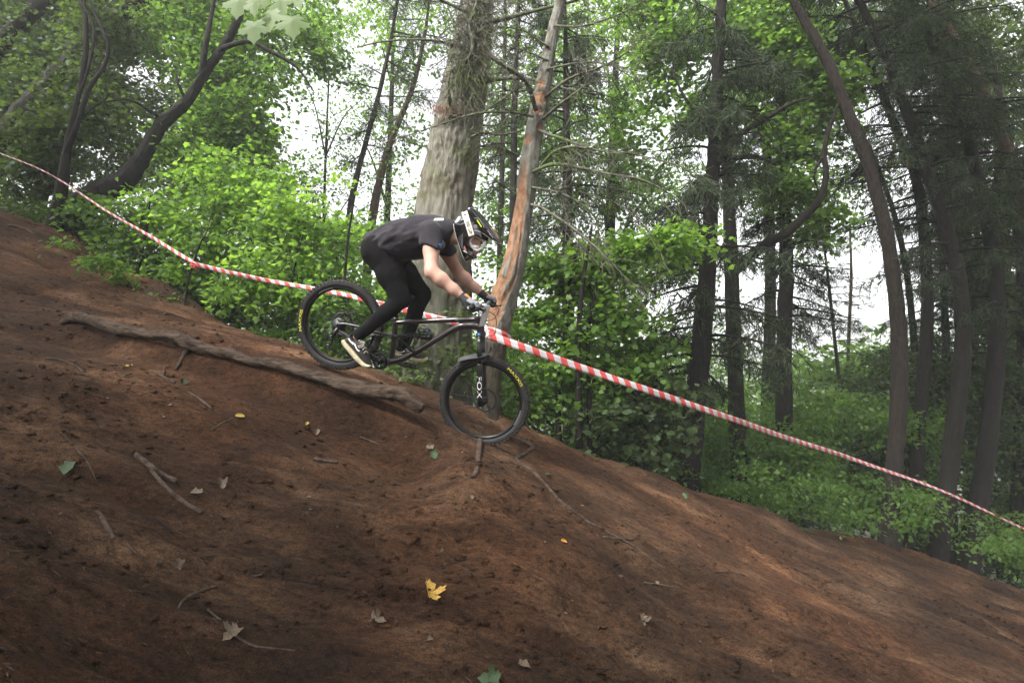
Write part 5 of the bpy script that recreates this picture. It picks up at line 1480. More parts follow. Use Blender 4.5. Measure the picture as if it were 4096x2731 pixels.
# fork
FA, FB = L4(1924, 1340), L4(1928, 1606)
fd_ = nrm(FB - FA)
fk = Acc()
V, F = tube(toW(np.array([FA + [0, 0, -0.075], FA + [0, 0, -0.03], FA + [0, 0, 0.03], FA + [0, 0, 0.075]])), np.array([0.024, 0.028, 0.028, 0.024]), 14); fk.add((V, F))
for s in (-1, 1):
    o_ = np.array([0, 0, 0.066 * s])
    fk.add(tube(toW(np.array([FA + o_ - fd_ * 0.01, FA + o_ + fd_ * 0.25])), 0.0185, 16))
fork = fk.obj('fork', M_BLACK, bike)
Ltot = np.linalg.norm(FB - FA)
fwd = np.array([-fd_[1], fd_[0], 0]); fwd = fwd if fwd[0] > 0 else -fwd
for s in (-1, 1):
    o_ = np.array([0, 0, 0.066 * s])
    A = Acc().add(tube(toW(np.array([FA + o_ + fd_ * 0.205, FA + o_ + fd_ * 0.215, FA + o_ + fd_ * 0.35, FA + o_ + fd_ * (Ltot - 0.03), FA + o_ + fd_ * (Ltot + 0.02)])), np.array([0.021, 0.0245, 0.0245, 0.024, 0.022]), 18))
    A.add(tube(toW(np.array([FA + o_ + fd_ * (Ltot - 0.03), FWC + o_])), np.array([0.02, 0.02]), 10))
    lg = A.obj('lower_leg', M_BLACK, fork)
    Acc().add(tube(toW(np.array([FA + o_ - fd_ * 0.022, FA + o_ - fd_ * 0.004])), np.array([0.013, 0.0195]), 16)).obj('blue_cap', M_BLUE, fork)
ar = Acc().add(tube(toW(spline(np.array([FA + fd_ * 0.225 + [0, 0, 0.066], FA + fd_ * 0.175 + fwd * 0.03 + [0, 0, 0.045], FA + fd_ * 0.165 + fwd * 0.035, FA + fd_ * 0.175 + fwd * 0.03 + [0, 0, -0.045], FA + fd_ * 0.225 + [0, 0, -0.066]]), 6)), 0.011, 8))
ar.obj('fork_arch', M_BLACK, fork)
V, F = text_tris('FOX')
u = V[:, 0] / V[:, 0].max(); v = V[:, 1] - 0.5
an = v * 1.5
legc = FA + np.array([0, 0, 0.066]) + fd_ * 0.30
tp = legc + fd_ * (u * 0.165)[:, None] + 0.0252 * (np.sin(an)[:, None] * fwd + np.cos(an)[:, None] * np.array([0, 0, 1.0]))
mesh('fork_lettering', toW(tp), F, M_WHITE, fork, False)
Acc().add((lambda q: (toW(q[0]), q[1]))(box(FA + fd_ * 0.03 + [0.0, 0, 0.066 + 0.0185], fd_, fwd, [0, 0, 1], 0.016, 0.014, 0.002))).obj('fork_sticker', M_WHITE, fork, False)
Acc().add(tube(toW(np.array([FWC + [-0.045, 0.07, -0.05], FWC + [-0.05, 0.13, -0.05]])), np.array([0.02, 0.018]), 10)).obj('front_brake_caliper', M_BLACK, fork)

# mudguard: a bent plate over the front tyre
mg = LL([(1836, 1432), (1856, 1424), (1885, 1417), (1915, 1413), (1938, 1409), (1952, 1402), (1962, 1388)])
mg = spline(mg, 4)
V, F = [], []
nw = 9
for i, p in enumerate(mg):
    f_ = i / (len(mg) - 1)
    w_ = 0.062 * (0.55 + 0.9 * math.sin(math.pi * (0.12 + 0.78 * f_)))
    for j in range(nw):
        x = (j / (nw - 1)) * 2 - 1
        V.append(p + np.array([0, -0.022 * x * x, x * w_]))
nv = len(V)
V += [v + np.array([0, -0.0025, 0]) for v in V]
for i in range(len(mg) - 1):
    for j in range(nw - 1):
        q = (i * nw + j, i * nw + j + 1, (i + 1) * nw + j + 1, (i + 1) * nw + j)
        F += [q, tuple(nv + k for k in q[::-1])]
mesh('mudguard', toW(np.array(V)), F, M_GUARD, bike)

# stem, handlebar, grips, levers, plate
HB = L4(1938, 1226)
st = Acc().add(tb([(1927, 1262), (1928, 1238)], [0.021, 0.020])).add(tube(toW(np.array([L4(1927, 1243), HB])), np.array([0.021, 0.021]), 14))
st.add(tube(toW(np.array([HB + [0, 0, -0.028], HB + [0, 0, 0.028]])), 0.023, 16))
st.obj('stem', M_SILVER, bike)
def bar_pt(n):
    x = abs(n)
    rise = 0.02 * sstep(0.05, 0.16, x)
    return HB + np.array([-0.05 * max(0, x - 0.12) ** 1.2 * 1.6, float(rise), n])
hb = Acc().add(tube(toW(np.array([bar_pt(n) for n in np.linspace(-0.385, 0.385, 41)])), 0.0125 + 0.0035 * np.exp(-(np.linspace(-0.385, 0.385, 41) / 0.09) ** 4), 14))
bar = hb.obj('handlebar', M_STEEL, bike)
for s in (-1, 1):
    ns = np.linspace(0.255, 0.388, 27) * s
    Acc().add(tube(toW(np.array([bar_pt(n) for n in ns])), 0.0165 + 0.0012 * (np.arange(27) % 2), 14)).obj('grip', M_RUBBER, bar)
    b_ = bar_pt(0.225 * s)
    lv = Acc().add(tube(toW(np.array([b_ + [-0.004, -0.012, -0.01 * s], b_ + [0.03, -0.028, -0.03 * s], b_ + [0.055, -0.03, 0.0]])), np.array([0.016, 0.015, 0.010]), 10))
    lv.add(tube(toW(spline(np.array([b_ + [0.055, -0.03, 0.0], b_ + [0.066, -0.036, 0.05 * s], b_ + [0.060, -0.038, 0.11 * s], b_ + [0.068, -0.040, 0.135 * s]]), 5)), 0.0055, 8))
    lv.add(tube(toW(np.array([b_ + [0, 0, -0.012], b_ + [0, 0, 0.012]])), 0.019, 14))
    lv.obj('brake_lever', M_BLACK, bar)
pl = Acc()
pp = spline(LL([(1958, 1222), (1954, 1244), (1948, 1268), (1943, 1290), (1938, 1302)]), 5)
V, F = [], []
for p in pp:
    for j in range(7):
        x = (j / 6) * 2 - 1
        V.append(p + np.array([-0.03 * x * x, 0, x * 0.085]))
nv = len(V); V += [v + np.array([0.003, 0, 0]) for v in V]
for i in range(len(pp) - 1):
    for j in range(6):
        q = (i * 7 + j, i * 7 + j + 1, (i + 1) * 7 + j + 1, (i + 1) * 7 + j)
        F += [q, tuple(nv + k for k in q[::-1])]
mesh('front_plate', toW(np.array(V)), F, M_PLATE, bike)
cb = Acc()
for pts in ([HB + [0.05, -0.03, 0.10], HB + [0.09, -0.08, 0.04], HB + [0.075, -0.2, 0.02], FA + [0.035, -0.03, -0.05], FA + fd_ * 0.2 + [0.03, 0, -0.07], FWC + [-0.03, 0.13, -0.06]],
            [HB + [0.05, -0.03, -0.12], HB + [0.10, -0.02, -0.06], HB + [0.07, -0.09, 0.03], L4(1915, 1290, 0.03)]):
    cb.add(tube(toW(spline(np.array(pts), 8)), 0.0027, 6))
cb.obj('brake_hose', M_BLACK, bike)
# ------------------------------------------------------------------ the rider
M_SKIN = simple('skin', (0.40, 0.235, 0.18), 0.62, var=0.18, scale=13, spec=0.3, sss=0.12, bump=0.04, bscale=300)
M_SHIRT = simple('charcoal_cotton', (0.022, 0.0195, 0.024), 0.95, var=0.25, scale=14, bump=0.15, bscale=500, spec=0.15, sheen=0.06)
M_TROUSER = simple('black_trouser_cloth', (0.0042, 0.0038, 0.0042), 0.9, var=0.3, scale=14, bump=0.15, bscale=500, spec=0.12)
M_HELMET = simple('black_gloss_shell', (0.006, 0.006, 0.007), 0.14, var=0.2, scale=30, coat=0.7)
M_CREAM = simple('cream_strap', (0.64, 0.61, 0.55), 0.8, var=0.1, scale=60)
M_GOGGLE = simple('white_goggle_frame', (0.80, 0.80, 0.79), 0.4, var=0.08)
M_REFLECTION = simple('painted_shell_reflection', (0.34, 0.34, 0.35), 0.3, var=0.2, scale=50, coat=0.5)  # pale colour of the reflection painted on the helmet's back
M_NEON = simple('neon_vent', (0.55, 0.75, 0.02), 0.5, var=0.1)
M_DARKP = simple('dark_print', (0.02, 0.02, 0.025), 0.6, var=0.2)
M_CANVAS = simple('black_shoe_canvas', (0.022, 0.020, 0.018), 0.9, var=0.4, scale=40, bump=0.3, bscale=600)
M_SOLE = simple('worn_cream_rubber', (0.44, 0.38, 0.25), 0.85, var=0.35, scale=30)
M_LACE = simple('grey_lace', (0.30, 0.28, 0.24), 0.9, var=0.3, scale=60)
M_BADGE_BLUE = simple('badge_blue', (0.07, 0.22, 0.55), 0.7, var=0.15)
M_BADGE_TAN = simple('badge_tan', (0.30, 0.24, 0.17), 0.7, var=0.5, scale=120)

def glove_material():
    m, t, b, o = new_mat('glove_cloth')
    at = N(t, 'ShaderNodeAttribute', attribute_name='panel')
    t.links.new(ramp(t, at.outputs['Fac'], [(0.0, (0.012, 0.012, 0.013)), (0.30, (0.012, 0.012, 0.013)), (0.36, (0.17, 0.18, 0.20)), (0.74, (0.17, 0.18, 0.20)), (0.80, (0.72, 0.17, 0.04)), (1.0, (0.72, 0.17, 0.04))]), b.inputs['Base Color'])
    b.inputs['Roughness'].default_value = 0.85
    return m
M_GLOVE = glove_material()

person = empty('person', toW(np.array([*PN[:2], 0.0])))
tag(person, 'rider in charcoal T-shirt, black trousers and full-face helmet crouched over the bike', 'person')

def fold(p, amp, d, freq, seed):
    d = nrm(np.asarray(d, float))
    q = p @ d
    e = p - q[:, None] * d
    return amp * fbm(q * freq * 0.25 + 3, e[:, 0] * freq + e[:, 1] * freq * 0.6, e[:, 2] * freq, 3, seed)

# joints
SH_N, SH_F = L4(1722, 938, 0.185), L4(1752, 946, -0.185)
EL_N, EL_F = L4(1727, 1088, 0.33), L4(1833, 1092, -0.33)
WR_N, WR_F = L4(1853, 1189, 0.315), L4(1929, 1176, -0.315)
NECK0, NECK1 = L4(1780, 938, 0), L4(1835, 950, 0.01)
HEAD = L4(1884, 938, 0.015)
HIP_N, HIP_F = L4(1522, 1002, 0.095), L4(1540, 1008, -0.095)
KN_N, KN_F = L4(1607, 1196, 0.15), L4(1688, 1178, -0.14)
AN_N, AN_F = L4(1430, 1345, 0.145), L4(1612, 1385, -0.145)

TOR = [L4(1522, 992), L4(1592, 966), L4(1680, 948), L4(1745, 938), L4(1788, 936)]
TORR = [0.131, 0.138, 0.139, 0.122, 0.080]

def arm(p, S, E, W, k=0.02):
    e1 = S + (E - S) * 0.45; w1 = E + (W - E) * 0.28
    f = chain(p, [S, e1, E], [0.056, 0.055, 0.0455], k)
    f = smin(f, chain(p, [E, w1, E + (W - E) * 0.7, W], [0.0455, 0.0485, 0.037, 0.0285], 0.03), 0.03)
    return f

def f_body(p):
    f = chain(p, TOR, [r - 0.022 for r in TORR], 0.05, 1 / 1.35)
    f = smin(f, chain(p, [NECK0, NECK1], [0.062, 0.056], 0.03), 0.04)
    f = smin(f, arm(p, SH_N, EL_N, WR_N), 0.03)
    f = smin(f, arm(p, SH_F, EL_F, WR_F), 0.03)
    for H, K_, A in ((HIP_N, KN_N, AN_N), (HIP_F, KN_F, AN_F)):
        f = smin(f, chain(p, [H, K_, A], [0.085, 0.05, 0.034], 0.03), 0.03)
    # head with jaw, nose, brow and lips
    f = smin(f, ell(p, HEAD, (0.085, 0.098, 0.074)), 0.02)
    f = smin(f, cap(p, L4(1885, 960, 0.02), L4(1893, 1000, 0.03), 0.062, 0.045), 0.02)
    f = smin(f, cap(p, L4(1917, 972, 0.052), L4(1917, 982, 0.064), 0.010, 0.013), 0.012)
    f = smin(f, cap(p, L4(1912, 955, 0.07), L4(1925, 962, 0.05), 0.010, 0.010), 0.012)
    f = smin(f, cap(p, L4(1892, 1003, 0.06), L4(1900, 1008, 0.03), 0.010, 0.010), 0.01)
    f = f + 0.0015 * fbm(p[:, 0] * 18, p[:, 1] * 18, p[:, 2] * 18, 2, 3)
    return f
lo = np.min([HIP_N, AN_N, AN_F, EL_N, WR_F, HEAD, KN_F], 0) - 0.2
hi = np.max([HIP_N, AN_N, SH_F, EL_N, WR_F, HEAD, KN_F], 0) + 0.2
isurf('body', f_body, lo, hi, 0.0095, M_SKIN, person)

# trousers
def leg(p, H, K_, A):
    t1 = H + (K_ - H) * 0.5; c1 = K_ + (A - K_) * 0.35
    f = chain(p, [H, t1, K_], [0.113, 0.102, 0.069], 0.03)
    g = chain(p, [K_, c1, A], [0.067, 0.060, 0.046], 0.02)
    return smin(f, g, 0.02)
def f_trou(p):
    hips = smin(cap(p, L4(1520, 996), L4(1556, 985), 0.128, 0.126, 1 / 1.32), cap(p, L4(1512, 1012, 0.09), L4(1512, 1012, -0.09), 0.110, 0.110), 0.04)
    a = leg(p, HIP_N, KN_N, AN_N); b = leg(p, HIP_F, KN_F, AN_F)
    f = smin(smin(a, hips, 0.05), smin(b, hips, 0.05), 0.012)
    ku = np.exp(-((p - KN_N) ** 2).sum(1) / 0.012) + np.exp(-((p - KN_F) ** 2).sum(1) / 0.012) + 0.6 * np.exp(-((p - HIP_N) ** 2).sum(1) / 0.02)
    f = f - (0.004 + 0.010 * np.clip(ku, 0, 1)) * fbm(p[:, 0] * 15 + p[:, 1] * 9, p[:, 1] * 12 - p[:, 0] * 16, p[:, 2] * 14, 3, 15)
    f = f - 0.003 * fbm(p[:, 0] * 40, p[:, 1] * 40, p[:, 2] * 30, 2, 16)
    # ankle hems
    for K_, A in ((KN_N, AN_N), (KN_F, AN_F)):
        d = nrm(A - K_)
        near = ((p - A) ** 2).sum(1) < 0.03
        f = np.where(near, smax(f, (p - A) @ d - 0.010, 0.006), f)
    return f
isurf('trousers', f_trou, np.minimum(lo, AN_N - 0.12), np.maximum(L4(1760, 900, 0.3), L4(1760, 900, -0.3) + [0, 0, 0.6]), 0.008, M_TROUSER, person)

# T-shirt
CUFF_N, CUFF_F = SH_N + (EL_N - SH_N) * 0.42, SH_F + (EL_F - SH_F) * 0.42
HEM_A, HEM_B = L4(1476, 952), L4(1592, 1062)
hem_d = HEM_B - HEM_A; hem_n = nrm(np.array([-hem_d[1], hem_d[0], 0]))
if hem_n[0] < 0: hem_n = -hem_n
def f_shirt(p):
    t = chain(p, TOR, [r + 0.004 for r in TORR], 0.06, 1 / 1.36)
    t = smin(t, cap(p, L4(1500, 1000), L4(1560, 1000), 0.126, 0.122, 1 / 1.36), 0.04)
    # folds running from the armpit to the hip
    fo = 0.0075 * (1 - np.abs(fbm(p[:, 0] * 5 + p[:, 1] * 8, p[:, 1] * 17 - p[:, 0] * 9, p[:, 2] * 6, 3, 8)) * 2.6)
    t = t - fo * sstep(L4(1775, 900)[0], L4(1690, 900)[0], p[:, 0])
    hemw = (p - HEM_A) @ hem_n + 0.012 * fbm(p[:, 2] * 9, p[:, 0] * 9 + p[:, 1] * 9, 0.0, 2, 19)
    t = smax(t, -hemw, 0.006)
    for S, E, Cf in ((SH_N, EL_N, CUFF_N), (SH_F, EL_F, CUFF_F)):
        d = nrm(E - S)
        s = cap(p, S - d * 0.02, Cf + d * 0.06, 0.080, 0.081)
        s = s - 0.006 * fbm(p[:, 0] * 14, p[:, 1] * 10, p[:, 2] * 14, 2, 23)
        s = smax(s, (p - Cf) @ nrm(d - np.array([0.55, 0.0, 0.0])), 0.004)
        t = smin(t, s, 0.03)
    # neck opening
    nd = nrm(NECK1 - NECK0)
    t = smin(t, cap(p, L4(1770, 922), L4(1826, 916), 0.085, 0.064), 0.03)
    t = smax(t, (p - L4(1820, 935)) @ nrm(np.array([0.9, -0.42, 0.0])), 0.01)
    return t
isurf('t_shirt', f_shirt, np.minimum(L4(1420, 1100, 0.35), L4(1420, 1100, -0.35)) - [0, 0, 0], np.maximum(L4(1870, 840, 0.35), L4(1870, 840, -0.35)), 0.0078, M_SHIRT, person)
c4 = lambda pts: [(1700 + x / 5.2275, 800 + y / 5.2275) for x, y in pts]
shirt = [o for o in person.children if o.name.startswith('t_shirt')][0]
decal('sleeve_badge', f_shirt, [c4([(382, 835), (300, 905), (282, 935), (305, 1000), (345, 1038), (372, 930)])], M_BADGE_BLUE, shirt, 0.003)
decal('badge_edge', f_shirt, [c4([(384, 840), (432, 915), (412, 995), (350, 1045), (374, 932)])], M_BADGE_TAN, shirt, 0.003)
decal('back_print', f_shirt, [c4([(175 + i * 36, 425), (200 + i * 36, 432), (240 + i * 30, 382), (215 + i * 30, 380)]) for i in range(6)], M_WHITE, shirt, 0.003, sub=2)
trou = [o for o in person.children if o.name.startswith('trousers')][0]
dots = []
for i in range(14):
    for j in range(6):
        x, y = 1600 + 4.6 * i + 1.5 * j, 1044 + 4.6 * i - 3.2 * j + (2 if i % 2 else 0)
        if 3 < i < 6: continue
        dots.append([(x - 0.9, y), (x, y - 0.9), (x + 0.9, y), (x, y + 0.9)])
tag(decal('vent_dots', f_trou, dots, M_GREYP, trou, 0.002, sub=1), kind='stuff')

# gloves
def hand(name, WR, s):
    n0 = 0.322 * s
    G = bar_pt(n0)
    gr = 0.0165
    def at(ang, r, dn): return G + np.array([r * math.cos(math.radians(ang)), r * math.sin(math.radians(ang)), dn])
    fingers = []
    for i, (dn, ln, rr) in enumerate(((-0.033, 0.86, 0.0095), (-0.011, 1.0, 0.0100), (0.011, 1.05, 0.0102), (0.033, 0.98, 0.0098))):
        dn = dn * s * -1 if s < 0 else -dn                            # little finger outermost
        angs = [84, 44, 2, -42 * ln, -92 * ln, -132 * ln]
        fingers.append(([at(a, gr + 0.0155 - 0.002 * (j > 3), dn + 0.0) for j, a in enumerate(angs)], [rr * 1.12, rr * 1.1, rr * 1.05, rr, rr * 0.95, rr * 0.85]))
    th = [at(150, 0.045, -0.030 * s), at(205, 0.036, -0.040 * s), at(250, 0.029, -0.044 * s), at(300, 0.028, -0.040 * s)]
    kn = [fg[0][0] for fg in fingers]
    wd = nrm(G - WR)
    cuff = WR - wd * 0.022
    def f(p):
        g = None
        for pts, rad in fingers:
            c = chain(p, pts, rad, 0.004)
            g = c if g is None else np.minimum(g, c)
        palm = None
        for i, k in enumerate(kn):
            base = WR + np.array([0.006, -0.004, (k[2] - G[2]) * 0.45])
            c = cap(p, base, k + np.array([-0.006, -0.004, 0]), 0.023, 0.0165)
            palm = c if palm is None else smin(palm, c, 0.014)
        heel = cap(p, WR + wd * 0.03 + np.array([0, -0.012, 0.02 * s]), at(190, 0.032, 0.025 * s), 0.024, 0.018)
        palm = smin(palm, heel, 0.02)
        g = smin(g, palm, 0.008)
        g = smin(g, chain(p, th, [0.0155, 0.0130, 0.0115, 0.0095], 0.006), 0.010)
        c = cap(p, cuff, WR + wd * 0.02, 0.0335, 0.031)
        c = smax(c, -((p - cuff) @ wd), 0.002)
        return smin(g, c, 0.012)
    def panel(V):
        ang = np.arctan2(V[:, 1] - G[1], V[:, 0] - G[0])
        up = (V - (WR + G) / 2) @ nrm(np.array([0.55, 0.85, 0]))
        grey = sstep(0.006, 0.010, up + 0.004 * vn(V[:, 0] * 60, V[:, 1] * 60, V[:, 2] * 60, 4)) * ((V - WR) @ wd > 0.040)
        fin = ((ang > -0.3) & (ang < 1.0) & (np.sin(V[:, 2] * 290) > -0.2) & (np.hypot(V[:, 0] - G[0], V[:, 1] - G[1]) > 0.033))
        val = np.where(fin, 0.5, 0.5 * grey)
        org = (up > 0.016) & ((V - WR) @ wd > 0.0) & (np.abs(V[:, 2] - G[2]) < 0.02) & ((V - WR) @ wd < 0.05)
        org |= (np.abs(ang - 0.95) < 0.13) & fin & (vn(V[:, 0] * 20, V[:, 1] * 20, V[:, 2] * 40, 9) > -0.2)
        return np.where(org, 1.0, val)
    ob = isurf(name, f, np.minimum(np.min(kn, 0), cuff) - 0.075, np.maximum(np.max(kn, 0), cuff) + 0.075, 0.0034, M_GLOVE, person, attrs={'panel': panel})
    return ob, f
gl_n, f_gl = hand('glove', WR_N, 1)
gl_f, _ = hand('glove', WR_F, -1)
th_ = np.linspace(0, 2 * np.pi, 15)
def eq(cx, cy, r): return [(cx + r * math.cos(t), cy + r * math.sin(t)) for t in th_[:-1]]
ring = []
for i in range(12):
    if i in (0,): continue
    a, b = 2 * math.pi * i / 12, 2 * math.pi * (i + 1) / 12
    ring.append([(1878 + 8.5 * math.cos(a), 1231 + 7.5 * math.sin(a)), (1878 + 8.5 * math.cos(b), 1231 + 7.5 * math.sin(b)), (1878 + 4.5 * math.cos(b), 1231 + 4 * math.sin(b)), (1878 + 4.5 * math.cos(a), 1231 + 4 * math.sin(a))])
decal('glove_emblem', f_gl, ring, M_WHITE, gl_n, 0.002, sub=1)

# shoes
def shoe(name, upper, sole, n0, stripe, lace, hole):
    U = LL([(x, y, n0) for x, y in upper]); S = LL([(x, y, n0) for x, y in sole])
    def fu(p):
        f = pillow(p, U, 0.042, n0, 0.045)
        return f
    def fs(p): return slab(p, S, 0.050, n0, 0.010)
    lo_ = np.minimum(U.min(0), S.min(0)) - 0.07; hi_ = np.maximum(U.max(0), S.max(0)) + 0.07
    o = isurf(name, fu, lo_, hi_, 0.0042, M_CANVAS, person)
    isurf('sole', fs, lo_, hi_, 0.0042, M_SOLE, o)
    fa = lambda p: np.minimum(fu(p), fs(p))
    if stripe:
        decal('side_stripe', fa, ribbon_px(stripe, 5.0), M_GOGGLE, o, 0.002, sub=1)
    line = [((a[0] * 0.8 + b[0] * 0.2), (a[1] * 0.8 + b[1] * 0.2)) for a, b in zip(hole[0], hole[1])]
    decal('sole_line', fs, ribbon_px(line, 1.6), M_DARKP, o, 0.002, sub=1)
    A = Acc()
    for pts in lace:
        P = trace(fa, spline(np.array(pts, float), 4), off=0.006)
        A.add(tube(toW(P), 0.0042, 6))
    if lace: tag(A.obj('laces', M_LACE, o), kind='stuff')
    return o
c6 = lambda pts: [(1350 + x / 5.88, 1250 + y / 5.88) for x, y in pts]
shoe('shoe', c6([(190, 600), (260, 560), (320, 480), (365, 470), (350, 560), (400, 640), (480, 660), (560, 600), (660, 690), (700, 850), (735, 960), (770, 1110), (800, 1190), (810, 1240), (690, 1210), (560, 1090), (400, 900), (250, 730), (180, 650)]),
     c6([(180, 625), (150, 640), (145, 690), (180, 760), (300, 905), (430, 1060), (560, 1190), (660, 1262), (780, 1268), (812, 1250), (800, 1225), (700, 1195), (580, 1085), (430, 905), (290, 745), (205, 655)]), 0.155,
     c6([(262, 610), (300, 670), (350, 715), (405, 750), (435, 820), (470, 880), (520, 905)]),
     [c6([(490, 650), (560, 680), (650, 690)]), c6([(520, 720), (600, 700), (660, 740)]), c6([(480, 800), (560, 760), (640, 720)]), c6([(500, 830), (590, 790), (650, 800)]), c6([(590, 880), (640, 830), (690, 850)]), c6([(620, 960), (670, 900), (720, 930)]), c6([(640, 700), (600, 780), (560, 830)]), c6([(650, 900), (720, 960)])],
     (c6([(205, 655), (290, 745), (430, 905), (580, 1085), (700, 1195), (800, 1225)]), c6([(150, 690), (300, 905), (430, 1060), (560, 1190), (660, 1262), (780, 1268)])))
shoe('shoe', c6([(1310, 800), (1400, 700), (1560, 690), (1640, 760), (1760, 880), (1900, 960), (2010, 1010), (2085, 1065), (2095, 1100), (1900, 1085), (1700, 1040), (1500, 980), (1320, 900)]),
     c6([(1310, 890), (1300, 950), (1420, 1000), (1700, 1085), (1900, 1140), (2050, 1160), (2105, 1100), (2085, 1062), (2040, 1060), (1900, 1060), (1700, 1020), (1500, 950)]), -0.155,
     c6([(1340, 870), (1420, 925), (1510, 930), (1580, 900)]), [c6([(1600, 850), (1680, 880), (1740, 870)]), c6([(1640, 890), (1700, 920), (1780, 900)])],
     (c6([(1320, 895), (1500, 950), (1700, 1020), (1900, 1060), (2040, 1060)]), c6([(1310, 960), (1420, 1000), (1700, 1085), (1900, 1140), (2050, 1160)])))

# helmet
HEL = LL([(x, y, 0.015) for x, y in c4([(592, 520), (610, 455), (650, 395), (720, 320), (820, 245), (920, 200), (1010, 195), (1100, 255), (1190, 370), (1265, 520), (1315, 690), (1330, 830), (1330, 885), (1262, 915), (1195, 975), (1110, 1040), (1060, 1075), (1060, 1130), (1088, 1185), (1082, 1222), (1000, 1240), (930, 1275), (880, 1302), (838, 1298), (800, 1220), (760, 1130), (690, 900), (640, 740), (605, 610)])])
PORT = LL([(x, y, 0.06) for x, y in c4([(905, 850), (950, 800), (1050, 745), (1180, 800), (1350, 905), (1290, 965), (1150, 1035), (1055, 1050), (990, 1000), (920, 935)])])
def f_helm(p):
    f = pillow(p, HEL, 0.100, 0.015, 0.128)
    port = smax(poly2(p, PORT), -(p[:, 2] + 0.07), 0.01)
    f = smax(f, -port, 0.006)
    f = smax(f, -ell(p, HEAD - np.array([0.0, 0.005, 0]), (0.088, 0.101, 0.077)), 0.004)
    # cheek ridges and rim bead
    return f
hlo = HEL.min(0) - [0.05, 0.05, 0.16]; hhi = HEL.max(0) + [0.06, 0.06, 0.15]
helm = isurf('helmet', f_helm, hlo, hhi, 0.0045, M_HELMET, person)
VIS = LL([(x, y, 0.015) for x, y in c4([(925, 240), (960, 185), (1005, 168), (1080, 215), (1250, 410), (1440, 650), (1560, 830), (1606, 912), (1590, 930), (1500, 885), (1430, 845), (1330, 785), (1200, 690), (1100, 650), (1015, 630), (980, 520), (945, 380)])])
CREST_V = LL([(x, y, 0.015) for x, y in c4([(905, 400), (1000, 470), (1180, 640), (1400, 800), (1560, 900)])])
def f_vis(p):
    f = slab(p, VIS, 0.112, 0.015, 0.022)
    # narrower at the front, hollow beneath
    t = np.clip((p[:, 0] - VIS[:, 0].min()) / (VIS[:, 0].max() - VIS[:, 0].min()), 0, 1)
    f = smax(f, np.abs(p[:, 2] - 0.015) - (0.116 - 0.035 * t), 0.02)
    inner = slab(p, VIS - np.array([0.012, 0.022, 0]), 0.100 - 0.0, 0.015, 0.02)
    return smax(f, -smax(inner, np.abs(p[:, 2] - 0.015) - (0.100 - 0.035 * t), 0.01), 0.004)
vis = isurf('visor', f_vis, hlo, VIS.max(0) + [0.05, 0.06, 0.15], 0.0045, M_HELMET, helm)
f_hv = lambda p: np.minimum(f_helm(p), f_vis(p))
strap = decal('goggle_strap', f_hv, ribbon_px(c4([(822, 240), (862, 370), (905, 520), (945, 650), (985, 790)]), 23.0), M_CREAM, helm, 0.004, sub=1)
text_on('strap_lettering', f_hv, 'LS2', [(1700 + 800 / 5.2275, 800 + 300 / 5.2275), (1700 + 938 / 5.2275, 800 + 720 / 5.2275), (1700 + 995 / 5.2275, 800 + 715 / 5.2275), (1700 + 862 / 5.2275, 800 + 285 / 5.2275)], M_DARKP, strap, off=0.0075)
decal('neon_vent', f_hv, [c4([(1075, 415), (1105, 420), (1190, 560), (1170, 565)])], M_NEON, helm, 0.003)
decal('vent_surround', f_hv, ribbon_px(c4([(1030, 385), (1110, 385), (1200, 500), (1235, 580)]), 3.0), M_GREYP, helm, 0.002, sub=1)
decal('helmet_emblem', f_hv, [c4([(1055 + 42 * math.cos(t), 555 + 42 * math.sin(t)) for t in th_[:-1]])], M_GREYP, helm, 0.002)
text_on('visor_lettering', f_hv, 'Bluegrass', [(1700 + 1300 / 5.2275, 800 + 650 / 5.2275), (1700 + 1415 / 5.2275, 800 + 795 / 5.2275), (1700 + 1430 / 5.2275, 800 + 785 / 5.2275), (1700 + 1318 / 5.2275, 800 + 635 / 5.2275)], M_WHITE, vis)
decal('visor_piping', f_hv, ribbon_px(c4([(1030, 632), (1120, 655), (1220, 705), (1330, 785), (1440, 850), (1590, 925)]), 1.6), M_WHITE, vis, 0.002, sub=1)
decal('helmet_rim', f_hv, ribbon_px(c4([(598, 500), (606, 600), (650, 770), (700, 920), (765, 1120), (842, 1292)]), 1.8), M_CREAM, helm, 0.003, sub=1)
decal('carbon_ribs', f_hv, [b for i in range(10) for b in ribbon_px(c4([(662 + 13 * i, 830 + 22 * i), (800 - 2 * i, 690 + 24 * i)]), 0.8)], M_GREYP, helm, 0.002, sub=1)
decal('painted_reflection', f_hv, [c4([(618, 468), (660, 400), (705, 345), (748, 350), (715, 420), (660, 478)])], M_REFLECTION, helm, 0.002)  # pale patch painted as a reflection on the shell, not a separate panel
decal('chin_vent', f_hv, [c4([(822, 955), (848, 990), (868, 1050), (868, 1078), (838, 1062), (812, 1030), (808, 985)])], M_SKIN, helm, 0.002)
decal('chin_vent_lip', f_hv, ribbon_px(c4([(808, 1055), (840, 1080), (882, 1103)]), 4.0), M_GOGGLE, helm, 0.003, sub=1)
decal('mouth_grille', f_hv, [c4([(905, 1290), (925, 1225), (960, 1200), (1040, 1215), (1065, 1235), (1000, 1245), (940, 1275)])], M_GREYP, helm, 0.002)
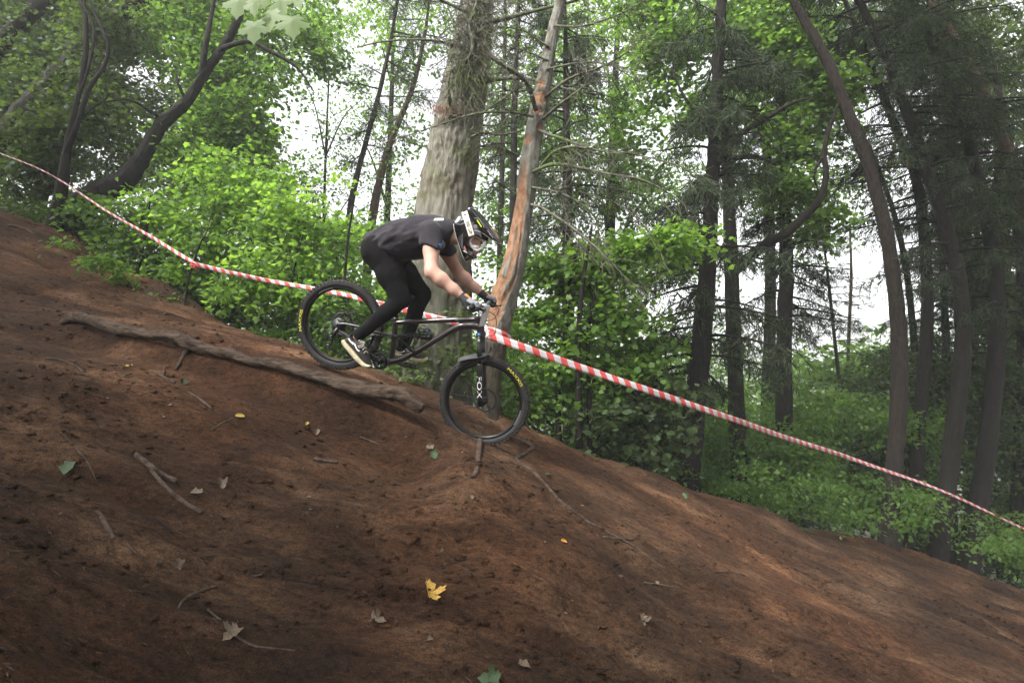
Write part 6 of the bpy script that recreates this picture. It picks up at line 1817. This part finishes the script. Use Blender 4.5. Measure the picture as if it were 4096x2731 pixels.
# goggles: a closed white frame round the eyes, a clear lens and a ribbed lower edge
GP = c4([(940, 850), (985, 790), (1060, 752), (1130, 785), (1205, 845), (1252, 905), (1225, 960), (1160, 1010), (1095, 1050), (1030, 1020), (975, 965), (945, 905)])
def gn(px): # the frame wraps round the face: further back towards the outer temple
    return np.interp(px, [1880, 1895, 1910, 1925, 1940], [0.088, 0.092, 0.086, 0.068, 0.040])
gq = np.array([L4(x, y, gn(x)) for x, y in GP + GP[:1]])
gq = spline(gq, 5)
gg = Acc().add(tube(toW(gq), 0.0085, 9, False))
gg = gg.obj('goggles', M_GOGGLE, helm)
lower = c4([(990, 955), (1030, 975), (1075, 985), (1120, 975)])
Acc().add(tube(toW(np.array([L4(x, y, gn(x) + 0.004) for x, y in lower])), np.array([0.008, 0.012, 0.012, 0.009]), 9)).obj('nose_bridge', M_GOGGLE, gg)
m, t, b, o = new_mat('clear_lens')
trn = N(t, 'ShaderNodeBsdfTransparent'); gls = N(t, 'ShaderNodeBsdfGlossy', Roughness=0.05); mxs = N(t, 'ShaderNodeMixShader')
mxs.inputs[0].default_value = 0.08
t.links.new(trn.outputs[0], mxs.inputs[1]); t.links.new(gls.outputs[0], mxs.inputs[2]); t.links.new(mxs.outputs[0], o.inputs[0])
lens = np.array([L4(x, y, gn(x) + 0.002) for x, y in GP])
mesh('lens', toW(np.vstack([lens, lens.mean(0) + [0.004, 0, 0.006]])), [(i, (i + 1) % 12, 12) for i in range(12)], m, gg)
# the eye and brow behind the lens
decal('eye', f_body, [c4([(1035, 850), (1060, 838), (1088, 852), (1100, 870), (1070, 874)])], M_GOGGLE, [o_ for o_ in person.children if o_.name.startswith('body')][0], 0.002)
bd = [o_ for o_ in person.children if o_.name.startswith('body')][0]
decal('iris', f_body, [c4([(1060 + 13 * math.cos(t_), 858 + 14 * math.sin(t_)) for t_ in th_[:-1]])], M_DARKP, bd, 0.004)
decal('eyebrow', f_body, ribbon_px(c4([(1030, 825), (1065, 812), (1100, 830)]), 1.8), simple('brow_hair', (0.10, 0.06, 0.04), 0.9), bd, 0.003, sub=1)
# chin strap under the helmet
Acc().add(tb([(1832, 975, 0.06), (1842, 1000, 0.055), (1860, 1018, 0.03), (1862, 1020, -0.03)], [0.009] * 4, squash=0.4)).obj('chin_strap', M_TROUSER, helm)
# ------------------------------------------------------------------ barrier tape
def tape_material():
    m, t, b, o = new_mat('red_white_tape')
    at = N(t, 'ShaderNodeAttribute', attribute_name='along')
    w = N(t, 'ShaderNodeMath', operation='FRACT')
    t.links.new(at.outputs['Fac'], w.inputs[0])
    g_ = N(t, 'ShaderNodeMath', operation='GREATER_THAN'); g_.inputs[1].default_value = 0.5
    t.links.new(w.outputs[0], g_.inputs[0])
    mx = N(t, 'ShaderNodeMixRGB')
    mx.inputs[1].default_value = (0.34, 0.33, 0.34, 1); mx.inputs[2].default_value = (0.36, 0.04, 0.032, 1)
    t.links.new(g_.outputs[0], mx.inputs[0])
    t.links.new(mx.outputs[0], b.inputs['Base Color'])
    b.inputs['Roughness'].default_value = 0.4
    return m
M_TAPE = tape_material()
def tape(label, pts, seed, period=0.135, group='stretches of red and white barrier tape', name='barrier_tape', parent=None, up0=None):
    """pts: (x, y, Y, width m, lean) in 2352-wide picture positions"""
    C = np.array([P2(p[0], p[1], p[2]) for p in pts]); W = np.array([[p[3], p[4] if len(p) > 4 else 0.0] for p in pts])
    Q = spline(np.hstack([C, W]), 26)
    C, W, T_ = Q[:, :3], Q[:, 3], Q[:, 4]
    s = np.concatenate([[0], np.cumsum(np.linalg.norm(np.diff(C, axis=0), axis=1))])
    T = np.gradient(C, axis=0); T = nrm(T)
    side = nrm(np.cross(T, [0, 0, 1.0]))
    up = np.cross(side, T)
    tw = T_ + 0.40 * fbm(s * 1.1, 0 * s, 0.0, 2, seed)
    C = C + np.array([0, 0, 1.0]) * (0.012 * vn(s * 0.9, 0 * s, 3.0, seed))[:, None] * np.minimum(1, np.minimum(s, s[-1] - s) * 3)[:, None]
    u = up * np.cos(tw)[:, None] + side * np.sin(tw)[:, None]
    nn = np.cross(T, u)
    V, al = [], []
    for sx in (-1, -0.33, 0.33, 1):
        crin = 0.006 * vn(s * 9, sx * 4 + 0 * s, 0.0, seed + 3)
        V.append(C + u * (W / 2 * sx)[:, None] + nn * (0.0008 + crin)[:, None]); al.append(s / period + sx * 0.17)
    for sx in (1, 0.33, -0.33, -1):
        crin = 0.006 * vn(s * 9, sx * 4 + 0 * s, 0.0, seed + 3)
        V.append(C + u * (W / 2 * sx)[:, None] + nn * (crin - 0.0008)[:, None]); al.append(s / period + sx * 0.17)
    n, k = len(C), 8
    V = np.stack(V, 1).reshape(-1, 3); al = np.stack(al, 1).ravel()
    F = np.array([(i * k + j, i * k + (j + 1) % k, (i + 1) * k + (j + 1) % k, (i + 1) * k + j) for i in range(n - 1) for j in range(k)])
    o = mesh(name, V, F, M_TAPE, parent, True, attrs={'along': ('POINT', al)})
    if parent is None: tag(o, label, 'tape', group)
    return o
t1 = tape('red and white tape running from the left edge down to the knotted sapling', [(-60, 328, 8.7, 0.012), (0, 352, 8.5, 0.014), (120, 402, 8.1, 0.018), (250, 486, 7.6, 0.026), (345, 541, 7.2, 0.036), (443, 603, 6.9, 0.044)], 3)
t2 = tape('red and white tape sagging from the knotted sapling behind the rear wheel', [(443, 606, 6.88, 0.054), (540, 628, 6.6, 0.050), (640, 648, 6.35, 0.044), (720, 664, 6.2, 0.044), (830, 688, 5.95, 0.048), (985, 725, 5.65, 0.062), (1090, 749, 5.45, 0.062), (1138, 762, 5.36, 0.064), (1160, 772, 5.37, 0.068, 0.3), (1172, 783, 5.46, 0.07, 0.8)], 5)
t3 = tape('red and white tape stretched from the peeled trunk down to the right edge', [(1180, 790, 5.62, 0.06, 0.5), (1158, 775, 5.40, 0.070, 0.3), (1114, 768, 5.33, 0.068), (1160, 784, 5.30, 0.070, -0.1), (1240, 812, 5.28, 0.068), (1400, 868, 5.5, 0.065), (1640, 950, 6.1, 0.060), (1850, 1020, 7.3, 0.056), (2080, 1096, 8.35, 0.040), (2220, 1152, 8.7, 0.032), (2352, 1214, 9.0, 0.030), (2450, 1260, 9.2, 0.03)], 9)
kn_ = Acc()
for i in range(3):
    c = P2(443 + 2 * i, 604 + 5 * i, 6.87)
    a = np.linspace(0, 2 * np.pi, 15)
    kn_.add(tube(c + np.stack([0.035 * np.cos(a), 0.035 * np.sin(a), 0.012 * np.sin(2 * a + i)], 1), 0.010, 5, False, None, 0.3))
kn_.obj('knot', simple('tape_knot', (0.40, 0.06, 0.05), 0.5, var=0.4, scale=40), t1)

# ------------------------------------------------------------------ roots, sticks, leaves on the dirt
M_ROOT = bark_mat('root_bark', (0.028, 0.019, 0.014), (0.098, 0.068, 0.048), (0.056, 0.036, 0.025), 0.45, (6, 18, 18), 1.0)
M_STICK = bark_mat('dead_stick', (0.030, 0.020, 0.014), (0.085, 0.060, 0.045), (0.045, 0.03, 0.02), 0.4, (14, 14, 14), 0.6)
def root_obj(label, pts3, rad, name='tree_root', cat='root', mat=None, sides=12, seed=5, m=8, group=None, parent=None, rough=0.22):
    Q = spline(np.hstack([np.asarray(pts3), np.asarray(rad)[:, None]]), m)
    R = np.maximum(Q[:, 3], 0.002)
    V, F = tube(Q[:, :3], R, sides, True, bark_disp(R.mean() * rough, seed, fr=2.5, lump=R.mean() * rough * 1.4))
    o = mesh(name, V, F, mat or M_ROOT, parent)
    if parent is None: tag(o, label, cat, group)
    return o
br = np.array([P4(x, y, Y) for x, y, Y in ROOT_PX])
br[0, 2] -= 0.06
br[:, 2] -= 0.006
br[-1, 2] -= 0.05
big_root = root_obj('long thick bare root running down the trail under the rear wheel', br, [0.026, 0.042, 0.044, 0.049, 0.042, 0.053, 0.056, 0.045, 0.049, 0.043, 0.048, 0.047, 0.053, 0.055, 0.056, 0.040], m=14, seed=4, sides=22, rough=0.34)
side_pts = [on_ground(x, y) for x, y in ((763, 1372), (740, 1415), (722, 1445), (700, 1480))]
side_pts[0] = P4(763, 1368, 4.79)
root_obj(None, side_pts, [0.026, 0.020, 0.017, 0.012], name='side_root', parent=big_root)
def ground_path(px, lift): return [on_ground(x, y) + np.array([0, 0, l]) for (x, y), l in zip(px, lift if hasattr(lift, '__len__') else [lift] * len(px))]
root_obj('pale straight root crossing under the front wheel', ground_path([(1925, 1690), (1920, 1760), (1914, 1830), (1906, 1889), (1880, 1918)], [0.0, 0.008, 0.010, 0.006, -0.015]), [0.016, 0.020, 0.021, 0.020, 0.014], seed=8)
root_obj('kinked root winding downhill right of the front wheel', ground_path([(2050, 1745), (2090, 1765), (2130, 1796), (2098, 1818), (2065, 1840), (2130, 1889), (2190, 1950), (2238, 2004), (2325, 2069), (2400, 2110)], [-0.01, 0.008, 0.012, 0.006, 0.004, 0.008, 0.006, 0.004, 0.002, -0.012]), [0.012, 0.018, 0.022, 0.018, 0.015, 0.017, 0.015, 0.013, 0.011, 0.008], seed=9)
root_obj('thin dark root at the far left on top of the bank', ground_path([(30, 905), (60, 908), (110, 925), (140, 940)], 0.01), [0.012, 0.02, 0.018, 0.010], seed=10)
STK = [('dark forked-looking stick lying low left on the dirt, upper of two', [(542, 1822), (600, 1870), (650, 1905), (707, 1932)], 0.016), ('grey curved stick low left on the dirt, lower of two', [(605, 1885), (650, 1940), (710, 1995), (760, 2030), (809, 2055)], 0.014),
       ('short pale broken stick near the left edge', [(385, 2050), (410, 2080), (430, 2115), (455, 2160)], 0.011), ('long thin reddish twig at the far left', [(243, 1728), (300, 1790), (350, 1850), (393, 1940)], 0.005),
       ('thin yellowish twig below the pale broken stick', [(479, 2136), (520, 2190), (560, 2230), (605, 2262)], 0.005), ('stubby stick lying flat below the yellow leaf', [(1256, 1838), (1300, 1848), (1350, 1852)], 0.014),
       ('slim stick beside the end of the kinked root', [(2411, 2148), (2470, 2155), (2534, 2160)], 0.008), ('long dark twig pointing down to the lower right', [(2370, 2095), (2450, 2140), (2540, 2190), (2660, 2280)], 0.009),
       ('thin straight twig on the right-hand dirt', [(2575, 2330), (2640, 2338), (2710, 2352)], 0.005), ('curved straw-coloured twig on the orange soil at the right', [(2810, 2300), (2880, 2288), (2940, 2290), (2980, 2304)], 0.006),
       ('thin twig lying below the long root on the left', [(180, 1435), (240, 1442), (300, 1465), (335, 1492)], 0.008), ('broken twig beside the small yellow leaf', [(610, 1490), (650, 1510), (700, 1535)], 0.012),
       ('short upright splinter beside the broken twig', [(650, 1508), (655, 1490), (658, 1470)], 0.011), ('forked twig in the middle of the left bank', [(845, 1722), (880, 1700), (930, 1675)], 0.007),
       ('pale slanting twig above the forked one', [(752, 1570), (800, 1600), (850, 1640)], 0.010), ('thin root-like twig near the bottom edge, left of centre', [(830, 2440), (900, 2500), (1000, 2580), (1180, 2605)], 0.006),
       ('thin brown twig in the lower left quarter', [(690, 2480), (740, 2400), (850, 2350), (1050, 2300)], 0.007), ('small twig on the dirt below the front wheel', [(1440, 1750), (1480, 1765), (1520, 1780)], 0.008)]
for i, (lab, px, r) in enumerate(STK):
    n_ = len(px)
    root_obj(lab, ground_path(px, r * 0.6), [r * (0.7 + 0.3 * math.sin(math.pi * (k + 0.5) / n_)) for k in range(n_)], name='stick', cat='stick', mat=M_STICK, sides=7, seed=20 + i, m=5, group='sticks lying on the dirt')

def fallen_mat(name, c1, c2):
    m, t, b, o = new_mat(name)
    tc = N(t, 'ShaderNodeTexCoord'); nz = N(t, 'ShaderNodeTexNoise', Scale=14.0, Detail=5.0)
    t.links.new(tc.outputs['Object'], nz.inputs['Vector'])
    t.links.new(ramp(t, nz.outputs[0], [(0.38, c1), (0.62, c2)]), b.inputs['Base Color'])
    b.inputs['Roughness'].default_value = 0.7
    return m
FM = dict(yellow=fallen_mat('yellow_leaf', (0.24, 0.16, 0.02), (0.27, 0.22, 0.04)), orange=fallen_mat('orange_leaf', (0.36, 0.14, 0.02), (0.42, 0.22, 0.04)), pale=fallen_mat('pale_dead_leaf', (0.055, 0.036, 0.022), (0.125, 0.088, 0.055)),
          brown=fallen_mat('brown_dead_leaf', (0.045, 0.027, 0.018), (0.085, 0.054, 0.035)), green=fallen_mat('green_fallen_leaf', (0.022, 0.042, 0.015), (0.040, 0.075, 0.024)), blotch=fallen_mat('yellow_brown_leaf', (0.33, 0.13, 0.03), (0.40, 0.31, 0.04)))
def big_leaf():
    half = [(0, 0), (0.10, -0.05), (0.30, -0.12), (0.33, -0.02), (0.46, 0.02), (0.40, 0.12), (0.30, 0.17), (0.48, 0.25), (0.66, 0.28), (0.60, 0.38), (0.68, 0.50), (0.52, 0.50), (0.44, 0.58), (0.30, 0.50), (0.24, 0.56), (0.27, 0.74), (0.20, 0.80), (0.10, 0.88), (0, 1.05)]
    out = half + [(-x, y) for x, y in half[-2:0:-1]]
    V = np.array([(0, 0.25, 0.02)] + [(x, y, -0.10 * abs(x) ** 1.3 - 0.08 * y * y) for x, y in out])
    n = len(out)
    return V, [(0, 1 + i, 1 + (i + 1) % n) for i in range(n)]
def curled(kind, curl, seed):
    """a leaf with an inner ring, rolled and crumpled as it dried"""
    V, F = (np.array(big_leaf()[0]), None) if kind == 'big' else LEAF[kind]
    out = V[1:] if kind in ('big', 'maple') else (V[:8] if kind == 'lobed' else V[[0, 1, 2, 3]])
    if kind == 'oval':
        a = np.linspace(0, 2 * np.pi, 14, endpoint=False)
        out = np.stack([0.3 * np.cos(a), 0.5 + 0.5 * np.sin(a), 0 * a], 1)
    c = out[:, :2].mean(0)
    n = len(out)
    rings = [out[:, :2], c + (out[:, :2] - c) * 0.62, c + (out[:, :2] - c) * 0.28, c[None]]
    P = np.concatenate(rings) - c
    g = np.random.RandomState(seed)
    x, y = P[:, 0], P[:, 1]
    z = curl * (1.5 * x ** 2 + 0.5 * y ** 2 + 0.5 * x * y) + 0.10 * vn(x * 3 + seed, y * 3, 0.0, seed) + 0.02 * g.normal(size=len(P))
    th = curl * 2.2 * x
    x2 = np.sin(th) / (curl * 2.2); z = z * 0.5 + (1 - np.cos(th)) / (curl * 2.2)
    Fs = []
    for k in range(2):
        for i in range(n):
            j = (i + 1) % n
            Fs.append((k * n + i, k * n + j, (k + 1) * n + j, (k + 1) * n + i))
    for i in range(n): Fs.append((2 * n + i, 2 * n + (i + 1) % n, 3 * n))
    return np.stack([x2, y, z], 1), Fs
LMESH = {}
for mt in FM:
    for v in range(4):
        V, F = curled(['big', 'lobed', 'oval', 'big'][v], [0.75, 0.6, 1.3, 1.15][v], v + 3)
        me = bpy.data.meshes.new('fallen_leaf')
        me.from_pydata([tuple(x) for x in V], [], [tuple(int(i) for i in f) for f in F]); me.update()
        me.materials.append(FM[mt])
        me.polygons.foreach_set('use_smooth', np.ones(len(me.polygons), dtype=bool))
        LMESH[mt, v] = me
def ground_normal(x, y):
    e = 0.05
    z = ground_z(np.array([x - e, x + e, x, x]), np.array([y, y, y - e, y + e]))
    return nrm(np.array([-(z[1] - z[0]) / (2 * e), -(z[3] - z[2]) / (2 * e), 1.0]))
def fallen(px, py, size_px, mt, v, label, g):
    p = on_ground(px, py)
    n_ = nrm(ground_normal(p[0], p[1]) + 0.25 * g.normal(size=3))
    o = link('fallen_leaf', LMESH[mt, v])
    s = size_px * p[1] / FPX * (0.75 if mt in ('pale', 'brown') else 1.0)
    q = Vector(n_).to_track_quat('Z', 'Y')
    from mathutils import Quaternion
    o.rotation_mode = 'QUATERNION'
    o.rotation_quaternion = q @ Quaternion((0, 0, 1), g.rand() * 6.28)
    o.scale = (s, s, s)
    o.location = p + n_ * (0.006 + 0.10 * s)
    tag(o, label, 'leaf', 'leaves fallen on the dirt')
    return o
g = np.random.RandomState(3)
NAMED = [(1711, 2372, 84, 'blotch', 0, 'large curled yellow and orange leaf lying in the bottom centre'), (520, 1475, 40, 'yellow', 1, 'bright yellow leaf on the bank left of the root\'s fork'),
         (515, 1508, 34, 'green', 2, 'small green leaf just below the bright yellow one'), (1265, 1731, 42, 'pale', 2, 'pale oval leaf on the dirt below the rear wheel'),
         (1733, 1812, 38, 'green', 1, 'green leaf on the dirt left of the front wheel'), (1722, 1790, 40, 'pale', 0, 'cream leaf touching the green one left of the front wheel'),
         (2251, 2167, 28, 'orange', 2, 'small bright orange leaf in the middle of the right-hand dirt'), (1962, 2722, 80, 'green', 0, 'green leaf cut by the bottom edge of the picture'),
         (722, 2262, 70, 'pale', 3, 'crumpled pale leaf in the lower left quarter'), (793, 1979, 62, 'pale', 1, 'pale crumpled leaf beside the grey curved stick'),
         (895, 1940, 62, 'pale', 3, 'pale lobed leaf above the crumpled one beside the grey stick'), (930, 2540, 95, 'pale', 0, 'pale dead leaf near the bottom edge, left of centre'),
         (2563, 2487, 60, 'pale', 3, 'pale dead leaf on the lower right dirt'), (2086, 2668, 70, 'pale', 1, 'yellowish dead leaf low in the bottom centre'), (1509, 2487, 80, 'pale', 3, 'cluster-like pale leaf left of the large yellow one'),
         (1473, 1932, 50, 'pale', 0, 'pale leaf left of the straight root below the bike'), (960, 1670, 36, 'yellow', 2, 'small yellow-green leaf on the upper left bank'), (727, 1535, 40, 'green', 3, 'green leaf on the bank below the root\'s fork'),
         (285, 955, 22, 'yellow', 0, 'tiny yellow leaf high on the bank at the left'), (1225, 1698, 24, 'yellow', 2, 'tiny yellow leaf above the pale oval one'), (1238, 1995, 34, 'pale', 2, 'small white-looking leaf in the middle of the left dirt'),
         (283, 1870, 60, 'green', 1, 'dull green leaf at the left edge of the dirt'), (2740, 1990, 30, 'green', 3, 'green leaf at the foot of the flared trunk'), (2190, 1906, 34, 'green', 2, 'small green leaf right of the kinked root')]
for px, py, s, mt, v, lab in NAMED: fallen(px, py, s, mt, v, lab, g)
for i in range(44):
    px, py = g.uniform(20, 3900), 0
    top = np.interp(px, [0, 700, 1300, 2100, 3000, 4096], [1000, 1250, 1600, 1850, 2150, 2450])
    py = top + (2700 - top) * g.rand()
    fallen(px, py, g.uniform(12, 27) * (0.6 + 0.6 * (py - 900) / 1800), g.choice(['pale', 'pale', 'brown', 'brown', 'brown']), g.randint(4), 'small dead brown leaf scattered on the trodden dirt', g)

# loose crumbs of soil and litter, past counting
ICO_V = np.array([(1, 0, 0), (-1, 0, 0), (0, 1, 0), (0, -1, 0), (0, 0, 1), (0, 0, -1)], float)
ICO_F = np.array([(0, 2, 4), (2, 1, 4), (1, 3, 4), (3, 0, 4), (2, 0, 5), (1, 2, 5), (3, 1, 5), (0, 3, 5)])
def crumbs(n, seed, s0, s1):
    g = np.random.RandomState(seed)
    y = 1.4 + 8.0 * g.rand(n * 3) ** 1.3; x = (g.rand(n * 3) * 2 - 1) * 1.05 * y
    _, d = ground_raw(x, y)
    k = (d < 0.1) & (fbm(x * 1.1, y * 1.3, 7.0, 3, 31) + 0.35 * g.normal(size=len(x)) > -0.05) & (np.abs(y - 4.75) > 0.18)
    x, y = x[k][:n], y[k][:n]
    z = ground_z(x, y)
    s = (s0 + (s1 - s0) * g.rand(len(x)) ** 3)
    V = (ICO_V[None] + 0.35 * g.normal(size=(len(x), 6, 3))) * (0.6 + 0.7 * g.rand(len(x), 6, 1)) * s[:, None, None] * np.array([1.2, 1.0, 0.75])
    V = V + np.stack([x, y, z + s * 0.22], 1)[:, None]
    F = (ICO_F[None] + (np.arange(len(x)) * 6)[:, None, None]).reshape(-1, 3)
    return V.reshape(-1, 3), F
V, F = crumbs(12000, 5, 0.003, 0.022)
tag(mesh('soil_crumbs', V, F, M_SOIL, None, False), 'loose crumbs of brown soil strewn over the trail', 'soil', kind='stuff')
gq_ = np.random.RandomState(15)
n = 7000
y = 1.4 + 8.0 * gq_.rand(n) ** 1.2; x = (gq_.rand(n) * 2 - 1) * 1.05 * y
_, d = ground_raw(x, y); k = d < 0.2
x, y = x[k], y[k]; n = len(x)
p = np.stack([x, y, ground_z(x, y) + 0.004], 1)
az = gq_.normal(size=n) * 0.6 - 0.1
dirn = np.stack([np.cos(az), np.sin(az), -0.35 + 0.2 * gq_.normal(size=n)], 1)
V, F, A = place_leaves('needle', p, dirn, np.array([0, 0, 1.0]) + 0.4 * gq_.normal(size=(n, 3)), 0.012 + 0.034 * gq_.rand(n), gq_.rand(n))
M_LITTER = leaf_mat('leaf_litter', (0.030, 0.018, 0.012), (0.055, 0.036, 0.023), (0.090, 0.064, 0.042), 0.05, rough=0.9)
tag(mesh('leaf_litter', V, F, M_LITTER, None, False, attrs={'rnd': ('FACE', A)}), 'thin scatter of dead leaf bits and needles on the trail', 'litter', kind='stuff')

# small pale ground plants on the lip of the trail behind the bike
THIN = 1.0
mass('ground_plants', 'low pale green plants on the trail lip between the wheels', 'plants', [(940, 872, 5.7, 22, 9, 10, 0.12), (968, 862, 5.7, 16, 8, 7, 0.1), (1000, 905, 5.6, 12, 8, 6, 0.1), (720, 800, 6.1, 20, 8, 7, 0.1), (885, 850, 5.8, 18, 8, 7, 0.1), (650, 790, 6.3, 30, 10, 9, 0.15)], M_LEAF_GREY, kind='oval', size=0.06, m=8, spread=0.12, bright=0.75)
mass('ground_plants', 'low dark green plants along the left lip of the trail', 'plants', strip(150, 640, [545, 690, 770], [560, 720, 790], 6.6, 7.9, 16, 24, 12, 12), M_LEAF_MID, kind='flat', size=0.07, m=9, spread=0.16, bright=0.4)

# ------------------------------------------------------------------ the maple spray hanging into the top of the picture
M_BIGLEAF = leaf_mat('pale_maple_leaf', (0.16, 0.24, 0.10), (0.19, 0.27, 0.12), (0.22, 0.30, 0.14), 0.45, 1.5)
spray_o = empty('maple_twig', P2(610, -60, 2.4))
tag(spray_o, 'spray of large pale maple leaves hanging in from the top edge', 'twig')
BV, BF = big_leaf()
node = P2(625, -60, 2.4)
for i, (bx, by, tx, ty, Y, f_) in enumerate([(1016, 88, 1012, 172, 2.30, 1.0), (1166, 68, 1172, 152, 2.34, 1.05), (1088, 44, 1076, 124, 2.36, 0.8), (958, -14, 942, 72, 2.38, 1.0), (1012, 2, 1018, 66, 2.33, 0.75), (1126, -12, 1122, 76, 2.42, 0.9), (1182, -30, 1196, 30, 2.40, 1.0), (1060, -40, 1055, 30, 2.45, 1.0)]):
    b0, b1 = P4(bx, by, Y), P4(tx, ty, Y - 0.02)
    yv = b1 - b0; L_ = np.linalg.norm(yv); yv = yv / L_
    nv_ = nrm(np.array([0.2 * math.sin(i * 2.1), -1.0, -0.25 + 0.2 * math.cos(i * 1.7)])); xv = nrm(np.cross(yv, nv_)); zv = np.cross(xv, yv)
    V = b0 + L_ * f_ * (BV[:, :1] * xv * 1.0 + BV[:, 1:2] * yv / f_ + BV[:, 2:] * zv)
    mesh('leaf', V, BF, M_BIGLEAF, spray_o, False, attrs={'rnd': ('FACE', [0.2 + 0.6 * ((i * 7) % 5) / 4] * len(BF))})
    mid = (b0 + node) / 2 + np.array([0, -0.01, 0.01])
    Vt, Ft = tube(spline(np.array([node, mid, b0, b0 + yv * L_ * 0.5]), 5), np.linspace(0.0016, 0.0006, 16), 5, False)
    mesh('stalk', Vt, Ft, simple('leaf_stalk', (0.16, 0.26, 0.05), 0.6) if 'leaf_stalk' not in MATS else MATS['leaf_stalk'], spray_o)
Vt, Ft = tube(spline(np.array([node + [0.25, 0.15, 0.35], node + [0.08, 0.05, 0.12], node]), 6), np.linspace(0.005, 0.0025, 13), 6)
mesh('stem', Vt, Ft, M_BARK_BROWN, spray_o)

# ------------------------------------------------------------------ the damp forest air
zlo, zhi = float(GZ.min()) - 1.0, 14.0
hz_v, hz_f = box(np.array([0, 120, (zlo + zhi) / 2]), [1, 0, 0], [0, 1, 0], [0, 0, 1], 540, 380, zhi - zlo)
m, t, b, o = new_mat('forest_haze')
t.nodes.remove(b)
pv = N(t, 'ShaderNodeVolumePrincipled')
pv.inputs['Color'].default_value = (0.92, 0.95, 0.93, 1)
pv.inputs['Density'].default_value = HAZE
t.links.new(pv.outputs[0], o.inputs['Volume'])
hz = mesh('haze', hz_v, hz_f, m, None, False)
tag(hz, kind='stuff')
